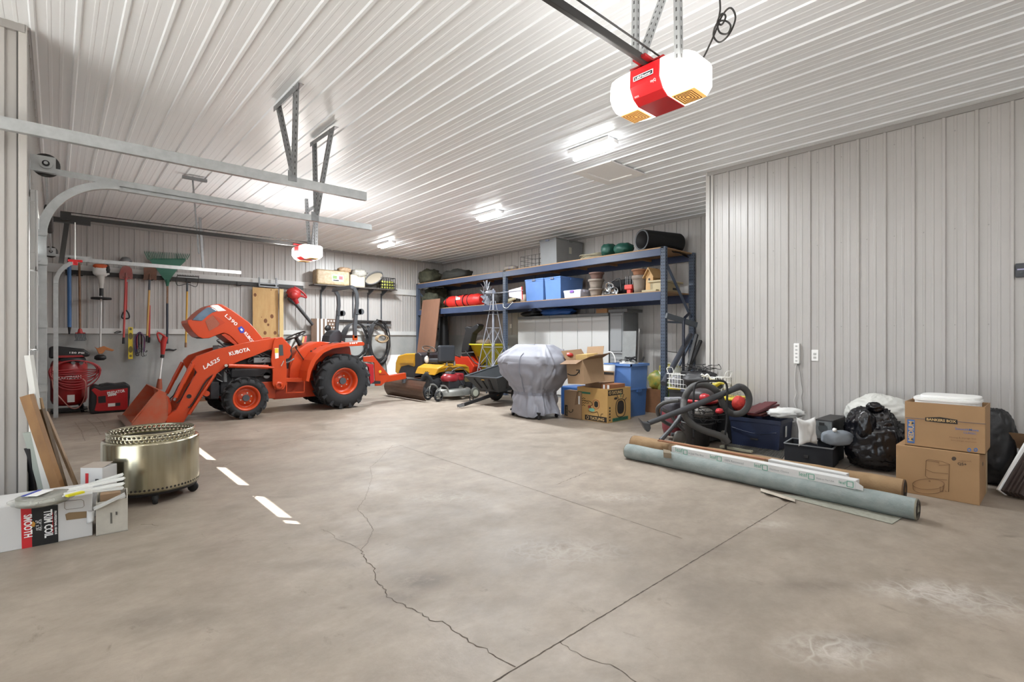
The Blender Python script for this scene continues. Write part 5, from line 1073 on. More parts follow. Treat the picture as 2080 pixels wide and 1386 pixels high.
part('stand', MB().tube(smooth([P(1229, 573, X=8.0), P(1240, 574, X=8.0), P(1258, 566, X=8.05), P(1262, 590, X=8.0)], 4), .012, 6), M_dark, t); part('base', MB().box(7.93, 8.1, P(1240, 590, X=8).y - .1, P(1240, 590, X=8).y + .1, ZS[0], ZS[0] + .03), M_dark, t)
t = thing('bench_vise', 'red cast bench tool with upright prongs between the pots', 'tool', P(1275, 590, X=7.95)); c = P(1275, 590, X=7.95)
part('body', MB().box(c.x, c.x + .12, c.y - .09, c.y + .08, ZS[0] + .08, ZS[0] + .17).box(c.x + .02, c.x + .1, c.y - .05, c.y + .04, ZS[0], ZS[0] + .09), mat('vise_red', 'c23a30', rough=.4), t, bevel=.012)
for d_ in (-.07, -.02, .03, .07): part('prong', MB().tube([(c.x + .05, c.y + d_, ZS[0] + .16), (c.x + .05, c.y + d_, ZS[0] + .33)], .007, 6), M_alu, t)
def birdhouse(px, yb, wpx, Xf, m, label, hh=.3, roof=True):
    c = P(px, yb, X=Xf); s = depth(c) / F; w_ = wpx * s; z = ZS[0] + .02; t = thing('birdhouse', label, 'birdhouse', (c.x, c.y, z), 0, 'birdhouses on the middle rack shelf')
    part('walls', MB().prism([(c.x, c.y - w_ / 2, z), (c.x, c.y + w_ / 2, z), (c.x, c.y + w_ / 2, z + hh * .7), (c.x, c.y, z + hh), (c.x, c.y - w_ / 2, z + hh * .7)], (.3, 0, 0)), m, t, bevel=.003)
    for sy in (-1, 1): part('roof', MB().bar((c.x + .14, c.y, z + hh + .012), (c.x + .14, c.y + sy * w_ * .72, z + hh * .62), .38, .015, up=(1, 0, 0)) if False else MB().prism([(c.x - .05, c.y, z + hh + .02), (c.x - .05, c.y + sy * w_ * .72, z + hh * .6), (c.x - .05, c.y + sy * w_ * .72, z + hh * .6 + .02), (c.x - .05, c.y, z + hh + .045)], (.38, 0, 0)), m, t)
    part('entrance', MB().lathe([(.001, 0), (.022, 0)], 14, frame((c.x - .003, c.y, z + hh * .55), (0, 1, 0), (-1, 0, 0))), M_dark, t); return t
birdhouse(1319, 594, 17, 7.95, mat('birdhouse_tan', 'c09a68', rough=.6), 'tan wooden birdhouse just left of the nearest rack post', .38)
c = P(1357, 590, Y=4.82); t = thing('birdhouse', 'cream boxy birdhouse on the shelf right of the nearest rack post', 'birdhouse', (8.2, 4.9, ZS[0]), 0, 'birdhouses on the middle rack shelf')
part('walls', MB().box(7.95, 8.55, 4.80, 5.05, ZS[0], ZS[0] + .17), mat('cream_wood', 'b3a583', rough=.6), t, bevel=.004); part('roof', MB().box(7.92, 8.62, 4.77, 5.08, ZS[0] + .17, ZS[0] + .20), MATS['cream_wood'], t); part('entrance', MB().box(8.3, 8.5, 4.797, 4.80, ZS[0] + .04, ZS[0] + .08), M_dark, t)
solo('wood_block', MB().box(7.86, 8.0, P(1335, 594, X=7.9).y - .0, P(1306, 594, X=7.9).y, ZS[0], ZS[0] + .03), MATS['cream_wood'], 'flat cream board lying under the tan birdhouse edge', 'board')
t = thing('garden_stakes', 'bundle of black wire plant hooks behind the birdhouses', 'plant stakes', P(1330, 560, X=8.5)); rb = random.Random(9)
for k in range(7): a = P(1318 + k * 3, 590, X=8.5); part('wire', MB().tube(smooth([V((a.x, a.y, ZS[0])), V((a.x, a.y + rb.uniform(-.05, .05), ZS[0] + .3)), V((a.x - .03, a.y + rb.uniform(-.08, .08), ZS[0] + .5))], 3), .005, 5), M_dark, t)
# left half of the middle shelf
t = thing('tent_bag', 'rolled red bag with black straps lying on the middle rack shelf', 'bag', P(940, 615, X=7.95)); a, b = P(902, 616, X=8.0), P(978, 606, X=8.0); zc = ZS[0] + .155
ax = V((0, b.y - a.y, 0)).normalized(); n0 = 18; pts = [V((8.05, a.y + (b.y - a.y) * i / n0, zc)) for i in range(n0 + 1)]; rs = [.07 + .09 * min(1, i / 3) - (.03 if i > 16 else 0) + .008 * math.sin(i * 2.1) for i in range(n0 + 1)]
part('roll', MB().tube(pts, rs, 20), mat('bag_red', 'c42a24', rough=.5, bump=.4, bs=9), t)
for f in (.14, .42, .60, .72): i = f * n0; c = V((8.05, a.y + (b.y - a.y) * f, zc)); part('strap', MB().tube([c + V((.168 * math.cos(q), 0, .168 * math.sin(q))) for q in [k * math.pi / 10 for k in range(20)]], .012, 6, closed=True), M_dark, t)
part('lettering', text_mb('Eskimo', (7.875, a.y + (b.y - a.y) * .44, zc + .03), (7.875, a.y + (b.y - a.y) * .56, zc + .03), (-1, 0, 0), .09, bold=.04), M_letterw, t)
M_camo = mat('camouflage_cloth', '5a5a48', rough=.85, col2='2e3026', vs=7, bump=.4, bs=10)
def bag3(name, label, px, py, rx, rz, ry, X_, z0, m, seed, nz_=.2, cat='bag', group=None, pw=.8):
    c = P(px, py, X=X_); s = depth(c) / F; return solo(name, MB().blob((X_, c.y, z0 + rz * s), (ry, rx * s * 1.35, rz * s), nz_, 2.6, seed, 28, 16, pw=pw, flat=-rz * s * .96), m, label, cat, group)
bag3('camouflage_bundle', 'camouflage cloth bundle at the far left of the middle shelf', 885, 615, 16, 22, .35, 8.35, ZS[0] - .0, M_camo, 11, .3)
bag3('camouflage_bag', 'camouflage duffel on the top shelf in the far corner', 873, 556, 14, 15, .3, 8.2, ZS[1], M_camo, 12, .25, group='bags on the top rack shelf')
bag3('black_duffel', 'dark duffel bag on the top shelf right of the camouflage one', 929, 550, 28, 11, .3, 8.25, ZS[1], mat('dark_olive_cloth', '2e2e2a', rough=.8, var=.3, vs=5), 13, .2, group='bags on the top rack shelf')
bag3('seed_packet', 'small colourful plastic pack on the top shelf edge', 1038, 540, 12, 5.5, .14, 7.98, ZS[1], mat('packet_print', 'a59a72', rough=.4, col2='6d6a86', vs=22), 14, .15)
bag3('green_sack', 'dark green cinched sack on the top shelf, left of two', 1237, 500, 10.5, 13, .16, 8.0, ZS[1], mat('green_nylon', '1f5a4c', rough=.5, bump=.6, bs=14, col2='17443b', vs=9), 15, .16, group='green sacks on the top rack shelf')
bag3('green_sack', 'dark green cinched sack on the top shelf, right one beside the black roll', 1267, 499, 14, 11.5, .16, 8.0, ZS[1], MATS['green_nylon'], 16, .16, group='green sacks on the top rack shelf')
t = thing('rope_coil', 'coil of beige cord lying on the top shelf beside the grey tote', 'rope', P(1200, 517, X=8.05)); rb = random.Random(4); y0, y1 = P(1228, 515, X=8.05).y, P(1176, 520, X=8.05).y
for k in range(9):
    cx, cyy, zz = 8.1 + rb.uniform(-.03, .05), (y0 + y1) / 2 + rb.uniform(-.04, .04), ZS[1] + .015 + k * .012
    part('loop', MB().tube([V((cx + .16 * math.cos(q), cyy + (y1 - y0) * .42 * math.sin(q), zz + .01 * math.sin(3 * q + k))) for q in [i * math.pi / 12 for i in range(24)]], .009, 6, closed=True), mat('beige_cord', 'a39c85', rough=.7), t)
t = thing('wire_crate', 'folding black wire crate on the top shelf left of the grey tote', 'wire cage', P(1078, 535, X=8.2)); y0, y1 = P(1096, 530, X=8.1).y, P(1057, 530, X=8.1).y; cg = MB()
for xx in (8.1, 8.6):
    for i in range(6): yy = y0 + (y1 - y0) * i / 5; cg.bar((xx, yy, ZS[1]), (xx, yy, ZS[1] + .32), .006)
    for z in (.01, .12, .22, .32): cg.bar((xx, y0, ZS[1] + z), (xx, y1, ZS[1] + z), .006)
for yy in (y0, y1):
    for z in (.01, .12, .22, .32): cg.bar((8.1, yy, ZS[1] + z), (8.6, yy, ZS[1] + z), .006)
part('cage', cg, M_black, t)
# black corrugated roll
c0 = P(1303, 484, X=7.92); c1 = P(1386, 497, X=8.75); r_ = .19; c0.z = ZS[1] + r_ + .0; c1 = V((8.8, 4.95, ZS[1] + r_))
t = thing('drain_roll', 'big black roll of edging on the top shelf at the near end', 'roll', c0)
c0 = V((7.86, P(1306, 484, X=7.9).y, ZS[1] + r_)); c1 = V((8.7, c0.y - .25, ZS[1] + r_)); Mr = frame(c0, (0, 0, 1), c1 - c0); L = (c1 - c0).length
pr = []; 
for i in range(40): z = L * i / 39; pr.append((r_ - .012 * (i % 2), z))
part('roll', MB().lathe(pr + [(r_ * .82, L), (r_ * .82, 0), (r_ - .0, 0)], 36, Mr), mat('roll_black', '151517', rough=.6), t); part('inner_ring', MB().lathe([(r_ * .86, -.004), (r_ * .9, -.006), (r_ * .94, -.004)], 36, Mr), mat('ring_grey', '5e6468', rough=.5), t)
part('loose_sheet', MB().grid(lambda u, v: V((8.05 + .7 * u, PYS[0] + .12 - .1 * v + .02 * math.sin(u * 9), ZS[1] + .03 - .10 * v * (1 if u > .15 else 0) + .02 * math.sin(5 * u))), 10, 6), MATS['roll_black'], t, solid=.006)
# cabinets
M_cab = mat('cabinet_white', 'c4c4c2', rough=.4); M_cabg = mat('cabinet_grey', '7d7f80', rough=.5); M_seam = mat('seam_dark', '3b3b3d', rough=.7)
edges = [1052, 1116.7, 1173, 1236.4]; seams = [1087, 1142, 1202]; XF = 8.42
for i in range(3):
    ya, yb_ = P(edges[i], 640, X=XF).y, P(edges[i + 1], 640, X=XF).y; ym = P(seams[i], 640, X=XF).y; g = .004
    t = thing('storage_cabinet', ['white two-door cabinet under the rack, left end of the row of three', 'white two-door cabinet under the rack, middle of the row of three', 'white two-door cabinet under the rack, right end next to the grey one'][i], 'cabinet', (8.65, (ya + yb_) / 2, 0), 0, 'white cabinets under the rack')
    part('carcass', MB().box(XF + .022, 8.73, yb_ + g, ya - g, 0, 1.80), M_cabg, t); part('top', MB().box(XF - .02, 8.74, yb_ + g, ya - g, 1.80, 1.86), M_cabg, t, bevel=.006)
    for p, q in ((ya - g, ym + g), (ym - g, yb_ + g)):
        d_ = part('door', MB().box(XF, XF + .02, q, p, .06, 1.795), M_cab, t, bevel=.006)
        yh = q + .04 if p > ym + .1 else p - .04; part('handle', MB().bar((XF - .015, yh, .95), (XF - .015, yh, 1.10), .02), M_cab, d_)
t = thing('utility_cabinet', 'grey tall cabinet with framed door right of the white cabinets', 'cabinet', (8.65, 7.0, 0)); ya, yb_ = P(1238, 640, X=8.38).y, P(1266, 640, X=8.38).y
part('carcass', MB().box(8.40, 8.88, yb_, ya, 0, 1.86), M_cabg, t); part('top', MB().box(8.34, 8.88, yb_ - .12, ya, 1.86, 1.92), mat('cabinet_top_grey', '6a6c6d', rough=.5), t, bevel=.005)
for z0, z1 in ((.06, .96), (1.03, 1.84)):
    d_ = part('door', MB().box(8.378, 8.40, yb_ + .01, ya - .03, z0, z1), mat('cabinet_door_grey', '8e9091', rough=.45), t, bevel=.005); part('door_frame', MB().box(8.370, 8.378, yb_ + .03, ya - .05, z0 + .04, z0 + .06).box(8.370, 8.378, yb_ + .03, ya - .05, z1 - .06, z1 - .04).box(8.37, 8.378, yb_ + .03, yb_ + .045, z0 + .04, z1 - .04), M_cabg, d_)
solo('cardboard_box', MB().box(8.40, 8.75, P(1233, 625, X=8.4).y, P(1211, 625, X=8.4).y, 1.86, 1.95), mat('cardboard_tan', '9c7550', rough=.7), 'flat cardboard box lying on the right white cabinet under the shelf', 'box', bevel=.003)
t = solo('blue_tarp', MB().blob((8.55, P(1130, 634, X=8.5).y, 1.935), (.2, .48, .085), .35, 3, 8, 28, 14, flat=-.07), mat('tarp_blue', '2f5ea6', rough=.45, bump=.4, bs=12), 'folded bright blue tarp on top of the white cabinets', 'tarp')
t = solo('black_bag', MB().blob((8.55, P(1078, 637, X=8.5).y, 1.92), (.2, .30, .07), .3, 3, 9, 28, 14, flat=-.06), mat('black_nylon', '17181c', rough=.6), 'flat black bag on the left white cabinet beside the blue tarp', 'bag')
a, b = P(1268, 673, X=8.36), P(1295, 673, X=8.36); solo('grey_panel', MB().prism([(8.25, b.y, 0), (8.25, a.y, 0), (8.34, a.y, a.z), (8.34, b.y, a.z)], (-.02, 0, 0)), mat('panel_grey', '8b8d8c', rough=.6, var=.12, vs=6), 'flat grey panel leaning beside the grey cabinet', 'panel')
a = P(1299, 668, X=8.4); solo('metal_strip', MB().bar((8.28, a.y, 0), (8.40, a.y, a.z), .025), M_trim, 'thin metal strip standing beside the grey panel', 'trim strip')
a, b = P(1014, 656, X=8.9), P(1022, 664, X=8.9)
q = P(*r1(1310, 1340), X=8.90); solo('wall_outlet', MB().box(8.885, 8.90, q.y - .035, q.y + .035, q.z - .055, q.z + .055), M_white, 'white wall outlet low behind the rack left of the cabinets', 'outlet')
# leaning brown sheet, black hanging bag
a, b = P(850, 608, X=7.62), P(885, 606, X=7.62); solo('plywood_sheet', MB().prism([(7.45, a.y, 0), (7.45, b.y, 0), (7.76, b.y, b.z), (7.76, a.y, b.z)], (.018, 0, 0)), mat('brown_ply', '7d5a47', rough=.6, var=.15, vs=4, stretch=(1, 1, .3)), 'reddish brown plywood sheet leaning on the front of the rack at its far end', 'wood panel')
t = thing('black_canopy', 'tall black folded canopy standing behind the brown plywood sheet', 'canopy', (8.2, P(898, 660, X=8.2).y, 0)); a = P(893, 640, X=8.1); b = P(901, 640, X=8.2)
part('bag', MB().tube([V((b.x, b.y, .02)), V((b.x, b.y, .9)), V((b.x, b.y, 1.5)), V((b.x, b.y, 1.95))], [.16, .17, .14, .10], 12), M_dark, t); part('pole', MB().cyl((a.x, a.y, 0), (a.x, a.y, 1.98), .02, n=10), M_alu, t)
# windmill in front of the rack
wx, wy = 7.35, P(1002, 700, X=7.35).y; M_gal = mat('windmill_steel', '9b9ea6', rough=.45, metal=.5)
t = thing('windmill', 'galvanised garden windmill tower with tail vane in front of the rack', 'windmill', (wx, wy, 0)); hz_ = P(1002, 598, X=wx).z
part('mast', MB().cyl((wx, wy, .02), (wx, wy, hz_ + .12), .028, .022, 12), M_gal, t)
for sx, sy in ((-1, -1), (1, -1), (1, 1), (-1, 1)): part('leg', MB().tube([V((wx + sx * .34, wy + sy * .34, 0)), V((wx + sx * .03, wy + sy * .03, hz_ - .15))], .010, 6), M_gal, t)
for f in (.12, .32, .52, .72, .86):
    d_ = .34 - .31 * f; z = (hz_ - .15) * f; c = [V((wx + sx * d_, wy + sy * d_, z)) for sx, sy in ((-1, -1), (1, -1), (1, 1), (-1, 1))]; mb = MB()
    for i in range(4): mb.bar(c[i], c[(i + 1) % 4], .012)
    part('girt', mb, M_gal, t)
for f0, f1 in ((.12, .32), (.32, .52), (.52, .72)):
    d0, d1 = .34 - .31 * f0, .34 - .31 * f1; z0, z1 = (hz_ - .15) * f0, (hz_ - .15) * f1; mb = MB(); cc = ((-1, -1), (1, -1), (1, 1), (-1, 1))
    for i in range(4): (a_, b_), (c_, d_) = cc[i], cc[(i + 1) % 4]; mb.bar((wx + a_ * d0, wy + b_ * d0, z0), (wx + c_ * d1, wy + d_ * d1, z1), .006); mb.bar((wx + c_ * d0, wy + d_ * d0, z0), (wx + a_ * d1, wy + b_ * d1, z1), .006)
    part('cross_brace', mb, M_gal, t)
hub = V((wx, wy + .22, hz_ + .05)); part('gearbox', MB().cyl(V((wx, wy - .02, hz_ + .05)), hub, .05, n=14), M_gal, t)
fanx = (P(985, 592, X=wx)).y
Mf = frame(hub, (.9, .45, 0), (-.45, .9, 0))
for k in range(12):
    a_ = 2 * math.pi * k / 12; mb = MB(); da = .16
    c = [Mf @ V((r * math.cos(a_ + q), r * math.sin(a_ + q), z)) for r, q, z in ((.08, -.12, -.01), (.29, -da, -.03), (.29, da, .05), (.08, .12, .02))]; mb.prism(c, Mf.to_3x3() @ V((0, 0, .004))); part('blade', mb, M_gal, t)
part('wheel_ring', MB().tube([Mf @ V((.19 * math.cos(q), .19 * math.sin(q), 0)) for q in [i * math.pi / 12 for i in range(24)]], .006, 5, closed=True), M_gal, t)
tl0, tl1 = V((wx, wy, hz_ + .02)), V((wx + .0, P(1062, 597, X=wx).y, hz_ + .02)); part('tail_rod', MB().cyl(tl0, tl1, .010, n=8), M_gal, t)
va = [P(1033, 590, X=wx), P(1059, 583, X=wx), P(1060, 608, X=wx), P(1034, 603, X=wx)]; part('tail_vane', MB().prism(va, (.006, 0, 0)), mat('vane_white', 'a8a4ae', rough=.5), t); part('vane_edge', MB().bar(P(1060, 582, X=wx), P(1061, 609, X=wx), .02, .012), M_redp, t)
part('platform', MB().box(wx - .16, wx + .16, wy - .16, wy + .16, (P(1000, 631, X=wx)).z - .008, P(1000, 631, X=wx).z), M_gal, t)
# small things on the left half of the middle shelf
bag3('coiled_hose', 'tangled dark hose and cords on the shelf behind the windmill head', 1008, 610, 12, 11, .2, 8.3, ZS[0], mat('tangle_dark', '3b3838', rough=.7, var=.5, vs=25), 21, .5, cat='cords')
t = thing('trouble_light', 'cream hand lamp on the shelf with its white cord looping over the edge', 'lamp', P(1040, 612, X=7.95))
part('body', MB().tube([P(1032, 612, X=7.95) * 1, P(1046, 606, X=7.95)], [.05, .035], 10), mat('cream_plastic', 'c9c0a0', rough=.5), t); part('cord', MB().tube(smooth([P(*q, X=7.79) for q in ((1022, 617), (1023, 624), (1030, 626), (1036, 620), (1042, 614))], 5), .008, 6), M_white, t)
c = P(1048, 610, X=8.0); solo('plastic_tray', MB().box(8.0, 8.2, c.y - .1, c.y + .12, ZS[0], ZS[0] + .10), mat('tray_dark', '2e2b28', rough=.6), 'small dark ribbed tray on the shelf below the windmill vane', 'tray', bevel=.01)
c = P(1065, 604, X=7.98); solo('paint_can', MB().lathe([(.001, 0), (.07, 0), (.07, .17), (.001, .17)], 20, Matrix.Translation((7.98, c.y + .03, ZS[0]))), mat('can_pale', 'b5a898', rough=.5), 'pale round can left of the blue totes on the shelf', 'can')
c = P(987, 610, X=7.95); solo('spray_can', MB().lathe([(.001, 0), (.035, 0), (.035, .17), (.02, .2), (.001, .21)], 14, Matrix.Translation((7.95, c.y, ZS[0]))), mat('can_red_white', 'b08a84', rough=.4, col2='6e8a78', vs=12), 'small printed spray can at the right end of the red bag', 'can')
# dark pipes and stands in the bay beside the rack end
P5 = lambda x, y, Y=4.4: P(*r5(x, y), Y=Y)
t = thing('dark_pole', 'thick dark grey pipe leaning across the near rack bay', 'pipe', P5(500, 740)); part('pipe', MB().tube([P5(480, 790, 4.25), P5(755, 300, 4.55)], .045, 12), mat('pipe_grey', '454850', rough=.5), t)
t = thing('upright_stand', 'black steel stand pole with bent top beside the rack end', 'stand', P5(680, 620)); part('pole', MB().tube([P5(683, 720, 4.45), P5(685, 160, 4.45), P5(700, 125, 4.45), P5(742, 85, 4.5)], .026, 10), mat('pole_navy', '1f2434', rough=.45), t)
part('cross_arm', MB().bar(P5(512, 105, 4.6), P5(815, 200, 4.35), .05, .09), M_rops, t); part('foot', MB().tube([V((P5(683, 720, 4.45).x, 4.45, P5(683, 720, 4.45).z)), V((P5(683, 720, 4.45).x, 4.45, .0))], .03, 8), MATS['pole_navy'], t)
for k, (a_, b_) in enumerate((((728, 640), (818, 295)), ((742, 640), (858, 358)))):
    A, B = P5(*a_, 4.1), P5(*b_, 4.1); d_ = (B - A); A = A - d_ * (A.z / d_.z); solo('black_post', MB().bar(A, B, .045, .045), M_dark, ['black square post leaning in the corner, left of two', 'black square post leaning in the corner, right and shorter one'][k], 'post', 'black posts leaning in the corner')
solo('thin_wire', MB().tube(smooth([P5(525, 465, 4.9), P5(600, 475, 4.9), P5(700, 480, 4.9), P5(760, 490, 4.8)], 4), .006, 6), M_black, 'thin black wire strung inside the near rack bay', 'wire')
# ================================================================== machines and boxes in the middle of the floor
M_ly = mat('mower_yellow', 'c4911c', rough=.35, var=.05, vs=4, coat=.2)
def xwheel(par, c, r, w, rr, name='wheel', rimm=None, tire=None, lugs=0, label=None):
    M = frame(c, (0, 1, 0), (1, 0, 0)); h = w / 2; mb = MB()
    mb.lathe([(rr, -h * .8), (rr + .02, -h), (r * .85, -h), (r - .01, -h * .85), (r, -h * .5), (r, h * .5), (r - .01, h * .85), (r * .85, h), (rr + .02, h), (rr, h * .8)], 32, M)
    for k in range(lugs):
        a = 2 * math.pi * k / lugs
        for s in (-1, 1): q = M @ V((r * math.cos(a + .05 * s), r * math.sin(a + .05 * s), s * h * .45)); mb.bar(q, q + M.to_3x3() @ V((0, 0, s * h * .4)), .03, .016, up=q - V(c))
    o = part(name, mb, tire or M_tire, par)
    part('hub', MB().lathe([(rr + .004, h * .7), (rr * .8, h * .5), (.03, h * .6), (.001, h * .6)], 24, M).lathe([(rr + .004, -h * .7), (rr * .8, -h * .5), (.03, -h * .6), (.001, -h * .6)], 24, M).lathe([(rr, -h * .8), (rr, h * .8)], 24, M), rimm or M_rops, o, label=label)
    return o
t = thing('lawn_tractor', 'yellow riding lawn tractor seen from behind, black seat and steering wheel', 'lawn tractor', (6.83, 10.4, 0))
for x in (6.40, 7.28): xwheel(t, (x, 9.85, .285), .285, .24, .11, lugs=26)
for x in (6.48, 7.2): xwheel(t, (x, 11.25, .19), .19, .15, .08)
fp = [(6.28, 9.50, .50), (6.34, 9.46, .66), (6.50, 9.44, .73), (6.65, 9.44, .69), (7.0, 9.44, .70), (7.1, 9.44, .72), (7.22, 9.46, .66), (7.28, 9.50, .50), (7.18, 9.50, .56), (7.1, 9.5, .60), (6.6, 9.5, .58), (6.42, 9.5, .56)]
part('fender', MB().prism(fp, (0, .85, 0)), M_ly, t, bevel=.02, segs=3)
part('rear_frame', MB().box(6.52, 7.16, 9.55, 10.3, .22, .56), M_eng, t, bevel=.02)
part('seat_back', MB().box(6.50, 6.96, 9.64, 9.74, .78, 1.17), MATS['seat_vinyl'], t, bevel=.045, segs=4); part('seat_cushion', MB().box(6.50, 6.96, 9.72, 10.1, .75, .86), MATS['seat_vinyl'], t, bevel=.03)
part('seat_spring', MB().cyl((6.76, 9.72, .68), (6.76, 9.72, .80), .025, n=10), M_alu, t); part('seat_spring', MB().cyl((6.98, 9.72, .68), (6.98, 9.72, .80), .025, n=10), M_alu, t)
Ms = frame((6.72, 10.40, 1.07), (1, 0, 0), (0, -.45, .9)); sw = MB(); sw.tube([Ms @ V((.17 * math.cos(a), .17 * math.sin(a), 0)) for a in [i * math.pi / 14 for i in range(28)]], .014, 8, closed=True)
for a in (.6, 2.5, 4.7): sw.bar(Ms @ V((0, 0, 0)), Ms @ V((.165 * math.cos(a), .165 * math.sin(a), 0)), .03, .01)
part('steering_wheel', sw, mat('wheel_grey', '4a443f', rough=.5), t); part('steering_column', MB().cyl((6.72, 10.42, 1.04), (6.78, 10.6, .7), .03, n=10), M_dark, t)
part('dash', MB().prism([(6.56, 10.50, .45), (6.56, 10.52, .93), (6.56, 10.66, .99), (6.56, 10.80, .96), (6.56, 10.80, .38)], (.54, 0, 0)), mat('dash_dark', '2b262a', rough=.5), t, bevel=.02)
part('hood', MB().prism([(6.55, 10.80, .62), (6.55, 10.80, .97), (6.55, 11.25, .95), (6.55, 11.62, .88), (6.55, 11.74, .70), (6.55, 11.76, .45), (6.55, 11.62, .40), (6.55, 11.45, .60), (6.55, 11.1, .66)], (.56, 0, 0)), M_ly, t, bevel=.03, segs=3)
part('hood_side', MB().prism([(6.56, 10.8, .36), (6.56, 10.8, .66), (6.56, 11.1, .70), (6.56, 11.5, .62), (6.56, 11.6, .36)], (.54, 0, 0)), M_eng, t)
part('side_crease', MB().prism([(6.538, 10.82, .72), (6.538, 10.82, .80), (6.538, 11.3, .80), (6.538, 11.5, .70)], (.02, 0, 0)), M_ly, t)
part('footrest', MB().box(6.42, 7.24, 10.1, 10.9, .30, .34), M_eng, t); part('cutting_deck', MB().lathe([(.5, .12), (.52, .14), (.50, .24), (.3, .28), (.001, .28)], 30, Matrix.Translation((6.83, 10.55, 0))), M_eng, t)
part('lever', MB().tube([(6.62, 10.1, .7), (6.56, 10.15, .92)], .012, 8), M_dark, t); part('jug', MB().blob((6.68, 10.45, .82), (.06, .05, .09), .1, 3, 2, 14, 10), M_white, t)
# walk-behind mower
M_mr = mat('mower_red', '8a2028', rough=.35); M_deckm = mat('mower_deck_grey', '8c8d89', rough=.45, metal=.4, var=.15, vs=8)
t = thing('walk_mower', 'walk-behind mower with red engine, grey deck and two large front casters', 'lawn mower', (6.4, 9.08, 0))
part('deck', MB().grid(lambda u, v: V((6.5 + .44 * math.cos(2 * math.pi * u) * (1 - .28 * v ** 3), 9.08 + .29 * math.sin(2 * math.pi * u) * (1 - .28 * v ** 3), .09 + .15 * math.sin(v * math.pi / 2))), 36, 8, cu=True).lathe([(.001, .24), (.22, .24)], 24, Matrix.Translation((6.5, 9.08, 0))), M_deckm, t)
part('engine', MB().box(6.28, 6.56, 8.95, 9.22, .24, .42), M_eng, t, bevel=.02); part('engine_shroud', MB().lathe([(.17, .40), (.19, .44), (.185, .50), (.12, .56), (.001, .57)], 28, Matrix.Translation((6.40, 9.08, 0)) @ Matrix.Diagonal((1.15, .85, 1, 1))), M_mr, t); part('starter_cap', MB().lathe([(.11, .55), (.10, .60), (.001, .61)], 20, Matrix.Translation((6.40, 9.08, 0))), M_eng, t)
part('fuel_tank', MB().box(6.56, 6.72, 8.98, 9.2, .40, .56), M_mr, t, bevel=.03); part('muffler', MB().cyl((6.78, 9.0, .42), (6.98, 9.0, .42), .06, n=16), mat('muffler_tan', '8f8461', rough=.4, metal=.6), t)
for y in (8.88, 9.28):
    w_ = part('caster_wheel', MB().lathe([(.075, -.022), (.10, -.025), (.115, 0), (.10, .025), (.075, .022)], 26, frame((5.97, y, .115), (1, 0, 0), (0, 1, 0))), M_tire, t); sp = MB()
    for k in range(6): a = k * math.pi / 3; sp.bar((5.97, y, .115), (5.97 + .078 * math.cos(a), y, .115 + .078 * math.sin(a)), .012)
    part('spokes', sp, M_deckm, w_); part('caster_fork', MB().tube(smooth([V((5.97, y + .04, .12)), V((5.98, y + .04, .24)), V((6.03, y, .30)), V((6.03, y, .34))], 4), .011, 8).tube(smooth([V((5.97, y - .04, .12)), V((5.98, y - .04, .24)), V((6.03, y, .30)), V((6.03, y, .34))], 4), .011, 8), M_deckm, t)
    part('caster_arm', MB().tube(smooth([V((6.03, y, .33)), V((6.12, y, .32)), V((6.2, y, .26)), V((6.22, y, .17))], 4), .018, 8), M_deckm, t)
for y in (8.83, 9.35): w_ = part('rear_wheel', MB().lathe([(.06, -.025), (.115, -.028), (.125, 0), (.115, .028), (.06, .025)], 28, frame((6.9, y, .125), (1, 0, 0), (0, 1, 0))), mat('wheel_grey_rubber', '55554f', rough=.7), t); part('wheel_disc', MB().lathe([(.075, -.03), (.02, -.034), (.001, -.034)], 24, frame((6.9, y, .125), (1, 0, 0), (0, 1, 0))), mat('disc_pale', 'b5b8aa', rough=.5), w_)
part('handle', MB().tube(smooth([V((6.95, 8.85, .22)), V((6.6, 8.88, .68)), V((6.35, 8.95, .62))], 4), .008, 6).tube(smooth([V((6.95, 9.3, .22)), V((6.6, 9.3, .68)), V((6.35, 9.2, .62))], 4), .008, 6), M_rops, t)
# yellow cone spreader
t = thing('cone_spreader', 'large yellow cone spreader hopper behind the windmill', 'spreader', (8.05, 9.74, 0)); Mt = Matrix.Translation((8.05, 9.74, 0)); M_ys = mat('hopper_yellow', 'c9bd26', rough=.45, var=.12, vs=3)
part('hopper', MB().lathe([(.09, .42), (.12, .45), (.46, 1.16), (.50, 1.17), (.50, 1.20), (.45, 1.19), (.11, .48), (.001, .47)], 40, Mt), M_ys, t)
fr = MB()
for a in (.6, 2.2, 3.9, 5.4): fr.tube([V((8.05 + .42 * math.cos(a), 9.74 + .42 * math.sin(a), 0)), V((8.05 + .36 * math.cos(a), 9.74 + .36 * math.sin(a), .92))], .02, 8)
fr.tube([V((8.05 + .34 * math.cos(a), 9.74 + .34 * math.sin(a), .35)) for a in [i * math.pi / 8 for i in range(16)]], .018, 6, closed=True); part('frame', fr, M_rops, t)
part('spinner', MB().lathe([(.001, .30), (.22, .30), (.22, .33), (.001, .34)], 20, Mt), M_rops, t); part('agitator', MB().tube([(7.62, 9.5, .65), (8.0, 9.7, .8)], .018, 6).tube([(7.62, 9.5, .65), (7.55, 9.55, .9)], .014, 6), M_dark, t)
solo('burlap_sack', MB().blob((8.05, 9.95, 1.235), (.22, .2, .075), .25, 3, 3, 20, 12), mat('sack_tan', 'a5917a', rough=.8), 'tan sack lying on the rim of the yellow cone spreader', 'bag')
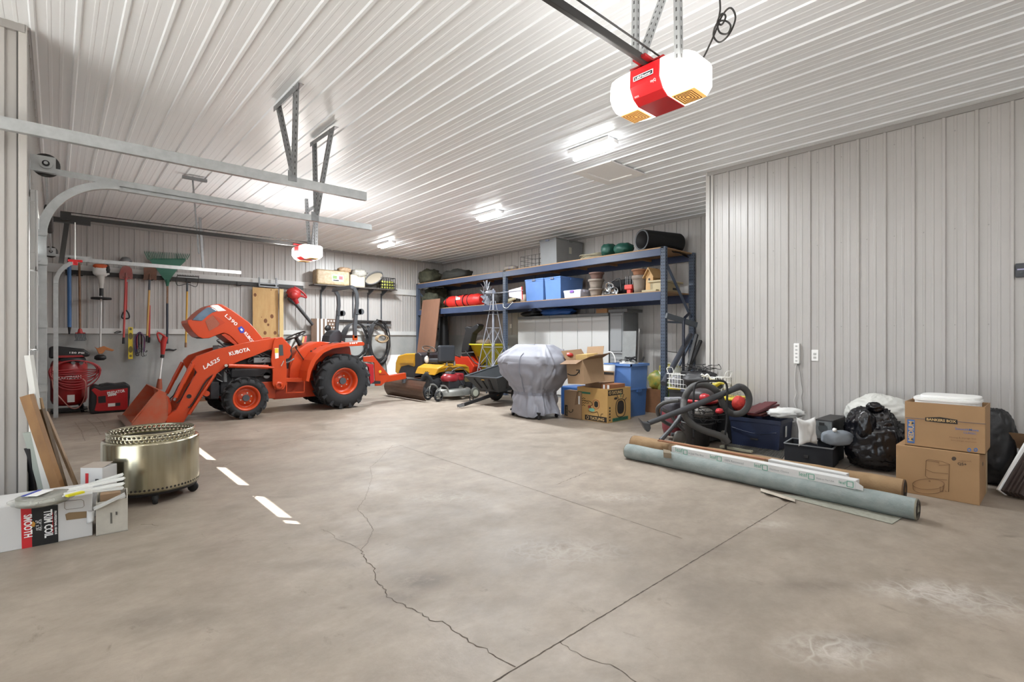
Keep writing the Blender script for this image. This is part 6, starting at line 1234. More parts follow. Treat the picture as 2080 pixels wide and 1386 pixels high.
# snow blower
t = thing('snow_blower', 'red-orange snow blower with tall black discharge chute beside the lawn tractor', 'snow blower', (7.75, 10.55, 0)); M_sb = mat('blower_orange_red', 'b8331d', rough=.4)
q = lambda x, y: P(*r3(x, y), X=7.62)
part('housing', MB().prism([q(*c) for c in ((872, 530), (1075, 528), (1100, 580), (1150, 660), (1120, 740), (1050, 772), (960, 690), (905, 610))], (.45, 0, 0)), M_sb, t, bevel=.02)
part('auger', MB().cyl((7.6, 10.15, .28), (7.6, 10.8, .28), .16, n=18), M_sb, t); part('skid_base', MB().box(7.6, 8.1, 10.2, 10.85, .02, .25), M_eng, t, bevel=.02)
part('chute', MB().prism([q(*c) for c in ((985, 480), (995, 390), (1040, 200), (1030, 160), (1060, 145), (1110, 160), (1190, 112), (1212, 130), (1195, 180), (1130, 240), (1110, 320), (1075, 470))], (.18, 0, 0)), M_dark, t, bevel=.02)
part('engine', MB().box(7.85, 8.25, 10.3, 10.75, .35, .75), M_eng, t, bevel=.03); part('handlebar', MB().tube([q(850, 480), q(980, 540)], .015, 6).tube([q(1040, 460), q(1160, 610), q(1230, 650)], .014, 6), M_dark, t)
part('deflector', MB().prism([q(*c) for c in ((990, 500), (1075, 480), (1085, 525), (1000, 530))], (.2, 0, 0)), M_dark, t)
part('wheel', MB().lathe([(.08, -.06), (.18, -.06), (.2, 0), (.18, .06), (.08, .06), (.001, .05)], 24, frame((8.15, 10.2, .2), (1, 0, 0), (0, 1, 0))), M_tire, t)
# dump cart
t = thing('dump_cart', 'black poly dump cart with tow bar resting on the floor beside the covered grill', 'cart', (6.85, 7.9, 0)); M_cart = mat('cart_black', '35383b', rough=.55, var=.1, vs=5)
o_ = [(6.28, 7.36, .565), (6.28, 8.36, .555), (7.42, 8.38, .80), (7.42, 7.34, .80)]; i_ = [(6.50, 7.55, .27), (6.50, 8.17, .27), (7.30, 8.17, .34), (7.30, 7.55, .34)]
tb = MB(); tb.add(o_ + i_, [(4, 5, 6, 7)] + [(k, (k + 1) % 4, 4 + (k + 1) % 4, 4 + k) for k in range(4)]); part('tub', tb, M_cart, t, solid=.02)
rm = MB()
for k in range(4): rm.bar(o_[k], o_[(k + 1) % 4], .05, .02)
part('rim', rm, M_rops, t, bevel=.004)
for f in (.25, .5, .75):
    a = V(o_[0]).lerp(V(o_[1]), f); b = V(i_[0]).lerp(V(i_[1]), f); part('rib', MB().bar(a.lerp(b, .15) + V((-.015, 0, 0)), a.lerp(b, .85) + V((-.015, 0, 0)), .05, .03), M_dark, t, bevel=.006)
    a = V(o_[0]).lerp(V(o_[3]), f); b = V(i_[0]).lerp(V(i_[3]), f); part('rib', MB().bar(a.lerp(b, .15) + V((0, -.015, 0)), a.lerp(b, .85) + V((0, -.015, 0)), .05, .03), M_dark, t, bevel=.006)
part('decal', MB().prism([(6.262, 7.72, .52), (6.262, 7.82, .52), (6.275, 7.82, .50), (6.275, 7.72, .50)], (-.004, 0, 0)), mat('decal_amber', 'b08a35'), t)
for y in (7.50, 8.22):
    w_ = part('wheel', MB().lathe([(.09, -.05), (.17, -.055), (.195, -.02), (.195, .02), (.17, .055), (.09, .05)], 28, frame((7.0, y, .195), (1, 0, 0), (0, 1, 0))), M_rubber, t); part('hub', MB().lathe([(.095, -.03), (.03, -.05), (.001, -.05)], 20, frame((7.0, y, .195), (1, 0, 0), (0, 1, 0))), mat('hub_orange', '9a5a2c', rough=.5), w_)
part('axle', MB().cyl((7.0, 7.5, .195), (7.0, 8.22, .195), .018, n=8), M_dark, t)
part('tow_bar', MB().bar((6.95, 7.84, .25), (5.76, 7.76, .055), .045, .06), M_dark, t); part('hitch_pin', MB().tube([(5.98, 7.80, .09), (5.96, 7.80, .22)], .012, 6).tube([(6.06, 7.80, .1), (6.04, 7.80, .2)], .012, 6), M_dark, t); part('clevis', MB().bar((5.78, 7.73, .06), (5.66, 7.73, .045), .012, .05).bar((5.78, 7.79, .06), (5.66, 7.79, .045), .012, .05), M_perf, t)
# covered grill
gx, gy = 6.06, 6.10
M_cov = mat('cover_silver_grey', '888992', rough=.6, var=.06, vs=3, bump=.35, bs=6)
t = thing('covered_grill', 'barbecue grill under a silver grey fabric cover cinched with a belt', 'covered grill', (gx, gy, 0))
rings = [(1.225, .001, .001), (1.222, .36, .13), (1.205, .38, .15), (1.12, .50, .235), (1.04, .60, .31), (.98, .63, .325), (.88, .655, .33), (.74, .61, .32), (.62, .50, .29), (.50, .39, .26), (.43, .335, .245), (.40, .33, .24), (.36, .345, .25), (.26, .38, .27), (.16, .41, .285), (.08, .435, .30), (.055, .437, .30)]
def cov(u, v):
    f = v * (len(rings) - 1); i = min(int(f), len(rings) - 2); k = f - i; z, hy, hx = [rings[i][j] * (1 - k) + rings[i + 1][j] * k for j in range(3)]
    a = 2 * math.pi * u; c, s = math.cos(a), math.sin(a); pw = .26 if z > .9 else .40 if z > .5 else .6
    c, s = math.copysign(abs(c) ** pw, c), math.copysign(abs(s) ** pw, s)
    n_ = noise.noise(V((c * 2.2 + 5, s * 2.2, z * 3))); n2 = noise.noise(V((c * 5, s * 5 + 3, z * 2.2)))
    pl_ = 0
    if z < .82: pl_ = .045 * math.sin(a * 8 + 4 * n_) * min(1, (.82 - z) * 2.2) * (1.25 if z < .42 else 1)
    sag = -.03 * max(0, n2) if z > .8 else 0
    n3 = abs(noise.noise(V((c * 3.5 + 9, s * 3.5, z * 5)))); k2 = 1 + .07 * n_ + .09 * n2 + .14 * (n3 - .15) * (1 if z < 1.15 else .4) + pl_ + (.0)
    hem = (.05 * math.sin(a * 3 + 1) + .025 * math.sin(a * 7)) * max(0, (.3 - z) / .3) if z < .3 else 0
    return V((gx + hx * c * k2, gy + hy * s * k2, max(.03, z + sag + hem + (.02 * n_ + .015 * n2 if z > 1.15 else .035 * n_ if z > .5 else 0))))
part('cover', MB().grid(cov, 120, 80, cu=True), M_cov, t)
bp = []
for i in range(80):
    p = cov(i / 80, 11 / 16); bp.append(V((gx + (p.x - gx) * 1.02, gy + (p.y - gy) * 1.02, .41)))
bt = MB()
for i in range(80): bt.bar(bp[i], bp[(i + 1) % 80], .008, .05, up=(0, 0, 1))
part('belt', bt, mat('belt_grey', '7d7f8a', rough=.6), t)
sm = MB().tube([cov(.5, v / 40) + V((-.012, 0, 0)) for v in range(8, 26)], .006, 5); part('seam', sm, MATS['belt_grey'], t)
for x, y in ((5.84, 5.77), (5.86, 6.43), (6.28, 5.80), (6.28, 6.4)): part('caster', MB().cyl((x - .0, y - .015, .03), (x, y + .015, .03), .03, n=14).box(x - .02, x + .02, y - .02, y + .02, .05, .10), M_dark, t)
part('bottom_shelf', MB().box(5.82, 6.3, 5.74, 6.46, .09, .12), M_dark, t)
# boxes
M_cb = mat('cardboard', '9e8265', rough=.75, var=.06, vs=5); M_cbd = mat('cardboard_dark', '82664d', rough=.8, var=.1, vs=5); M_cby = mat('cardboard_yellow', 'b8935a', rough=.7, var=.06, vs=5); M_ink = mat('box_ink', '26201c', rough=.7)
Fp, A, B, hh = corner_box((1181, 850), (1234, 860.6), (1281, 851.8), (1233, 791))
nA = V((A.y, -A.x, 0)).normalized(); nA = nA if nA.dot(V((0, 0, CAMH)) - Fp) > 0 else -nA; nB = V((B.y, -B.x, 0)).normalized(); nB = nB if nB.dot(-Fp) > 0 else -nB
t = thing('monitor_box', 'open yellowish carton printed with cartoon drawings and white-on-black lettering', 'box', Fp + (A + B) / 2)
part('carton', open_box_mb(Fp, A, B, hh), M_cby, t)
def onA(u, v, o=0): return Fp + A * u + V((0, 0, hh * v)) + nA * o       # u from the near corner along A
def onB(u, v, o=0): return Fp + B * u + V((0, 0, hh * v)) + nB * o
def quad(fn, u0, u1, v0, v1, o=.002): return MB().add([fn(u0, v0, o), fn(u1, v0, o), fn(u1, v1, o), fn(u0, v1, o)], [(0, 1, 2, 3)])
part('print_block', quad(onB, .02, .65, .80, .96), M_ink, t); part('lettering', text_mb('TATUNG', onB(.17, .835), onB(.60, .835), nB, .05, bold=.03), mat('print_tan', 'c9a873'), t)
part('print_block', quad(onA, .02, .73, .02, .17), M_ink, t); part('lettering', text_mb('TATUNG', onA(.56, .05), onA(.10, .05), nA, .045, bold=.03), MATS['print_tan'], t)
part('print_ring', MB().tube([onA(.64 + .035 * math.cos(a) , .095 + .05 * math.sin(a), .004) for a in [i * math.pi / 6 for i in range(12)]], .004, 5, closed=True), MATS['print_tan'], t)
part('print_ring', MB().tube([onB(.10 + .035 * math.cos(a), .88 + .045 * math.sin(a), .004) for a in [i * math.pi / 6 for i in range(12)]], .004, 5, closed=True), MATS['print_tan'], t)
part('print_block', quad(onB, .20, .88, .02, .12), mat('print_green_ink', '2f6b54'), t); part('lettering', text_mb('MICRO PROCESSOR', onB(.24, .04), onB(.84, .04), nB, .035), M_ink, t)
part('print_block', quad(onA, .55, .97, .80, .86), MATS['print_green_ink'], t)
el = lambda fn, cu, cv, ru, rv, n=24: [fn(cu + ru * math.copysign(abs(math.cos(a)) ** .75, math.cos(a)), cv + rv * math.copysign(abs(math.sin(a)) ** .75, math.sin(a)), .003) for a in [i * 2 * math.pi / n for i in range(n)]]
part('drawing', MB().tube(el(onB, .55, .40, .21, .27), .006, 5, closed=True), M_ink, t); part('drawing', MB().add(el(onB, .55, .42, .15, .20), [tuple(range(24))]), M_ink, t)
for a in (-.5, 0, .45, .9): part('drawing', MB().tube([onB(.55 + .2 * math.sin(a), .42 + .30 * math.cos(a), .003), onB(.55 + .32 * math.sin(a), .42 + .42 * math.cos(a), .003)], .005, 5), M_ink if a else MATS['print_green_ink'], t)
part('drawing', MB().add(el(onB, .34, .70, .07, .035), [tuple(range(24))]), M_ink, t)
for k in range(4): part('drawing', MB().tube([onA(.94 - .22 * i / 12, .66 - .07 * k + .02 * math.sin(i * 1.6), .003) for i in range(13)], .004, 4), M_ink, t)
part('drawing', MB().tube(smooth([onA(*q_, .003) for q_ in ((.74, .60), (.55, .58), (.48, .50), (.55, .44), (.52, .38))], 4), .004, 4), M_ink, t)
part('drawing', MB().tube(el(onA, .36, .52, .10, .13), .004, 5, closed=True), mat('print_red_ink', '9a4a3a'), t); part('drawing', MB().add(el(onA, .36, .52, .065, .09), [tuple(range(24))]), M_ink, t)
part('drawing', MB().tube(el(onA, .66, .54, .05, .025), .003, 4, closed=True), M_ink, t); part('drawing', MB().add(el(onA, .58, .42, .05, .045), [tuple(range(24))]), MATS['print_red_ink'], t); part('drawing', MB().add(el(onA, .50, .34, .09, .05), [tuple(range(24))]), mat('print_mint', '6fb09a'), t)
part('drawing', MB().tube(smooth([onA(*q_, .003) for q_ in ((.62, .30), (.45, .26), (.32, .30), (.28, .18), (.22, .14), (.20, .24), (.14, .26))], 4), .004, 4), M_ink, t)
for k in range(5): part('care_mark', MB().add(el(onB, .09, .08 + .09 * k, .03, .028, 12), [tuple(range(12))]), M_ink, t)
bx = lambda u0, u1, w0, w1, z0, z1: MB().prism([Fp + A * u0 + B * w0 + V((0, 0, z0)), Fp + A * u1 + B * w0 + V((0, 0, z0)), Fp + A * u1 + B * w1 + V((0, 0, z0)), Fp + A * u0 + B * w1 + V((0, 0, z0))], (0, 0, z1 - z0))
t = thing('small_carton', 'opened brown carton with torn black-printed flap standing in the yellowish carton', 'box', Fp + A * .5 + B * .4); part('carton', bx(.35, .85, .15, .75, .01, hh + .08), M_cbd, t); part('flap', bx(.35, .85, .74, .76, hh + .08, hh + .25), M_cb, t); part('flap_print', bx(.36, .84, .735, .74, hh + .19, hh + .23), M_ink, t)
t = thing('small_carton', 'low brown carton with white labels inside the yellowish carton, right part', 'box', Fp + A * .2 + B * .5); part('carton', bx(.04, .32, .15, .8, .01, hh + .06), mat('cardboard_red', '94603f', rough=.75), t); part('label', bx(.06, .12, .145, .15, hh - .02, hh + .055), M_white, t); part('label', bx(.2, .25, .145, .15, hh - .02, hh + .055), M_white, t)
# lower left shipping box
Fp, A, B, hh = corner_box((1146, 846.5), (1180, 853), (1183.5, 852), (1180, 797), d=.35)
nA = V((A.y, -A.x, 0)).normalized(); nA = nA if nA.dot(-Fp) > 0 else -nA
t = thing('shipping_box', 'brown shipping box with black label and curved arrow, left of the yellowish carton', 'box', Fp + (A + B) / 2); part('carton', MB().prism([Fp, Fp + A, Fp + A + B, Fp + B], (0, 0, hh)), M_cb, t, bevel=.003)
part('print_block', quad(onA, .78, .95, .05, .45), M_ink, t); part('lettering', text_mb('prime', onA(.82, .10) , onA(.82, .40), nA, .02, off=.004), MATS['print_tan'], t); part('arrow_mark', MB().tube(smooth([onA(*q_, .003) for q_ in ((.72, .26), (.62, .20), (.50, .24), (.46, .32), (.50, .30))], 5), .006, 5), M_ink, t)
part('label', quad(onA, .06, .16, .55, .85), M_white, t); part('open_flap', MB().prism([onA(.35, .5), onA(.22, 1.0), onA(.15, 1.0), onA(.15, .55)], nA * .008), M_cbd, t)
zt_lo = hh
# blue lid bin between
t = solo('blue_bin', MB().box(6.55, 6.95, 5.5, 5.95, 0, .50), mat('bin_blue', '2f5c9a', rough=.45), 'blue bin mostly hidden behind the covered grill and shipping box', 'bin', bevel=.02)
# tilted large open box
q4 = lambda x, y, D: P(*r4(x, y), D=D)
n_b, n_t = q4(1133, 660, 7.75), q4(1112, 392, 7.75); upv = (n_t - n_b).normalized(); lenz = (n_t - n_b).length
lb_, rb_ = q4(975, 685, 8.0), q4(1275, 640, 8.0)
ax_ = (lb_ - n_b); ax_ = (ax_ - upv * ax_.dot(upv)); ay_ = upv.cross(ax_.normalized()); ay_ = ay_ if ay_.dot(rb_ - n_b) > 0 else -ay_; La, Lb = .36, .46
ax_ = ax_.normalized() * La; ay_ = ay_ * Lb; up_ = upv * lenz
def sk(u, v, w, o=V((0, 0, 0))): return n_b + ax_ * u + ay_ * v + up_ * w + o
t = thing('open_shipping_box', 'large open tilted shipping box with raised flaps on top of the other boxes', 'box', (n_b.x + .1, n_b.y + .1, n_b.z))
mb = MB(); th = .006
for a_, b_, c_, d_ in (((0, 0, 0), (1, 0, 0), (1, 0, 1), (0, 0, 1)), ((0, 0, 0), (0, 1, 0), (0, 1, 1), (0, 0, 1)), ((1, 0, 0), (1, 1, 0), (1, 1, 1), (1, 0, 1)), ((0, 1, 0), (1, 1, 0), (1, 1, 1), (0, 1, 1)), ((0, 0, 0), (1, 0, 0), (1, 1, 0), (0, 1, 0))): mb.add([sk(*a_), sk(*b_), sk(*c_), sk(*d_)], [(0, 1, 2, 3)])
part('carton', mb, M_cb, t, solid=.006)
na = -ay_.normalized(); nb_ = -ax_.normalized(); u_ = upv
part('flap', MB().add([sk(0, 0, 1), sk(0, 1, 1), sk(0, 1, 1) + nb_ * .17 + u_ * .07, sk(0, 0, 1) + nb_ * .17 + u_ * .05], [(0, 1, 2, 3)]), M_cbd, t, solid=.006)
part('flap', MB().add([sk(0, 1, 1), sk(1, 1, 1), sk(1, 1, 1) - na * .05 + u_ * .18, sk(0, 1, 1) - na * .05 + u_ * .18], [(0, 1, 2, 3)]), M_cb, t, solid=.006)
part('flap', MB().add([sk(1, 0, 1), sk(1, 1, 1), sk(1, 1, 1) - nb_ * .10 + u_ * .15, sk(1, 0, 1) - nb_ * .10 + u_ * .15], [(0, 1, 2, 3)]), M_cb, t, solid=.006)
part('flap', MB().add([sk(0, 0, 1), sk(1, 0, 1), sk(1, 0, 1) + na * .15 - u_ * .05, sk(0, 0, 1) + na * .15 - u_ * .05], [(0, 1, 2, 3)]), M_cbd, t, solid=.006)
part('arrow_mark', MB().tube(smooth([sk(.95, 0, .42) + na * .006, sk(.75, 0, .36) + na * .006, sk(.45, 0, .38) + na * .006, sk(.22, 0, .55) + na * .006], 6), .009, 6).tube([sk(.40, 0, .58) + na * .006, sk(.20, 0, .58) + na * .006, sk(.22, 0, .44) + na * .006], .008, 6), M_ink, t)
part('label', MB().add([sk(0, .3, 1) + nb_ * .06 + u_ * .032, sk(0, .6, 1) + nb_ * .06 + u_ * .034, sk(0, .6, 1) + nb_ * .14 + u_ * .068, sk(0, .3, 1) + nb_ * .14 + u_ * .066], [(0, 1, 2, 3)]), mat('label_pale', 'b8b0a2'), t, solid=.002)
part('inner_packing', MB().prism([sk(.15, .35, .85), sk(.85, .35, .85), sk(.85, .9, .85), sk(.15, .9, .85)], up_.normalized() * .13), mat('packing_tan', 'c2a46a', rough=.7), t)
solo('red_cloth', MB().blob(q4(965, 335, 8.15), (.06, .07, .035), .3, 3, 4, 14, 8), M_redp, 'small bit of red cloth behind the grill cover top', 'cloth')
# blue totes stacked in front of the rack
M_tb2 = mat('tote_blue_deep', '45699f', rough=.4, var=.06, vs=4)
tote('storage_tote', 'lower blue tote of the stack in front of the rack', (7.17, 7.66, 4.93, 5.44, 0, .475), M_tb2, M_tb2, group='stacked blue totes')
t = tote('storage_tote', 'upper open blue tote of the stack in front of the rack, cords spilling out', (7.17, 7.68, 4.92, 5.45, .475, .90), M_tb, M_tb, lid=False, group='stacked blue totes')
part('rim', MB().prism([(7.15, 4.90, .86), (7.70, 4.90, .86), (7.70, 4.92, .86), (7.15, 4.92, .86)], (0, 0, .04)).prism([(7.15, 4.90, .86), (7.17, 4.90, .86), (7.17, 5.47, .86), (7.15, 5.47, .86)], (0, 0, .04)), M_tb, t)
solo('white_cloth', MB().blob((7.45, 5.15, .88), (.17, .14, .055), .4, 4, 6, 24, 14), mat('cloth_white', 'c9c9c6', rough=.85), 'crumpled white cloth in the upper blue tote', 'cloth')
t = thing('cord_tangle', 'tangle of black cords with a clip on top of the upper blue tote', 'cords', (7.45, 5.12, .93)); rb = random.Random(8)
for k in range(5): c = V((7.42 + rb.uniform(-.08, .1), 5.12 + rb.uniform(-.08, .05), .95)); part('cord', MB().tube(smooth([c + V((rb.uniform(-.12, .12), rb.uniform(-.1, .1), rb.uniform(-.02, .07))) for _ in range(6)], 5), .006, 6), M_dark, t)
part('clip', MB().prism([P(*r4(*c_), X=7.5) for c_ in ((1755, 400), (1790, 352), (1802, 360), (1785, 410))], (.01, 0, 0)), M_dark, t)
t = thing('white_bucket', 'white bucket with raised handle behind the large open box', 'bucket', (6.95, 5.62, 0)); c = P(*r4(1385, 470), X=7.0)
part('bucket', MB().lathe([(.001, 0), (.12, 0), (.14, .38), (.13, .38)], 24, Matrix.Translation((c.x, c.y, .50))), M_white, t); part('handle', MB().tube(smooth([P(*r4(*q_), X=7.0) for q_ in ((1400, 302), (1440, 310), (1470, 360), (1478, 420))], 5), .010, 6), M_white, t)
solo('blue_crate', MB().box(6.85, 7.13, 5.48, 5.80, 0, .50), M_tb2, 'blue bin under the white bucket, hidden behind the boxes', 'bin', bevel=.01)
solo('brown_box', MB().box(7.92, 8.35, 4.78, 5.15, 0, .42), mat('brown_carton', '83593a', rough=.7, var=.2, vs=6), 'brown carton on the floor behind the nearest rack post', 'box', bevel=.004)
M_fb = mat('feed_bag_print', '3f7240', rough=.45, col2='a88c33', vs=9)
solo('fertilizer_bag', MB().blob((8.08, 4.97, .57), (.13, .17, .17), .2, 3, 7, 22, 14, pw=.8), M_fb, 'green and yellow fertiliser bag on the brown carton left of the rack post', 'bag')
c = P(1360, 770, X=8.05); t = thing('seed_bag', 'tall white and green seed bag standing right of the nearest rack post', 'bag', (8.05, c.y, 0))
part('bag', MB().blob((8.1, c.y, .44), (.13, .22, .44), .1, 3, 9, 26, 18, pw=.6), mat('seed_bag_white', 'c4c4ba', rough=.5, col2='a8aa98', vs=5), t); part('print', MB().blob((8.07, c.y, .42), (.12, .215, .20), .1, 3, 9, 26, 18, pw=.6), mat('seed_print_green', '2f7f4a', rough=.45, col2='8f8038', vs=3), t)
part('print_top', MB().blob((8.085, c.y + .02, .78), (.10, .19, .10), .1, 3, 9, 22, 12, pw=.7), mat('seed_print_yellow', 'b5a738', rough=.45, col2='33332e', vs=6), t)
# ================================================================== clutter along the light wall on the right
rz6 = lambda x, y: (1240 + x / 4.95, 760 + y / 4.95)
r7 = lambda x, y: (1600 + x / 4.2, 760 + y / 4.2)
r8 = lambda x, y: (1580 + x / 6.3, 660 + y / 6.3)
M_vac = mat('vacuum_hose_grey', '4a4948', rough=.6); M_vacd = mat('vacuum_black', '252426', rough=.5); M_vred = mat('vacuum_red', 'b3262e', rough=.35); M_maroon = mat('maroon_plastic', '6f2630', rough=.45)
# carpet rolls
def roll(name, label, pl_, pr_, r, m, mi, z=None, spiral=True, seed=0):
    a, b = P(*pl_, Z=0), P(*pr_, Z=0); a.z = b.z = r if z is None else z; L = (b - a).length; M = frame(a, (0, 0, 1), b - a); rr = random.Random(seed); t = thing(name, label, 'carpet roll', (a + b) / 2 - V((0, 0, a.z)))
    pr = [(r * (1 + .025 * math.sin(i * .9) + rr.uniform(-.008, .008)), L * i / 40) for i in range(41)]
    mb = MB().lathe(pr, 32, M); part('roll', mb, m, t)
    for zz, s in ((0, -1), (L, 1)):
        e = MB(); e.lathe([(r * .98, zz), (r * .93, zz + s * .012), (r * .45, zz + s * .012), (r * .40, zz - s * .05)], 32, M); e.mat(1)
        sp = [M @ V(((r * .93 - r * .5 * i / 60) * math.cos(i * .38), (r * .93 - r * .5 * i / 60) * math.sin(i * .38), zz + s * .012)) for i in range(61)]; e.tube(sp, .0028, 5); e.lathe([(r * .42, zz - s * .05), (.001, zz - s * .05)], 24, M)
        part('end', e, [mi, M_ink], t)
    return t, a, b, M, L
M_felt = mat('felt_grey', '8f9694', rough=.9, col2='7b8583', vs=9, bump=.3, bs=45); M_tanc = mat('carpet_tan', '9b805f', rough=.9, col2='84694b', vs=6, bump=.3, bs=35)
t, ra, rb_, Mr, Lr = roll('carpet_roll', 'long grey rolled felt carpet lying in front, nearest of the two rolls', (1276, 931), (1861, 1057), .080, M_felt, mat('felt_back', '8a8676', rough=.9), seed=1)
t2_, ta, tb_, Mt2, Lt = roll('carpet_roll', 'tan rolled carpet lying behind the grey roll under the long white cartons', (1288, 915), (1835, 1017), .088, M_tanc, mat('carpet_edge', '6b5138', rough=.9), seed=2)
# underlay sheet
u = [P(*q, Z=0) for q in ((1545, 1002), (1600, 1012), (1812, 1066), (1838, 1050), (1700, 1015))]; solo('underlay_sheet', MB().prism([V((p.x, p.y, .002)) for p in u], (0, 0, .004)), mat('sheet_green_grey', '8f8e82', rough=.8, var=.2, vs=30), 'thin speckled underlay sheet sticking out from beneath the grey carpet roll', 'sheet')
solo('paper_scrap', MB().grid(lambda u_, v_: P(1545 + 70 * u_, 992 + 22 * u_ + 6 * v_, Z=.01 + .02 * math.sin(u_ * 7) ** 2 * v_), 12, 4), mat('scrap_beige', 'b5ab9d', rough=.8), 'torn paper edge curling beside the grey carpet roll', 'paper', solid=.003)
# long white cartons on the rolls
dr = (rb_ - ra).normalized(); nr = V((-dr.y, dr.x, 0)); nr = nr if nr.dot(FW) > 0 else -nr      # away from the camera
M_gc = mat('gutter_carton', 'cfcfce', rough=.5); M_gcp = mat('carton_print_green', '4f9a80', rough=.5); M_gct = mat('carton_print_grey', '7f8487', rough=.5)
def lcart(label, p0, p1, z, w_, h_, off, texts, tilt=0):
    a, b = P(*p0, Z=z), P(*p1, Z=z); d = (b - a).normalized(); n = V((-d.y, d.x, 0)); n = n if n.dot(FW) > 0 else -n; L = (b - a).length
    t = thing('gutter_carton', label, 'long box', (a + b) / 2, 0, 'long white cartons on the carpet rolls')
    mb = MB().prism([a, b, b + n * w_, a + n * w_], (0, 0, h_)); part('carton', mb, M_gc, t, bevel=.003)
    part('end_flap', MB().prism([b + V((0, 0, .005)), b + d * .05 + V((0, 0, .002)), b + d * .05 + V((0, 0, h_ * .5)), b + V((0, 0, h_ * .95))], n * .003), M_gc, t)
    part('end_flap', MB().prism([a + V((0, 0, .0)), a - d * .04 + V((0, 0, .01)), a - d * .03 + V((0, 0, h_)), a + V((0, 0, h_ * .95))], n * .003), mat('flap_brown', '8a7158', rough=.7), t)
    for f0, f1, s, kind in texts:
        q0, q1 = a + d * L * f0 + V((0, 0, h_ * .35)), a + d * L * f1 + V((0, 0, h_ * .35))
        part('print', text_mb(s, q0, q1, -n, off=.003), M_gct if kind else M_gcp, t)
        if not kind:
            fr = MB(); c0, c1 = a + d * L * (f1 + .004) + V((0, 0, h_ * .18)) - n * .002, a + d * L * (f1 + .030) + V((0, 0, h_ * .18)) - n * .002; up = V((0, 0, h_ * .62))
            for p_, q_ in ((c0, c1), (c1, c1 + up), (c1 + up, c0 + up), (c0 + up, c0)): fr.bar(p_, q_, .004, .004)
            part('logo_frame', fr, M_gcp, t)
    return t
tx = [(.03, .08, 'leaf', 0), (.12, .22, 'In Just The Box', 1), (.26, .30, 'leaf', 0), (.35, .46, '100% Recovered', 1), (.52, .56, 'leaf', 0), (.60, .70, 'Outdoor Choice', 1), (.75, .79, 'leaf', 0), (.83, .91, 'Made in The USA', 1), (.93, .96, 'leaf', 0)]
lcart('long white carton with green logos lying on top of the grey carpet roll, front one', (1364, 920), (1738, 995), .150, .09, .068, 0, tx)
lcart('long white carton lying behind and above the front white one', (1560, 946), (1718, 978), .168, .07, .056, 0, [(.5, .8, 'Made in The USA', 1)])
a, b = P(1333, 896, Z=.19), P(1600, 944, Z=.19); d = (b - a).normalized(); n = V((-d.y, d.x, 0)); solo('copper_strip', MB().bar(a + n * .05, b + n * .05, .05, .012), mat('copper_brown', '9c6c50', rough=.5, var=.2, vs=10), 'long reddish wooden strip lying along the top of the tan carpet roll', 'trim strip')
a = P(1346, 903, Z=.10); solo('carton_end', MB().prism([P(*rz6(*q), Z=.18) for q in ((530, 755), (600, 770), (612, 800), (535, 790))], (0, 0, -.05)), mat('kraft_grey', '7a6e5c', rough=.8), 'small grey-brown cardboard end piece at the left end of the long cartons', 'cardboard')
# metal grate mat and wooden strip
a = [P(*q, Z=.004) for q in ((1466, 908), (1588, 932), (1600, 915), (1500, 898))]; gm = MB()
for i in range(26): u_ = i / 25; gm.bar(a[0].lerp(a[1], u_), a[3].lerp(a[2], u_), .006, .012)
for i in range(14): u_ = i / 13; gm.bar(a[0].lerp(a[3], u_), a[1].lerp(a[2], u_), .006, .012)
solo('floor_grate', gm, mat('grate_grey', '6f6d68', rough=.5, metal=.4), 'metal grate mat lying on the floor in front of the navy tote', 'mat')
solo('wood_strip', MB().bar(P(1464, 907, Z=.03), P(1528, 918, Z=.03), .05, .02), mat('pale_green_wood', 'a5a491', rough=.7), 'pale wooden strip lying on the floor at the bucket', 'lumber')
# navy tote with shutters
Fp, A, B, hh = corner_box((1482, 904), (1584, 918), (1616, 903), (1592, 852), d=.44); M_navy = mat('navy_plastic', '222b45', rough=.42, var=.1, vs=4)
nA = V((A.y, -A.x, 0)).normalized(); nA = nA if nA.dot(-Fp) > 0 else -nA
t = thing('storage_tote', 'big open navy tote filled with dark red shutters', 'tote', Fp + (A + B) / 2)
def flare(z, s): c = Fp + (A + B) / 2; return [V((c.x, c.y, z)) + (q - c) * s for q in [V((p.x, p.y, c.z)) for p in (Fp, Fp + A, Fp + A + B, Fp + B)]]
def flare_box(Fp, A, B, lv):
    c = Fp + (A + B) / 2; mb = MB(); vs = []
    for z, s in lv:
        for p in (Fp, Fp + A, Fp + A + B, Fp + B): q = c + (p - c) * s; vs.append(V((q.x, q.y, z)))
    fs = [(3, 2, 1, 0)]
    for i in range(len(lv) - 1):
        for k in range(4): fs.append((i * 4 + k, i * 4 + (k + 1) % 4, i * 4 + 4 + (k + 1) % 4, i * 4 + 4 + k))
    return mb.add(vs, fs)
hh = .36
part('tub', flare_box(Fp, A, B, [(0, .95), (hh * .86, 1.02), (hh * .86, 1.05), (hh, 1.05), (hh, 1.02), (hh * .8, 1.0)]), M_navy, t, bevel=.012)
part('side_groove', MB().tube(smooth([Fp + A * .05 + nA * .012 + V((0, 0, hh * .6)), Fp + A * .5 + nA * .02 + V((0, 0, hh * .5)), Fp + A * .97 + nA * .012 + V((0, 0, hh * .62))], 6), .006, 6), M_navy, t)
part('handle', MB().bar(Fp + A * .42 + nA * .006 + V((0, 0, hh * .3)), Fp + A * .58 + nA * .006 + V((0, 0, hh * .3)), .012, .02), M_vacd, t); 
lbp = Fp + B * .35; nB = V((B.y, -B.x, 0)).normalized(); nB = nB if nB.dot(-Fp) > 0 else -nB
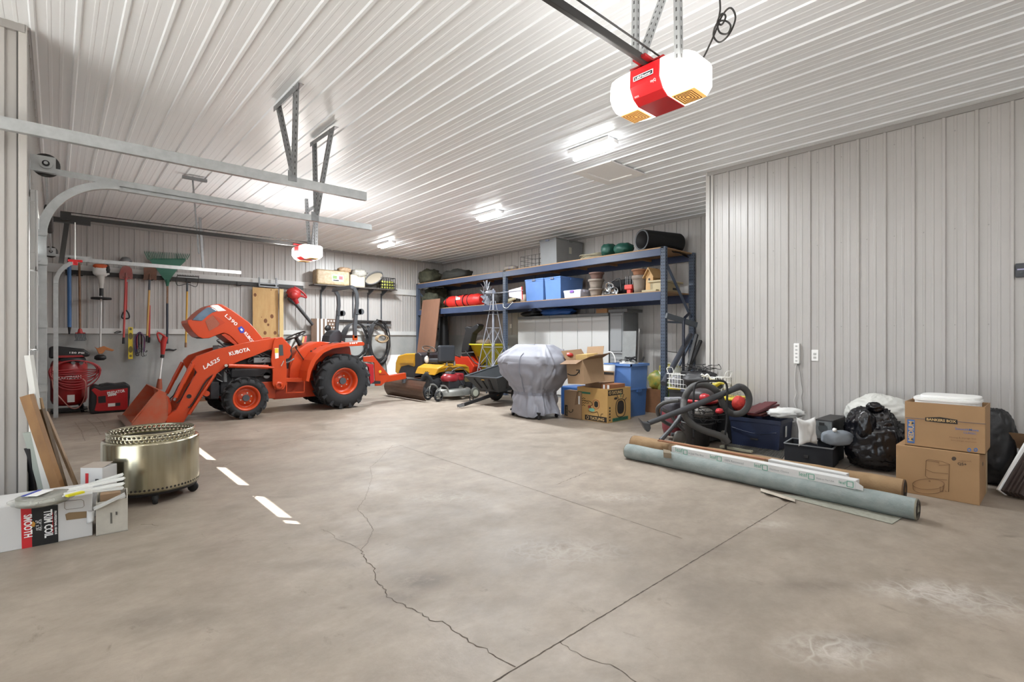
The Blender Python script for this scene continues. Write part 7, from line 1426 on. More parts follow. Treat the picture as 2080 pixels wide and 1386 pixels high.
part('label', MB().prism([lbp + nB * .012 + V((0, 0, .15)), lbp + nB * .012 + B.normalized() * .05 + V((0, 0, .15)), lbp + nB * .014 + B.normalized() * .05 + V((0, 0, .28)), lbp + nB * .014 + V((0, 0, .28))], nB * .002), M_white, t)
M_sh = mat('shutter_maroon', '5b1f26', rough=.45)
for k, (q0, q1, dz) in enumerate((((1385, 400), (1615, 285), .10), ((1400, 395), (1640, 310), .06), ((1440, 410), (1680, 345), .03), ((1480, 420), (1660, 380), .0), ((1370, 385), (1560, 300), .12))):
    a_, b_ = P(*rz6(*q0), D=6.0 + .05 * k), P(*rz6(*q1), D=6.25 + .05 * k); solo('shutter', MB().bar(a_, b_, .16, .02, up=(0, .1, 1)), M_sh if k != 2 else mat('shutter_edge', '7d4a44', rough=.5), ['dark red shutter second from the top of the stack in the navy tote', 'dark red shutter in the middle of the stack in the navy tote', 'reddish brown worn shutter in the navy tote', 'dark red shutter at the bottom right of the stack in the navy tote', 'topmost dark red shutter leaning in the navy tote'][k], 'shutter', 'shutters in the navy tote', bevel=.003)
c = P(*rz6(1760, 392), D=5.95); solo('white_blanket', MB().blob(c, (.20, .12, .055), .35, 3, 5, 28, 16, rot=-.8), mat('pillow_white', 'd3d3d1', rough=.85), 'crumpled white cloth over the right end of the navy tote', 'cloth')
# black fabric bin and what stands in it
Fp, A, B, hh = corner_box((1593, 939), (1691.5, 953.5), (1733, 946), (1690.5, 910)); nA = V((A.y, -A.x, 0)).normalized(); nA = nA if nA.dot(-Fp) > 0 else -nA
hh = .205; t = thing('fabric_bin', 'black fabric bin with grey rim holding a white pillow', 'bin', Fp + (A + B) / 2); M_fab = mat('black_fabric', '1f2127', rough=.85)
part('bin', open_box_mb(Fp, A, B, hh, .012), M_fab, t, bevel=.003); c4 = [Fp, Fp + A, Fp + A + B, Fp + B]; rm = MB()
for k in range(4): rm.bar(c4[k] + V((0, 0, hh)), c4[(k + 1) % 4] + V((0, 0, hh)), .016, .012)
part('rim', rm, mat('rim_grey', '7c7f82', rough=.6), t, bevel=.002); part('handle', MB().bar(Fp + A * .48 + nA * .01 + V((0, 0, hh * .45)), Fp + A * .58 + nA * .01 + V((0, 0, hh * .45)), .012, .03), M_dark, t, bevel=.004)
cc = Fp + A * .52 + B * .35; pw_ = P(*r7(165, 490), D=5.20)
def pil(u_, v_):
    a_, b_ = (u_ - .5) * 2, (v_ - .5) * 2; th = .055 * max(0, (1 - a_ ** 4)) ** .5 * max(0, (1 - b_ ** 4)) ** .5; return a_, b_, th
def pillow_mb(c, ax, up, w_, h_, th, seed=0):
    ax, up = V(ax).normalized(), V(up).normalized(); nn = ax.cross(up); mb = MB()
    for s in (-1, 1):
        def fn(u_, v_):
            a_, b_, _ = pil(u_, v_); k = max(0, (1 - a_ ** 4)) ** .5 * max(0, (1 - b_ ** 4)) ** .5; q = noise.noise(V((a_ * 2 + seed, b_ * 2, s)))
            e = 1 + .22 * (abs(a_) * abs(b_)) ** 2 - .10 * (1 - a_ * a_) * abs(b_) ** 3 - .10 * (1 - b_ * b_) * abs(a_) ** 3; return c + ax * a_ * w_ * e + up * b_ * h_ * e + nn * s * th * k * (1 + .4 * q)
        mb.grid(fn, 22, 22)
    return mb
solo('pillow', pillow_mb(pw_, RT + FW * .2, V((-.22, 0, 1)), .095, .130, .05, 3), MATS['pillow_white'], 'white pillow standing upright in the black fabric bin', 'pillow', clean=True)
pc = P(*r7(425, 545), D=5.2); solo('rolled_cushion', MB().blob(pc, (.15, .10, .075), .08, 3, 6, 30, 16, pw=.7, rot=-.7), mat('cushion_grey_blue', '7f868e', rough=.7, var=.08, vs=5), 'rolled grey-blue cushion sitting in the right end of the black fabric bin', 'cushion')
solo('tissue', MB().blob(P(*r7(400, 478), D=5.15), (.03, .02, .02), .4, 3, 4, 12, 8), M_white, 'tiny white tag on top of the grey cushion', 'tag')
# desktop computer
pf = P(*r7(385, 480), D=5.25); pf.z = 0; ax = V((0, 1, 0)); t = thing('desktop_computer', 'black desktop computer standing behind the cushion, ports facing out', 'computer', (6.3, pf.y, 0)); ztop = P(*r7(385, 400), D=5.25).z; y1 = P(*r7(233, 400), X=pf.x).y; xb = min(P(*r7(505, 360), Y=pf.y).x, 6.6)
part('case', MB().box(pf.x, xb, pf.y, y1, .25, ztop), mat('case_black', '2b2a2a', rough=.5), t, bevel=.004); part('stand', MB().box(pf.x + .03, xb - .03, pf.y + .02, y1 - .02, 0, .25), M_fab, t)
part('back_panel', MB().box(pf.x - .003, pf.x, pf.y + .01, y1 - .01, .27, ztop - .015), mat('panel_steel', '6f7476', rough=.5, metal=.3, var=.3, vs=30), t)
part('port_block', MB().box(pf.x - .006, pf.x - .003, y1 - .09, y1 - .04, ztop - .06, ztop - .03), M_dark, t); part('fan_grille', MB().lathe([(.001, 0), (.045, 0)], 18, frame((pf.x - .005, pf.y + .09, ztop - .09), (0, 1, 0), (-1, 0, 0))), mat('grille_dark', '3f4446', rough=.5), t)
# bags
M_gb = mat('garbage_black', '121217', rough=.25, spec=.6); 
def crinkle(c, r, seed, n_=.18, m=None, pw=.85, nu=90, nv=60, neck=None, base=.02):
    c = V(c); off = V((seed * 5.1, seed * 2.3, seed))
    def fn(u_, v_):
        a_ = 2 * math.pi * u_; b_ = math.pi * (v_ - .5); cb = abs(math.cos(b_)) ** pw; sb = math.copysign(abs(math.sin(b_)) ** pw, math.sin(b_)); d = V((cb * math.cos(a_), cb * math.sin(a_), sb))
        k = 1 + n_ * noise.noise(d * 1.6 + off) + n_ * .35 * (1 - 2 * abs(noise.noise(V((a_ * 2.2, sb * 6, seed))))) + n_ * .28 * (1 - 2 * abs(noise.noise(d * 7 + off))) + n_ * .14 * (1 - 2 * abs(noise.noise(d * 15 + off)))
        p = c + V((d.x * r[0] * k, d.y * r[1] * k, d.z * r[2] * k)); p.z = max(p.z, base); return p
    return MB().grid(fn, nu, nv, cu=True)
c = P(1783, 957, Z=0); t = thing('garbage_bag', 'big shiny black garbage bag beside the stacked cardboard boxes', 'garbage bag', (c.x + .12, c.y + .1, 0))
part('bag', crinkle((c.x + .10, c.y + .05, .30), (.23, .235, .31), 3, .22), M_gb, t)
kn = P(*r7(745, 285), D=5.05); part('knot', crinkle(kn, (.05, .06, .04), 9, .4, nu=30, nv=20, base=0), M_gb, t)
part('side_fold', crinkle(P(*r7(665, 430), D=5.05), (.09, .08, .13), 11, .2, nu=40, nv=30), M_gb, t)
c2 = P(*r7(800, 250), D=5.45); solo('white_bag', crinkle((6.42, c2.y - .04, .50), (.22, .29, .22), 5, .14, base=.01), mat('white_sack', 'c9c9c4', rough=.5), 'white bag bulging up behind the black garbage bag', 'bag')
c = P(2032, 985, Z=0); solo('garbage_bag', crinkle((6.38, c.y + .06, .33), (.20, .18, .35), 7, .10), mat('garbage_black_dull', '1b1b1e', rough=.38), 'tall black garbage bag behind the right end of the stacked boxes', 'garbage bag')
# stacked cartons
M_kr = mat('kraft_box', 'a3815c', rough=.7, var=.05, vs=4); M_krd = mat('kraft_shade', '96704c', rough=.7); M_kl = mat('print_brown', '7d5c3f'); M_kb = mat('print_blue', '3f6aa8')
fp = P(1990, 1028, Z=0); y1 = P(1820, 998, X=fp.x).y; X0, Y0, Y1, hz = fp.x, fp.y, y1, .405
t = thing('vacuum_carton', 'large tan carton with line drawing of a robot vacuum dock, under the blue-printed box', 'box', (X0 + .28, (Y0 + Y1) / 2, 0))
part('carton', MB().box(X0, X0 + .56, Y0, Y1, 0, hz), M_kr, t, bevel=.004)
F7 = lambda x, y: P(*r7(x, y), X=X0 - .002)
def lines(par, pts, X=None, r=.0016, m=None, name='line_drawing', fn=None): q = [(fn or F7)(*p) for p in pts]; part(name, MB().tube(q, r, 4), m or M_kl, par)
lines(t, [(1180, 740), (1200, 728), (1310, 745), (1380, 770), (1372, 1005), (1345, 1002), (1345, 995)]); lines(t, [(1180, 740), (1175, 870), (1200, 890), (1360, 905)]); lines(t, [(1180, 738), (1290, 755), (1290, 780), (1378, 775)]); lines(t, [(1180, 815), (1240, 840), (1370, 852)])
el7 = lambda cx, cy_, rx, ry, n=28, a0=0, a1=2 * math.pi: [(cx + rx * math.cos(a0 + (a1 - a0) * i / n), cy_ + ry * math.sin(a0 + (a1 - a0) * i / n)) for i in range(n + 1)]
lines(t, el7(1200, 940, 135, 45)); lines(t, [(1065, 935), (1070, 975)] + el7(1200, 975, 132, 48, 14, math.pi * .98, 0) + [(1335, 945)]); lines(t, [(1300, 960), (1302, 1008), (1325, 1005), (1328, 950)]); lines(t, el7(1210, 915, 6, 4, 8))
part('print', text_mb('Q5+', F7(1450, 775), F7(1527, 783), (-1, 0, 0), off=.002, bold=.02), mat('print_dark_brown', '4a3a2c'), t); part('print', text_mb('roborock', F7(1462, 748), F7(1570, 752), (-1, 0, 0), off=.002), M_kl, t)
part('logo', MB().add([F7(*p) for p in el7(1418, 723, 20, 17, 18)], [tuple(range(19))]), MATS['print_dark_brown'], t)
part('grip_hole', MB().lathe([(.001, 0), (.018, 0)], 14, frame((X0 + .20, Y0 - .002, .30), (1, 0, 0), (0, -1, 0)) @ Matrix.Diagonal((1.6, 1, 1, 1))), M_ink, t); part('tape', MB().box(X0 + .45, X0 + .56, Y0 - .002, Y0, .0, hz), mat('tape_pale', 'b8a384', rough=.4), t)
XB_ = X0 + .03; yb0, yb1 = P(2001, 900, X=XB_).y, P(1838, 900, X=XB_).y; zb1 = .785
t = thing('moving_box', 'tan moving box with blue and black print on top of the larger carton', 'box', (XB_ + .2, (yb0 + yb1) / 2, hz)); part('carton', open_box_mb(V((XB_, yb0, hz)), V((0, yb1 - yb0, 0)), V((.40, 0, 0)), zb1 - hz, .006), M_kr, t)
FB = lambda x, y, o=.002: P(*r7(x, y), X=XB_ - o)
part('blue_line', MB().tube([FB(1005, 372), FB(1170, 385)], .0016, 4).tube([FB(1450, 408), FB(1690, 428)], .0016, 4), mat('print_navy', '3a4a6a'), t)
part('brand_plate', MB().add([FB(*p) for p in ((1173, 370), (1300, 368), (1448, 392), (1450, 430), (1310, 418), (1173, 402))], [(0, 1, 2, 3, 4, 5)]), M_ink, t); part('lettering', text_mb('BANKERS BOX', FB(1185, 395), FB(1438, 417), (-1, 0, 0), off=.003, bold=.03), MATS['print_tan'], t)
part('size_plate', MB().add([FB(*p) for p in ((1020, 386), (1084, 392), (1082, 592), (1020, 585))], [(0, 1, 2, 3)]), M_kb, t); part('lettering', text_mb('MEDIUM', FB(1072, 575), FB(1076, 405), (-1, 0, 0), .035, off=.003, bold=.03), MATS['print_tan'], t)
part('print', text_mb('SmoothMove', FB(1430, 475), FB(1630, 492), (-1, 0, 0), off=.001, bold=.01), M_kb, t); part('print', text_mb('CLASSIC', FB(1500, 508), FB(1610, 518), (-1, 0, 0), off=.001), M_kb, t); part('print', text_mb('Moving & storage box', FB(1380, 545), FB(1610, 560), (-1, 0, 0), off=.001), M_kl, t); part('print', text_mb('Extra strength construction', FB(1395, 568), FB(1610, 588), (-1, 0, 0), off=.001), M_kl, t)
for x in (1548, 1604): part('care_mark', MB().add([FB(*p) for p in el7(x, 648, 17, 17, 14)], [tuple(range(15))]), M_kb, t); part('care_mark_inner', MB().add([FB(*p, .003) for p in el7(x, 648, 8, 8, 10)], [tuple(range(11))]), M_kr, t)
# white tub with lids in it
t = thing('white_tub', 'white plastic tub with rounded lid sitting in the open moving box', 'tub', (XB_ + .2, (yb0 + yb1) / 2, zb1 - .2)); ya_, yb2 = P(1990, 830, X=XB_ + .02).y, P(1851, 815, X=XB_ + .02).y; cy2 = (ya_ + yb2) / 2; hy2 = (yb2 - ya_) / 2
def oval(cx, cyy, rx, ry, z0, z1, pw=.55, n=40): 
    pts = [V((cx + rx * math.copysign(abs(math.cos(a)) ** pw, math.cos(a)), cyy + ry * math.copysign(abs(math.sin(a)) ** pw, math.sin(a)), z0)) for a in [i * 2 * math.pi / n for i in range(n)]]; return MB().prism(pts, (0, 0, z1 - z0))
part('tub', oval(XB_ + .2, cy2, .18, hy2 * .98, hz + .02, .80), M_white, t); part('rim', oval(XB_ + .2, cy2, .19, hy2 * 1.02, .80, .822), M_white, t, bevel=.004); part('lid', oval(XB_ + .21, cy2 - .02, .17, hy2 * .90, .822, .846), M_white, t, bevel=.008, segs=3)
# open brown carton and leaning trim boards at the far right
t = thing('open_carton', 'small open brown carton standing by the wall at the right edge', 'box', (6.5, .3, 0)); Fp = V((6.30, P(2050, 960, X=6.30).y, 0)); part('carton', open_box_mb(Fp, V((.3, .0, 0)), V((0, -.25, 0)), .38), M_cbd, t)
part('flap', MB().prism([Fp + V((0, 0, .38)), Fp + V((0, -.25, .38)), Fp + V((-.06, -.25, .50)), Fp + V((-.06, 0, .50))], (.006, 0, 0)), M_cbd, t); part('label', MB().box(6.296, 6.299, Fp.y - .06, Fp.y - .02, .30, .36), M_white, t)
E0 = P(2035, 1008, Z=0)
for k in range(6):
    m = M_white if k == 0 else mat('walnut_trim', '3b2f2a', rough=.5); a_ = P(2034 + 9 * k, 1008 + 2 * k, Z=.0); b_ = P(2112 + 9 * k, 868, D=4.35); b_.z += 0
    solo('trim_board', MB().bar(a_ + V((0, 0, .03)), b_, .02, .075, up=(0, .4, 1)), m, ['white trim board leaning at the right edge of the picture'][0] if k == 0 else 'dark brown trim board leaning behind the white one at the right edge', 'trim board', 'trim boards leaning at the right edge', bevel=.002)
# wall fittings on the light wall
FX_ = lambda x, y: P(*r8(x, y), X=CX - .004)
t = thing('power_strip', 'white power strip mounted upright on the light wall, cords hanging down', 'power strip', FX_(255, 365)); a_, b_ = FX_(218, 495), FX_(290, 238)
part('body', MB().box(CX - .05, CX - .004, b_.y, a_.y, a_.z, b_.z), M_white, t, bevel=.006)
zc_ = (a_.z + b_.z) / 2
for k in range(5): z = b_.z - .035 - k * (b_.z - a_.z - .05) / 4.4; part('socket', MB().box(CX - .052, CX - .049, (a_.y + b_.y) / 2 - .012, (a_.y + b_.y) / 2 + .012, z - .009, z + .009), mat('socket_grey', 'b5b5b3'), t)
M_cordw = mat('cord_white', 'cfcdc9', rough=.5)
part('cord', MB().tube(smooth([FX_(*q) + V((-.02, 0, 0)) for q in ((250, 495), (235, 560), (225, 700), (228, 800), (245, 870), (218, 960), (225, 1020), (245, 1060))], 6), .0045, 6), M_cordw, t); part('cord', MB().tube(smooth([FX_(*q) + V((-.02, 0, 0)) for q in ((262, 495), (290, 600), (310, 750), (325, 850), (310, 930), (325, 1040), (320, 1110), (295, 1170))], 6), .0045, 6), mat('cord_grey', '8f8d8a', rough=.5), t)
a_, b_ = FX_(430, 462), FX_(520, 320); t = thing('wall_outlet', 'white double wall outlet right of the power strip', 'outlet', (CX, (a_.y + b_.y) / 2, a_.z)); part('plate', MB().box(CX - .010, CX - .0, b_.y, a_.y, a_.z, b_.z), M_white, t, bevel=.003)
for z in (.62, .30): part('receptacle', MB().box(CX - .012, CX - .009, (a_.y + b_.y) / 2 - .016, (a_.y + b_.y) / 2 + .016, a_.z + (b_.z - a_.z) * z - .013, a_.z + (b_.z - a_.z) * z + .013), MATS['socket_grey'], t)
rt = lambda x, y: P(1960 + x / 6.93, 500 + y / 6.93, X=CX - .003)
a_, b_ = rt(712, 447), rt(850, 240); t = thing('wall_control', 'dark wall control with pale display at the right edge', 'wall control', (CX, a_.y, a_.z)); part('case', MB().box(CX - .03, CX - .003, b_.y - .02, a_.y, a_.z, b_.z), mat('control_dark', '33353a', rough=.4), t, bevel=.005)
a2, b2 = rt(738, 345), rt(850, 318); part('display', MB().box(CX - .033, CX - .030, b2.y - .01, a2.y, a2.z, b2.z), mat('display_pale', '9a98b8', rough=.3), t); part('button', MB().cyl(rt(795, 378) + V((-.028, 0, 0)), rt(795, 378) + V((-.034, 0, 0)), .010, n=12), MATS['grille_dark'], t)
# yellow-lid totes and the wire basket on them
M_yl = mat('lid_yellow', 'd3bf3a', rough=.4); M_bt = mat('tote_black', '26272a', rough=.5)
tote('storage_tote', 'black tote with yellow lid under the left end of the wire basket', (6.80, 7.22, 3.50, 4.0, 0, .605), M_bt, M_yl, group='black totes with yellow lids')
tote('storage_tote', 'black tote with yellow lid against the light wall under the yellow tool', (6.31, 6.71, 2.80, 3.34, 0, .575), M_bt, M_yl, group='black totes with yellow lids')
t = thing('wire_basket', 'white wire basket on the yellow lids, filled with black bags and cords', 'basket', (6.7, 3.5, .61)); q0, q1 = V((6.72, 3.98, .61)), V((6.52, 3.04, .61)); dd = (q1 - q0).normalized(); nn = V((-dd.y, dd.x, 0)); nn = nn if nn.x > 0 else -nn; wdt = .17; hb = .20; bs = MB()
cz = [q0, q1, q1 + nn * wdt, q0 + nn * wdt]
for z in (0, .06, .13, hb):
    for k in range(4): bs.bar(cz[k] + V((0, 0, z)), cz[(k + 1) % 4] + V((0, 0, z)), .006 if z < hb else .009)
for i in range(20):
    p_ = q0.lerp(q1, i / 19); bs.bar(p_, p_ + V((0, 0, hb)), .0045); bs.bar(p_, p_ + nn * wdt, .0045); bs.bar(p_ + nn * wdt, p_ + nn * wdt + V((0, 0, hb)), .0045)
for i in range(5):
    p_ = q0.lerp(q0 + nn * wdt, i / 4); bs.bar(p_, p_ + V((0, 0, hb)), .0045); p_ = q1.lerp(q1 + nn * wdt, i / 4); bs.bar(p_, p_ + V((0, 0, hb)), .0045)
part('basket', bs, M_white, t); hdl = MB()
for c_, s in ((q0, -1), (q1, 1)): h0, h1 = c_ + nn * .03 + V((0, 0, hb)), c_ + nn * (wdt - .03) + V((0, 0, hb)); hdl = MB().tube(smooth([h0, h0 + V((0, 0, .08)) + dd * .03 * s, h1 + V((0, 0, .08)) + dd * .03 * s, h1], 4), .005, 6); part('handle', hdl, M_white, t)
mid = (q0 + q1) / 2 + nn * .1
solo('black_pouch', MB().blob(q0.lerp(q1, .55) + nn * .10 + V((0, 0, .14)), (.16, .26, .12), .22, 3, 3, 28, 16, rot=.15), M_vacd, 'black pouch heaped in the middle of the white wire basket', 'bag')
solo('black_box', MB().cbox(q0.lerp(q1, .30) + nn * .1 + V((0, 0, .13)), (.12, .16, .24), rot=(0, 0, .2)), M_dark, 'black box standing in the left half of the white wire basket', 'box', bevel=.01)
t = thing('cord_tangle', 'tangle of thin black cords on top of the wire basket', 'cords', mid + V((0, 0, .25))); rb = random.Random(12)
for k in range(7): c = q0.lerp(q1, rb.uniform(.4, .75)) + nn * .1 + V((0, 0, .27)); part('cord', MB().tube(smooth([c + V((rb.uniform(-.08, .08), rb.uniform(-.22, .22), rb.uniform(-.03, .10))) for _ in range(6)], 5), .004, 5), M_dark, t)
solo('white_cable', MB().tube(smooth([P(*r5(*q), D=6.75) for q in ((865, 695), (900, 715), (925, 700), (960, 740), (1000, 740))], 5), .014, 7), M_white, 'short white cable draped over the front rim of the wire basket', 'cable')
solo('clear_pack', MB().blob(q0.lerp(q1, .12) + nn * .08 + V((0, 0, .09)), (.07, .10, .08), .3, 3, 5, 20, 12), mat('clear_pack_grey', '9a9a92', rough=.3, col2='6a6a80', vs=14), 'crumpled clear pack in the left end of the wire basket', 'packet')
t = thing('tape_dispenser', 'yellow hand tool lying on the right yellow lid', 'tool', (6.5, 3.0, .6)); part('body', MB().tube([P(*r5(*q), X=6.42) for q in ((975, 800), (1010, 805), (1060, 780), (1095, 790))], [.018, .03, .022, .015], 8), mat('tool_yellow', 'b9a93a', rough=.5), t); part('roll', MB().cyl(P(*r5(1050, 818), X=6.44), P(*r5(1050, 818), X=6.48), .035, n=16), M_dark, t)
# vacuums
t = thing('shop_vacuum', 'red and black shop vacuum with long thick grey hose and wand', 'vacuum', (5.95, 3.05, 0)); V5 = lambda x, y, D=6.0: P(*r5(x, y), D=D)
hd = V5(860, 930, 6.45)
part('motor_head', MB().blob(hd + V((0, 0, .02)), (.20, .20, .11), .05, 4, 3, 26, 16, pw=.8), mat('vacuum_grey_red', '3a3536', rough=.45), t); part('red_band', MB().blob(hd + V((0, 0, -.035)), (.215, .215, .055), .04, 4, 5, 26, 14), M_vred, t); part('red_spout', MB().blob(V5(900, 930, 6.15), (.06, .07, .05), .1, 3, 4, 16, 10), M_vred, t)
part('vent_cap', MB().lathe([(.001, .03), (.06, .03), (.08, 0)], 20, Matrix.Translation(hd + V((0, 0, .12)))), M_vacd, t)
part('tank', MB().lathe([(.001, .12), (.17, .12), (.20, .3), (.20, .48), (.001, .48)], 28, Matrix.Translation((hd.x, hd.y, 0))), M_vacd, t); part('tank_front', MB().blob(V5(880, 1085, 6.2), (.11, .13, .08), .15, 4, 6, 22, 14), mat('clear_tank', '77736e', rough=.25, col2='3f3b39', vs=12), t)
hosep = [(1130, 1386), (1090, 1335), (1010, 1300), (900, 1265), (790, 1210), (715, 1140), (690, 1060), (690, 970), (720, 885), (780, 820), (860, 800), (940, 815), (1010, 860), (1055, 920), (1080, 1000), (1120, 1060), (1190, 1095), (1270, 1085), (1325, 1030), (1345, 950), (1325, 875), (1280, 830), (1235, 820)]
hp = [V5(x, y, 6.0 - (.18 if i < 7 else 0) + (.12 if 12 < i < 17 else 0)) for i, (x, y) in enumerate(hosep)]; sm_ = smooth(hp, 14)
part('hose', MB().tube(sm_, [.037 + .0032 * (i % 2) for i in range(len(sm_))], 12), M_vac, t)
part('wand', MB().tube([V5(1238, 822, 6.0), V5(1180, 850, 5.97), V5(860, 985, 5.8), V5(800, 1010, 5.78), V5(330, 1190, 5.55)], [.042, .034, .034, .037, .027], 14), mat('wand_grey', '3c3d40', rough=.45), t)
part('nozzle', MB().prism([V5(*q, D=5.5) for q in ((232, 1132), (285, 1180), (350, 1188), (360, 1240), (345, 1275), (320, 1278), (300, 1250))], FW * .10), MATS['wand_grey'], t, bevel=.012)
part('wheel', MB().cyl(V5(1080, 1330, 5.95), V5(1105, 1330, 5.95), .08, n=20), mat('caster_grey', '5a5853', rough=.6), t)
for z in (.035,): part('dolly', MB().box(hd.x - .2, hd.x + .2, hd.y - .2, hd.y + .2, .06, .12), M_vacd, t)
t = thing('hand_cart', 'black tubular hand cart frame with wire shelf standing round the shop vacuum', 'cart', (5.8, 3.0, 0))
D0 = 5.85; part('frame', MB().tube(smooth([V5(790, 1330, D0), V5(787, 1180, D0), V5(785, 1000, D0), V5(790, 860, D0), V5(812, 790, D0), V5(870, 768, D0), V5(960, 764, D0), V5(1060, 762, D0), V5(1108, 782, D0), V5(1124, 840, D0), V5(1122, 980, D0), V5(1118, 1180, D0), V5(1100, 1330, D0)], 5), .013, 8), M_dark, t)
for k, (x0, y0, x1, y1) in enumerate(((770, 1060, 1120, 1050), (760, 1100, 1125, 1095), (780, 1140, 1100, 1150), (760, 1180, 1000, 1190), (760, 1020, 950, 1030))): part('wire', MB().tube([V5(x0, y0, 5.82), V5((x0 + x1) / 2, y0 + 18, 5.8), V5(x1, y1, 5.84)], .005, 6), M_dark, t)
rb = random.Random(5)
for k in range(10): x, y = rb.uniform(800, 1060), rb.uniform(1050, 1160); part('wire', MB().tube(smooth([V5(x, y, 5.85), V5(x + rb.uniform(-80, 80), y + rb.uniform(-30, 30), 5.8), V5(x + rb.uniform(-90, 90), y + rb.uniform(-30, 60), 5.88)], 4), .004, 5), M_dark, t)
for k in (0, 1): a_ = V5(780 + 330 * k, 1345, D0); part('foot', MB().tube([a_, V((a_.x, a_.y, .01))], .013, 8), M_dark, t)
q = V5(848, 1240, 5.75); c = P(1420, 910, Z=0); t = thing('black_bucket', 'large black bucket in front of the shop vacuum', 'bucket', c + V((.1, .08, 0))); part('bucket', MB().lathe([(.001, .01), (.14, .01), (.175, .26), (.19, .28), (.19, .30), (.175, .30), (.135, .03), (.001, .03)], 34, Matrix.Translation(c + V((.10, .08, 0)))), M_vacd, t); part('rim', MB().tube([c + V((.10 + .185 * math.cos(a), .08 + .185 * math.sin(a), .295)) for a in [i * math.pi / 16 for i in range(32)]], .009, 6, closed=True), mat('rim_dark_grey', '4a4a4a', rough=.5), t)
solo('red_clamp', MB().blob(V5(1045, 1065, 5.8), (.06, .04, .03), .3, 3, 4, 16, 10), M_vred, 'small red clamp hanging on the hand cart wires', 'clamp')
t = thing('second_vacuum', 'maroon shop vacuum with grey hose loops behind the wand nozzle', 'vacuum', P(1372, 896, Z=0)); c = P(1374, 897, Z=0) + V((.1, .1, 0))
part('tank', MB().lathe([(.001, .06), (.12, .06), (.145, .15), (.15, .38), (.12, .42), (.001, .42)], 28, Matrix.Translation(c)), M_maroon, t); part('motor_head', MB().lathe([(.15, .38), (.16, .44), (.14, .50), (.001, .52)], 28, Matrix.Translation(c)), mat('head_dark_grey', '45434a', rough=.5), t); part('tray', MB().cbox(V5(600, 950, 6.4), (.22, .16, .05), rot=(0, 0, -.6)), mat('tray_clear_grey', '85868c', rough=.3), t, bevel=.01)
hq = [(640, 960), (560, 968), (480, 990), (430, 1030), (425, 1080), (455, 1140), (520, 1190), (600, 1215), (680, 1200)]; sm_ = smooth([V5(x, y, 6.0 + .05 * i) for i, (x, y) in enumerate(hq)], 12); part('hose', MB().tube(sm_, [.022 + .003 * (i % 2) for i in range(len(sm_))], 10), M_vac, t)
hq = [(470, 1050), (540, 1090), (590, 1150), (640, 1210), (690, 1260)]; sm_ = smooth([V5(x, y, 6.1) for x, y in hq], 10); part('hose', MB().tube(sm_, [.020 + .003 * (i % 2) for i in range(len(sm_))], 10), M_vac, t)
part('floor_tool', MB().tube([V5(672, 1090, 5.95), V5(640, 1150, 5.9), V5(560, 1245, 5.8), V5(455, 1362, 5.72)], [.04, .03, .022, .028], 10), MATS['wand_grey'], t)
part('wheel', MB().lathe([(.001, -.03), (.075, -.03), (.085, 0), (.075, .03), (.001, .03)], 22, frame(V5(643, 1335, 5.9), (1, 0, 0), (.3, 1, 0))), MATS['caster_grey'], t); part('axle_arm', MB().tube([V5(560, 1300, 5.9), V5(650, 1310, 5.9)], .022, 8), MATS['wand_grey'], t)
t = thing('white_rack', 'white wire rack with a red mesh bag above the navy tote', 'wire rack', V5(1200, 990, 6.5)); wr = MB(); a_, b_, c_, d_ = V5(1135, 900, 6.45), V5(1260, 870, 6.55), V5(1250, 1060, 6.55), V5(1140, 1070, 6.45)
for i in range(8): wr.bar(a_.lerp(d_, i / 7), b_.lerp(c_, i / 7), .006).bar(a_.lerp(b_, i / 7), d_.lerp(c_, i / 7), .006)
part('grid', wr, mat('rack_grey_white', 'a5a7a8', rough=.5), t); 
solo('red_mesh_bag', MB().blob(V5(1242, 990, 6.3), (.085, .085, .095), .12, 3, 4, 22, 16), mat('mesh_red', 'c0352c', rough=.7, var=.3, vs=40), 'red mesh bag hanging inside the loop of the thick vacuum hose', 'bag')
solo('clear_bottle', MB().lathe([(.001, 0), (.06, 0), (.065, .2), (.03, .3), (.02, .36), (.001, .36)], 20, Matrix.Translation(V((P(1358, 820, X=7.3).x, P(1358, 820, X=7.3).y, 0)))), mat('bottle_clear_grey', 'a3a29c', rough=.25), 'clear plastic bottle between the rack post and the black tote', 'bottle')
# ================================================================== fire pit, trim cartons and boards at the left
rl = lambda x, y: (x / 4.0, 820 + y / 4.0)
M_ss = mat('stainless_steel', 'c9c4b2', rough=.22, metal=1.0, col2='a39c80', vs=1.2, stretch=(6, 6, .3)); M_ssd = mat('steel_inside', '6b665c', rough=.4, metal=.7)
L0, L1 = P(204, 1010, D=4.15), P(404, 975, D=4.15)
# body silhouette px 204..405; bottom rim y about 1006 front
cD = P(309, 1000, D=4.27); fx, fy = cD.x, cD.y
dz = depth(V((fx, fy, 0))); Rr = .34
z_b = .10; z_t = .495
t = thing('fire_pit', 'round stainless steel smokeless fire pit on a wheeled base', 'fire pit', (fx, fy, 0)); Mt = Matrix.Translation((fx, fy, 0))
part('outer_shell', MB().lathe([(Rr - .012, z_b + .01), (Rr, z_b), (Rr, z_b + .02), (Rr, z_t - .015), (Rr - .004, z_t), (Rr - .03, z_t + .004), (Rr - .05, z_t - .004)], 96, Mt), M_ss, t)
ri = Rr * .905; part('top_plate', MB().lathe([(Rr - .05, z_t - .003), (ri - .0, z_t - .006)], 72, Mt), M_ss, t)
part('inner_wall', MB().lathe([(ri - .015, z_t), (ri - .015, z_b + .08), (.001, z_b + .08)], 72, Mt), M_ssd, t)
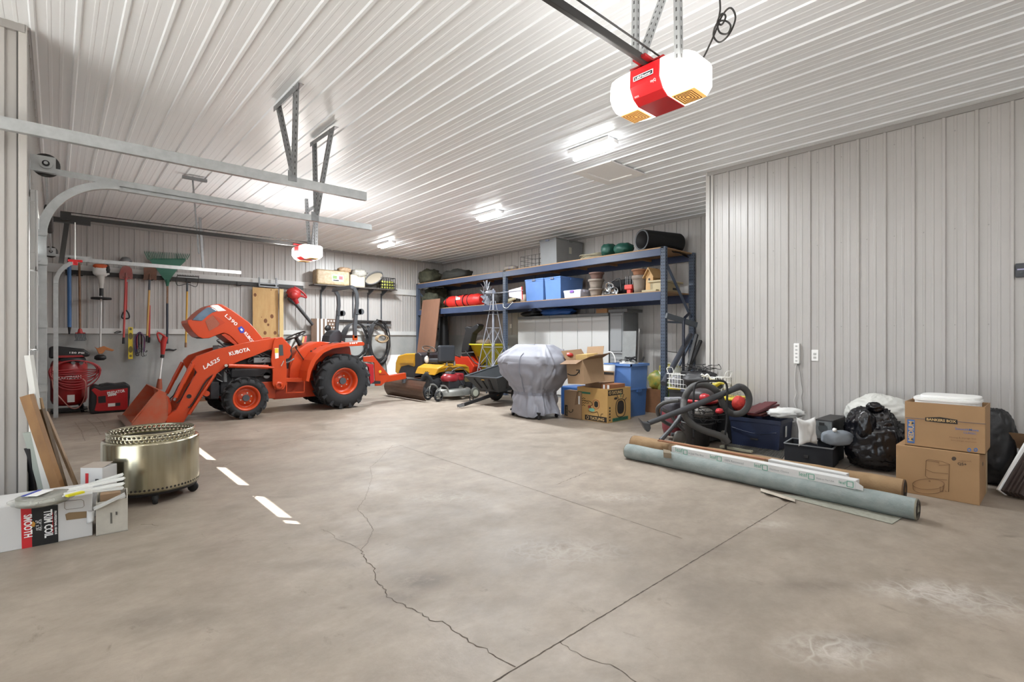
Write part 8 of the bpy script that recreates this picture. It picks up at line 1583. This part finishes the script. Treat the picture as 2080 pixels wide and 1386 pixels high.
# flame ring: perforated band made with real holes
zr0, zr1 = z_t - .005, z_t + .072
def perf_band(R_, z0, z1, n, rows, hr_):
    """cylinder band with round holes, rows of n"""
    mb = MB(); dA = 2 * math.pi / n; dz_ = (z1 - z0) / rows
    for r_ in range(rows):
        for k in range(n):
            ac = (k + .5 * (r_ % 2)) * dA; zc = z0 + (r_ + .5) * dz_; outer = [(-.5, -.5), (0, -.5), (.5, -.5), (.5, 0), (.5, .5), (0, .5), (-.5, .5), (-.5, 0)]; vs = []
            for (u_, v_) in outer: a_ = ac + u_ * dA; vs.append((fx + R_ * math.cos(a_), fy + R_ * math.sin(a_), zc + v_ * dz_))
            for (u_, v_) in outer: l = math.hypot(u_, v_); a_ = ac + u_ / l * hr_ / R_; vs.append((fx + R_ * math.cos(a_), fy + R_ * math.sin(a_), zc + v_ / l * hr_))
            mb.add(vs, [(i, (i + 1) % 8, 8 + (i + 1) % 8, 8 + i) for i in range(8)], True)
    return mb
part('flame_ring', perf_band(ri, zr0 + .008, zr1 - .014, 56, 2, .0085), M_ss, t, solid=.0025, clean=True)
part('ring_lip', MB().lathe([(ri - .01, zr1 - .006), (ri - .002, zr1), (ri + .004, zr1 - .006), (ri, zr1 - .015)], 72, Mt), M_ss, t); part('ring_foot', MB().lathe([(ri, zr0), (ri, zr0 + .009)], 72, Mt), M_ss, t)
hb = MB()
for k in range(72): a = 2 * math.pi * k / 72; p = V((fx + Rr * math.cos(a), fy + Rr * math.sin(a), z_b + .025)); n_ = V((math.cos(a), math.sin(a), 0)); hb.lathe([(.001, 0), (.0085, 0)], 8, frame(p + n_ * .0012, (0, 0, 1), n_))
part('vent_holes', hb, M_ink, t, kind='stuff')
part('dolly_ring', MB().lathe([(Rr * .95, z_b), (Rr * .95, z_b - .025), (Rr * .80, z_b - .025), (Rr * .80, z_b)], 48, Mt), M_dark, t)
for k in range(5):
    a = -1.62 + 2 * math.pi * k / 5; c = V((fx + Rr * .88 * math.cos(a), fy + Rr * .88 * math.sin(a),   .04)); dd = V((-math.sin(a), math.cos(a), 0))
    w_ = part('caster', MB().lathe([(.001, -.018), (.034, -.018), (.04, -.01), (.04, .01), (.034, .018), (.001, .018)], 20, frame(c, (0, 0, 1), dd)), M_rubber, t); part('fork', MB().bar(c + V((0, 0, .0)), c + V((0, 0, .06)), .022, .05).cbox(c + V((0, 0, .062)), (.06, .06, .012)), M_dark, w_)
# trim coil carton
Xf = .02
c0, c1 = P(188, 1088, Z=0), P(0, 1124, Z=0)
dn = (c1 - c0).normalized(); nn = V((-dn.y, dn.x, 0)); nn = nn if nn.dot(FW) > 0 else -nn; Lc = 1.2; hC = H(190, 1003, c0)
t = thing('trim_coil_carton', 'long white carton with red and black print lying at the left edge', 'box', c0 + dn * .6)
wC = .34; part('carton', MB().prism([c0, c0 + dn * Lc, c0 + dn * Lc + nn * wC, c0 + nn * wC], (0, 0, hC)), M_gc, t, bevel=.004)
def FC(x, y, o=.002):                                               # point on the carton's front face from a pixel of the left crop
    px, py = rl(x, y); d_ = ray(px, py); k = (c0 - V((0, 0, CAMH))).dot(nn) / d_.dot(nn); return V((0, 0, CAMH)) + d_ * k - nn * o
def face(name, pts, m, o=.002, par=None): return part(name, MB().add([FC(*p, o) for p in pts], [tuple(range(len(pts)))]), m, par or t)
M_pr = mat('print_red_bright', 'c4262c'); M_pk = mat('print_black', '1b1b1b'); M_pg = mat('print_gold', 'c08a3a')
face('red_panel', ((168, 845), (255, 840), (262, 1172), (178, 1188)), M_pr); face('black_panel', ((255, 840), (470, 822), (474, 1132), (262, 1172)), M_pk)
part('lettering', text_mb('SMOOTH', FC(195, 905), FC(199, 1092), -nn, .038, off=.004, bold=.03), M_letterw, t); part('lettering', text_mb('TRIM COIL', FC(358, 868), FC(366, 1092), -nn, .040, off=.004, bold=.03), M_letterw, t)
part('lettering', text_mb('PROFESSIONAL GRADE', FC(442, 872), FC(447, 1062), -nn, .011, off=.004, bold=.03), M_letterw, t); part('lettering', text_mb('24" x 50\'', FC(290, 950), FC(294, 1035), -nn, .022, off=.004), M_letterw, t)
part('lettering', text_mb('(610 mm x 15.24 m)', FC(328, 940), FC(331, 1030), -nn, .007, off=.004), M_letterw, t); face('red_rule', ((424, 882), (430, 882), (434, 1055), (428, 1056)), M_pr, .004); face('leaf_mark', ((255, 965), (270, 955), (288, 972), (282, 1000), (258, 1002)), M_pg, .004)
face('hand_hole', ((530, 900), (560, 885), (740, 872), (742, 900), (720, 925), (540, 948)), mat('hole_brown', '8a7355', rough=.8), .004); face('white_sliver', ((520, 1128), (530, 1125), (530, 1130)), M_gc, .004)  # last face is a tiny sliver in the carton's own white
part('flap_outline', MB().tube([FC(*p, .003) for p in ((525, 800), (540, 792), (660, 780), (680, 790), (684, 830), (670, 846), (540, 862), (525, 850), (525, 800))], .0012, 4), mat('outline_brown', '7d6e60'), t)
part('torn_flap', MB().grid(lambda u_, v_: FC(705 + 65 * u_, 870 + 100 * v_ * (1 - .3 * u_), .01 + .03 * math.sin(u_ * 3) * v_), 8, 8), M_gc, t, solid=.002)
# second carton standing at the end, strips lying across
a0 = P(195, 1090, Z=0); a1 = P(259.5, 1078, Z=0); d2 = (a1 - a0).normalized(); n2 = V((-d2.y, d2.x, 0)); n2 = n2 if n2.dot(FW) > 0 else -n2; hS = .225
t = thing('old_carton', 'scuffed white carton with barcode at the right end of the trim coil carton', 'box', (a0 + a1) / 2); part('carton', open_box_mb(a0, d2 * (a1 - a0).length, n2 * .30, hS, .006), mat('scuffed_white', 'bcb8ad', rough=.7, var=.12, vs=12), t)
def F2(x, y, o=.003):
    px, py = rl(x, y); d_ = ray(px, py); k = (a0 - V((0, 0, CAMH))).dot(n2) / d_.dot(n2); return V((0, 0, CAMH)) + d_ * k - n2 * o
bc = MB()
for k in range(7): bc.add([F2(895 + k * 2.4, 885), F2(896.2 + k * 2.4, 885), F2(898.2 + k * 2.4, 975), F2(897 + k * 2.4, 975)], [(0, 1, 2, 3)]).add([F2(938 + k * 2.2, 878), F2(939.4 + k * 2.2, 878), F2(941 + k * 2.2, 905), F2(939.6 + k * 2.2, 905)], [(0, 1, 2, 3)])
part('barcode', bc, M_pk, t, kind='stuff')
part('inner_carton', MB().prism([a0 + d2 * .02 + n2 * .05, a0 + d2 * .13 + n2 * .05, a0 + d2 * .13 + n2 * .25, a0 + d2 * .02 + n2 * .25], (0, 0, hS + .035)), M_cb, t)
M_al = mat('trim_white', 'd4d4d0', rough=.35)
for k, (q0, q1, dz_) in enumerate((((520, 745), (1005, 655), 0), ((560, 705), (1010, 612), .01), ((640, 690), (1000, 580), .012), ((760, 860), (1015, 740), -.01), ((640, 880), (1020, 760), -.01), ((600, 735), (1000, 690), 0))):
    A_, B_ = P(*rl(*q0), D=3.20 + .05 * k), P(*rl(*q1), D=3.32 + .05 * k); solo('aluminium_strip', MB().bar(A_, B_, .055, .006).bar(A_ + V((0, 0, .008)), B_ + V((0, 0, .008)), .01, .012), M_al, ['white trim strip across the cartons, front one with yellow tape', 'white trim strip second from the front across the cartons', 'white trim strip pointing highest above the old carton', 'white trim strip resting low on the old carton, upper of two', 'lowest white trim strip lying on the old carton edge', 'short white trim strip under the others'][k], 'trim strip', 'white trim strips on the cartons')
solo('tape_piece', MB().cbox(P(*rl(610, 735), D=3.16), (.09, .03, .012), rot=(0, 0, .5)), mat('tape_yellow', 'd8d02a', rough=.4), 'small piece of yellow tape on the front white strip', 'tape')
# roll of coil in plastic
rc_ = P(88, 1014, Z=hC + .02); t = thing('tape_roll', 'flat grey roll in clear plastic with blue and white label on the long carton', 'roll', rc_ - V((0, 0, .02)))
Mr_ = Matrix.Translation(rc_); part('roll', MB().lathe([(.05, -.02), (.13, -.02), (.13, .025), (.05, .025), (.05, -.02)], 40, Mr_), mat('roll_grey', '8f8f86', rough=.4, metal=.3), t); part('plastic_wrap', crinkle(rc_ + V((0, 0, .005)), (.155, .155, .026), 4, .12, nu=40, nv=20, base=hC), mat('plastic_film', 'd5d5cc', rough=.15, alpha=.38, var=.3, vs=20), t)
part('label', MB().cbox(rc_ + V((-.02, -.0, .042)), (.13, .075, .003), rot=(0, 0, .95)), M_white, t); part('label_band', MB().cbox(rc_ + V((-.055, .02, .0445)), (.13, .022, .003), rot=(0, 0, .95)), mat('label_blue', '2f3f9a'), t)
# small white box behind
Fp, A, B, hh = corner_box((159, 990), (164, 1003), (209, 996), (164, 953), Z=0); b0 = P(162, 1000, Z=0)
Fs = V((P(163, 950, D=3.75).x, P(163, 950, D=3.75).y, 0)); ds = RT * .165; t = thing('white_carton', 'small white carton with red stripe standing behind the strips', 'box', Fs); hs_ = P(163, 951, D=3.75).z
part('carton', MB().prism([Fs, Fs + ds, Fs + ds + FW * .14, Fs + FW * .14], (0, 0, hs_)), M_gc, t, bevel=.003); part('flap', MB().prism([Fs + V((0, 0, hs_)), Fs + ds + V((0, 0, hs_)), Fs + ds + FW * .10 + V((0, 0, hs_ + .022)), Fs + FW * .12 + V((0, 0, hs_ + .015))], (0, 0, .003)), mat('flap_grey', 'b3a79b', rough=.7), t)
part('red_stripe', MB().prism([Fs - FW * .003 + RT * .04 + V((0, 0, hs_ - .15)), Fs - FW * .003 + RT * .062 + V((0, 0, hs_ - .15)), Fs - FW * .003 + RT * .062 + V((0, 0, hs_ - .04)), Fs - FW * .003 + RT * .04 + V((0, 0, hs_ - .04))], FW * .002), M_pr, t)
part('lettering', text_mb('5', Fs - FW * .004 + RT * .115 + V((0, 0, hs_ - .115)), Fs - FW * .004 + RT * .145 + V((0, 0, hs_ - .115)), -FW, .035, bold=.03), M_pk, t)
# leaning boards
def board(label, p_top, p_bot, D0, D1, w_, th, m, name='leaning_board', cat='lumber'):
    A_, B_ = P(*p_top, D=D1), P(*p_bot, D=D0); B2 = A_ + (B_ - A_) * ((A_.z - .0) / (A_.z - B_.z)) if B_.z > 0 else B_; B2.z = max(B2.z, .0)
    solo(name, MB().bar(B2, A_, w_, th, up=FW), m, label, cat, 'boards leaning beside the pier', bevel=.002)
bl = lambda x, y: (40 + x / 4.33, 680 + y / 4.33)
board('brown lumber plank leaning by the pier, in front of the white boards', bl(62, 535), bl(320, 1300), 3.70, 3.68, .075, .038, mat('plank_tan', '9c7447', rough=.6, col2='7d5a38', vs=6, stretch=(1, 1, .4)))
board('tall white board leaning behind the brown plank', bl(80, 182), bl(250, 1320), 3.78, 3.72, .045, .03, M_al)
board('dark stained strip leaning right of the brown plank', bl(195, 655), bl(380, 1300), 3.74, 3.74, .03, .03, mat('strip_dark', '5f4a30', rough=.6, col2='453523', vs=9))
board('tan board behind the dark strip', bl(160, 560), bl(330, 1290), 3.80, 3.76, .05, .02, mat('strip_tan', '8f7350', rough=.6))
board('thin wooden stick leaning farthest right above the white strips', bl(230, 680), bl(490, 1310), 3.85, 4.05, .022, .02, mat('stick_tan', '8c7256', rough=.6))
board('pale green-grey board leaning low against the pier', bl(80, 860), bl(205, 1320), 3.80, 3.72, .075, .02, mat('board_green_grey', 'a3aaa2', rough=.6))
board('wide white board leaning between the green-grey board and the brown plank', bl(100, 700), bl(240, 1325), 3.74, 3.70, .05, .02, M_al)
board('dark narrow board leaning at the pier foot', bl(70, 1000), bl(110, 1330), 3.8, 3.74, .05, .02, M_dark, name='dark_board')  # near-black narrow strip standing at the pier foot
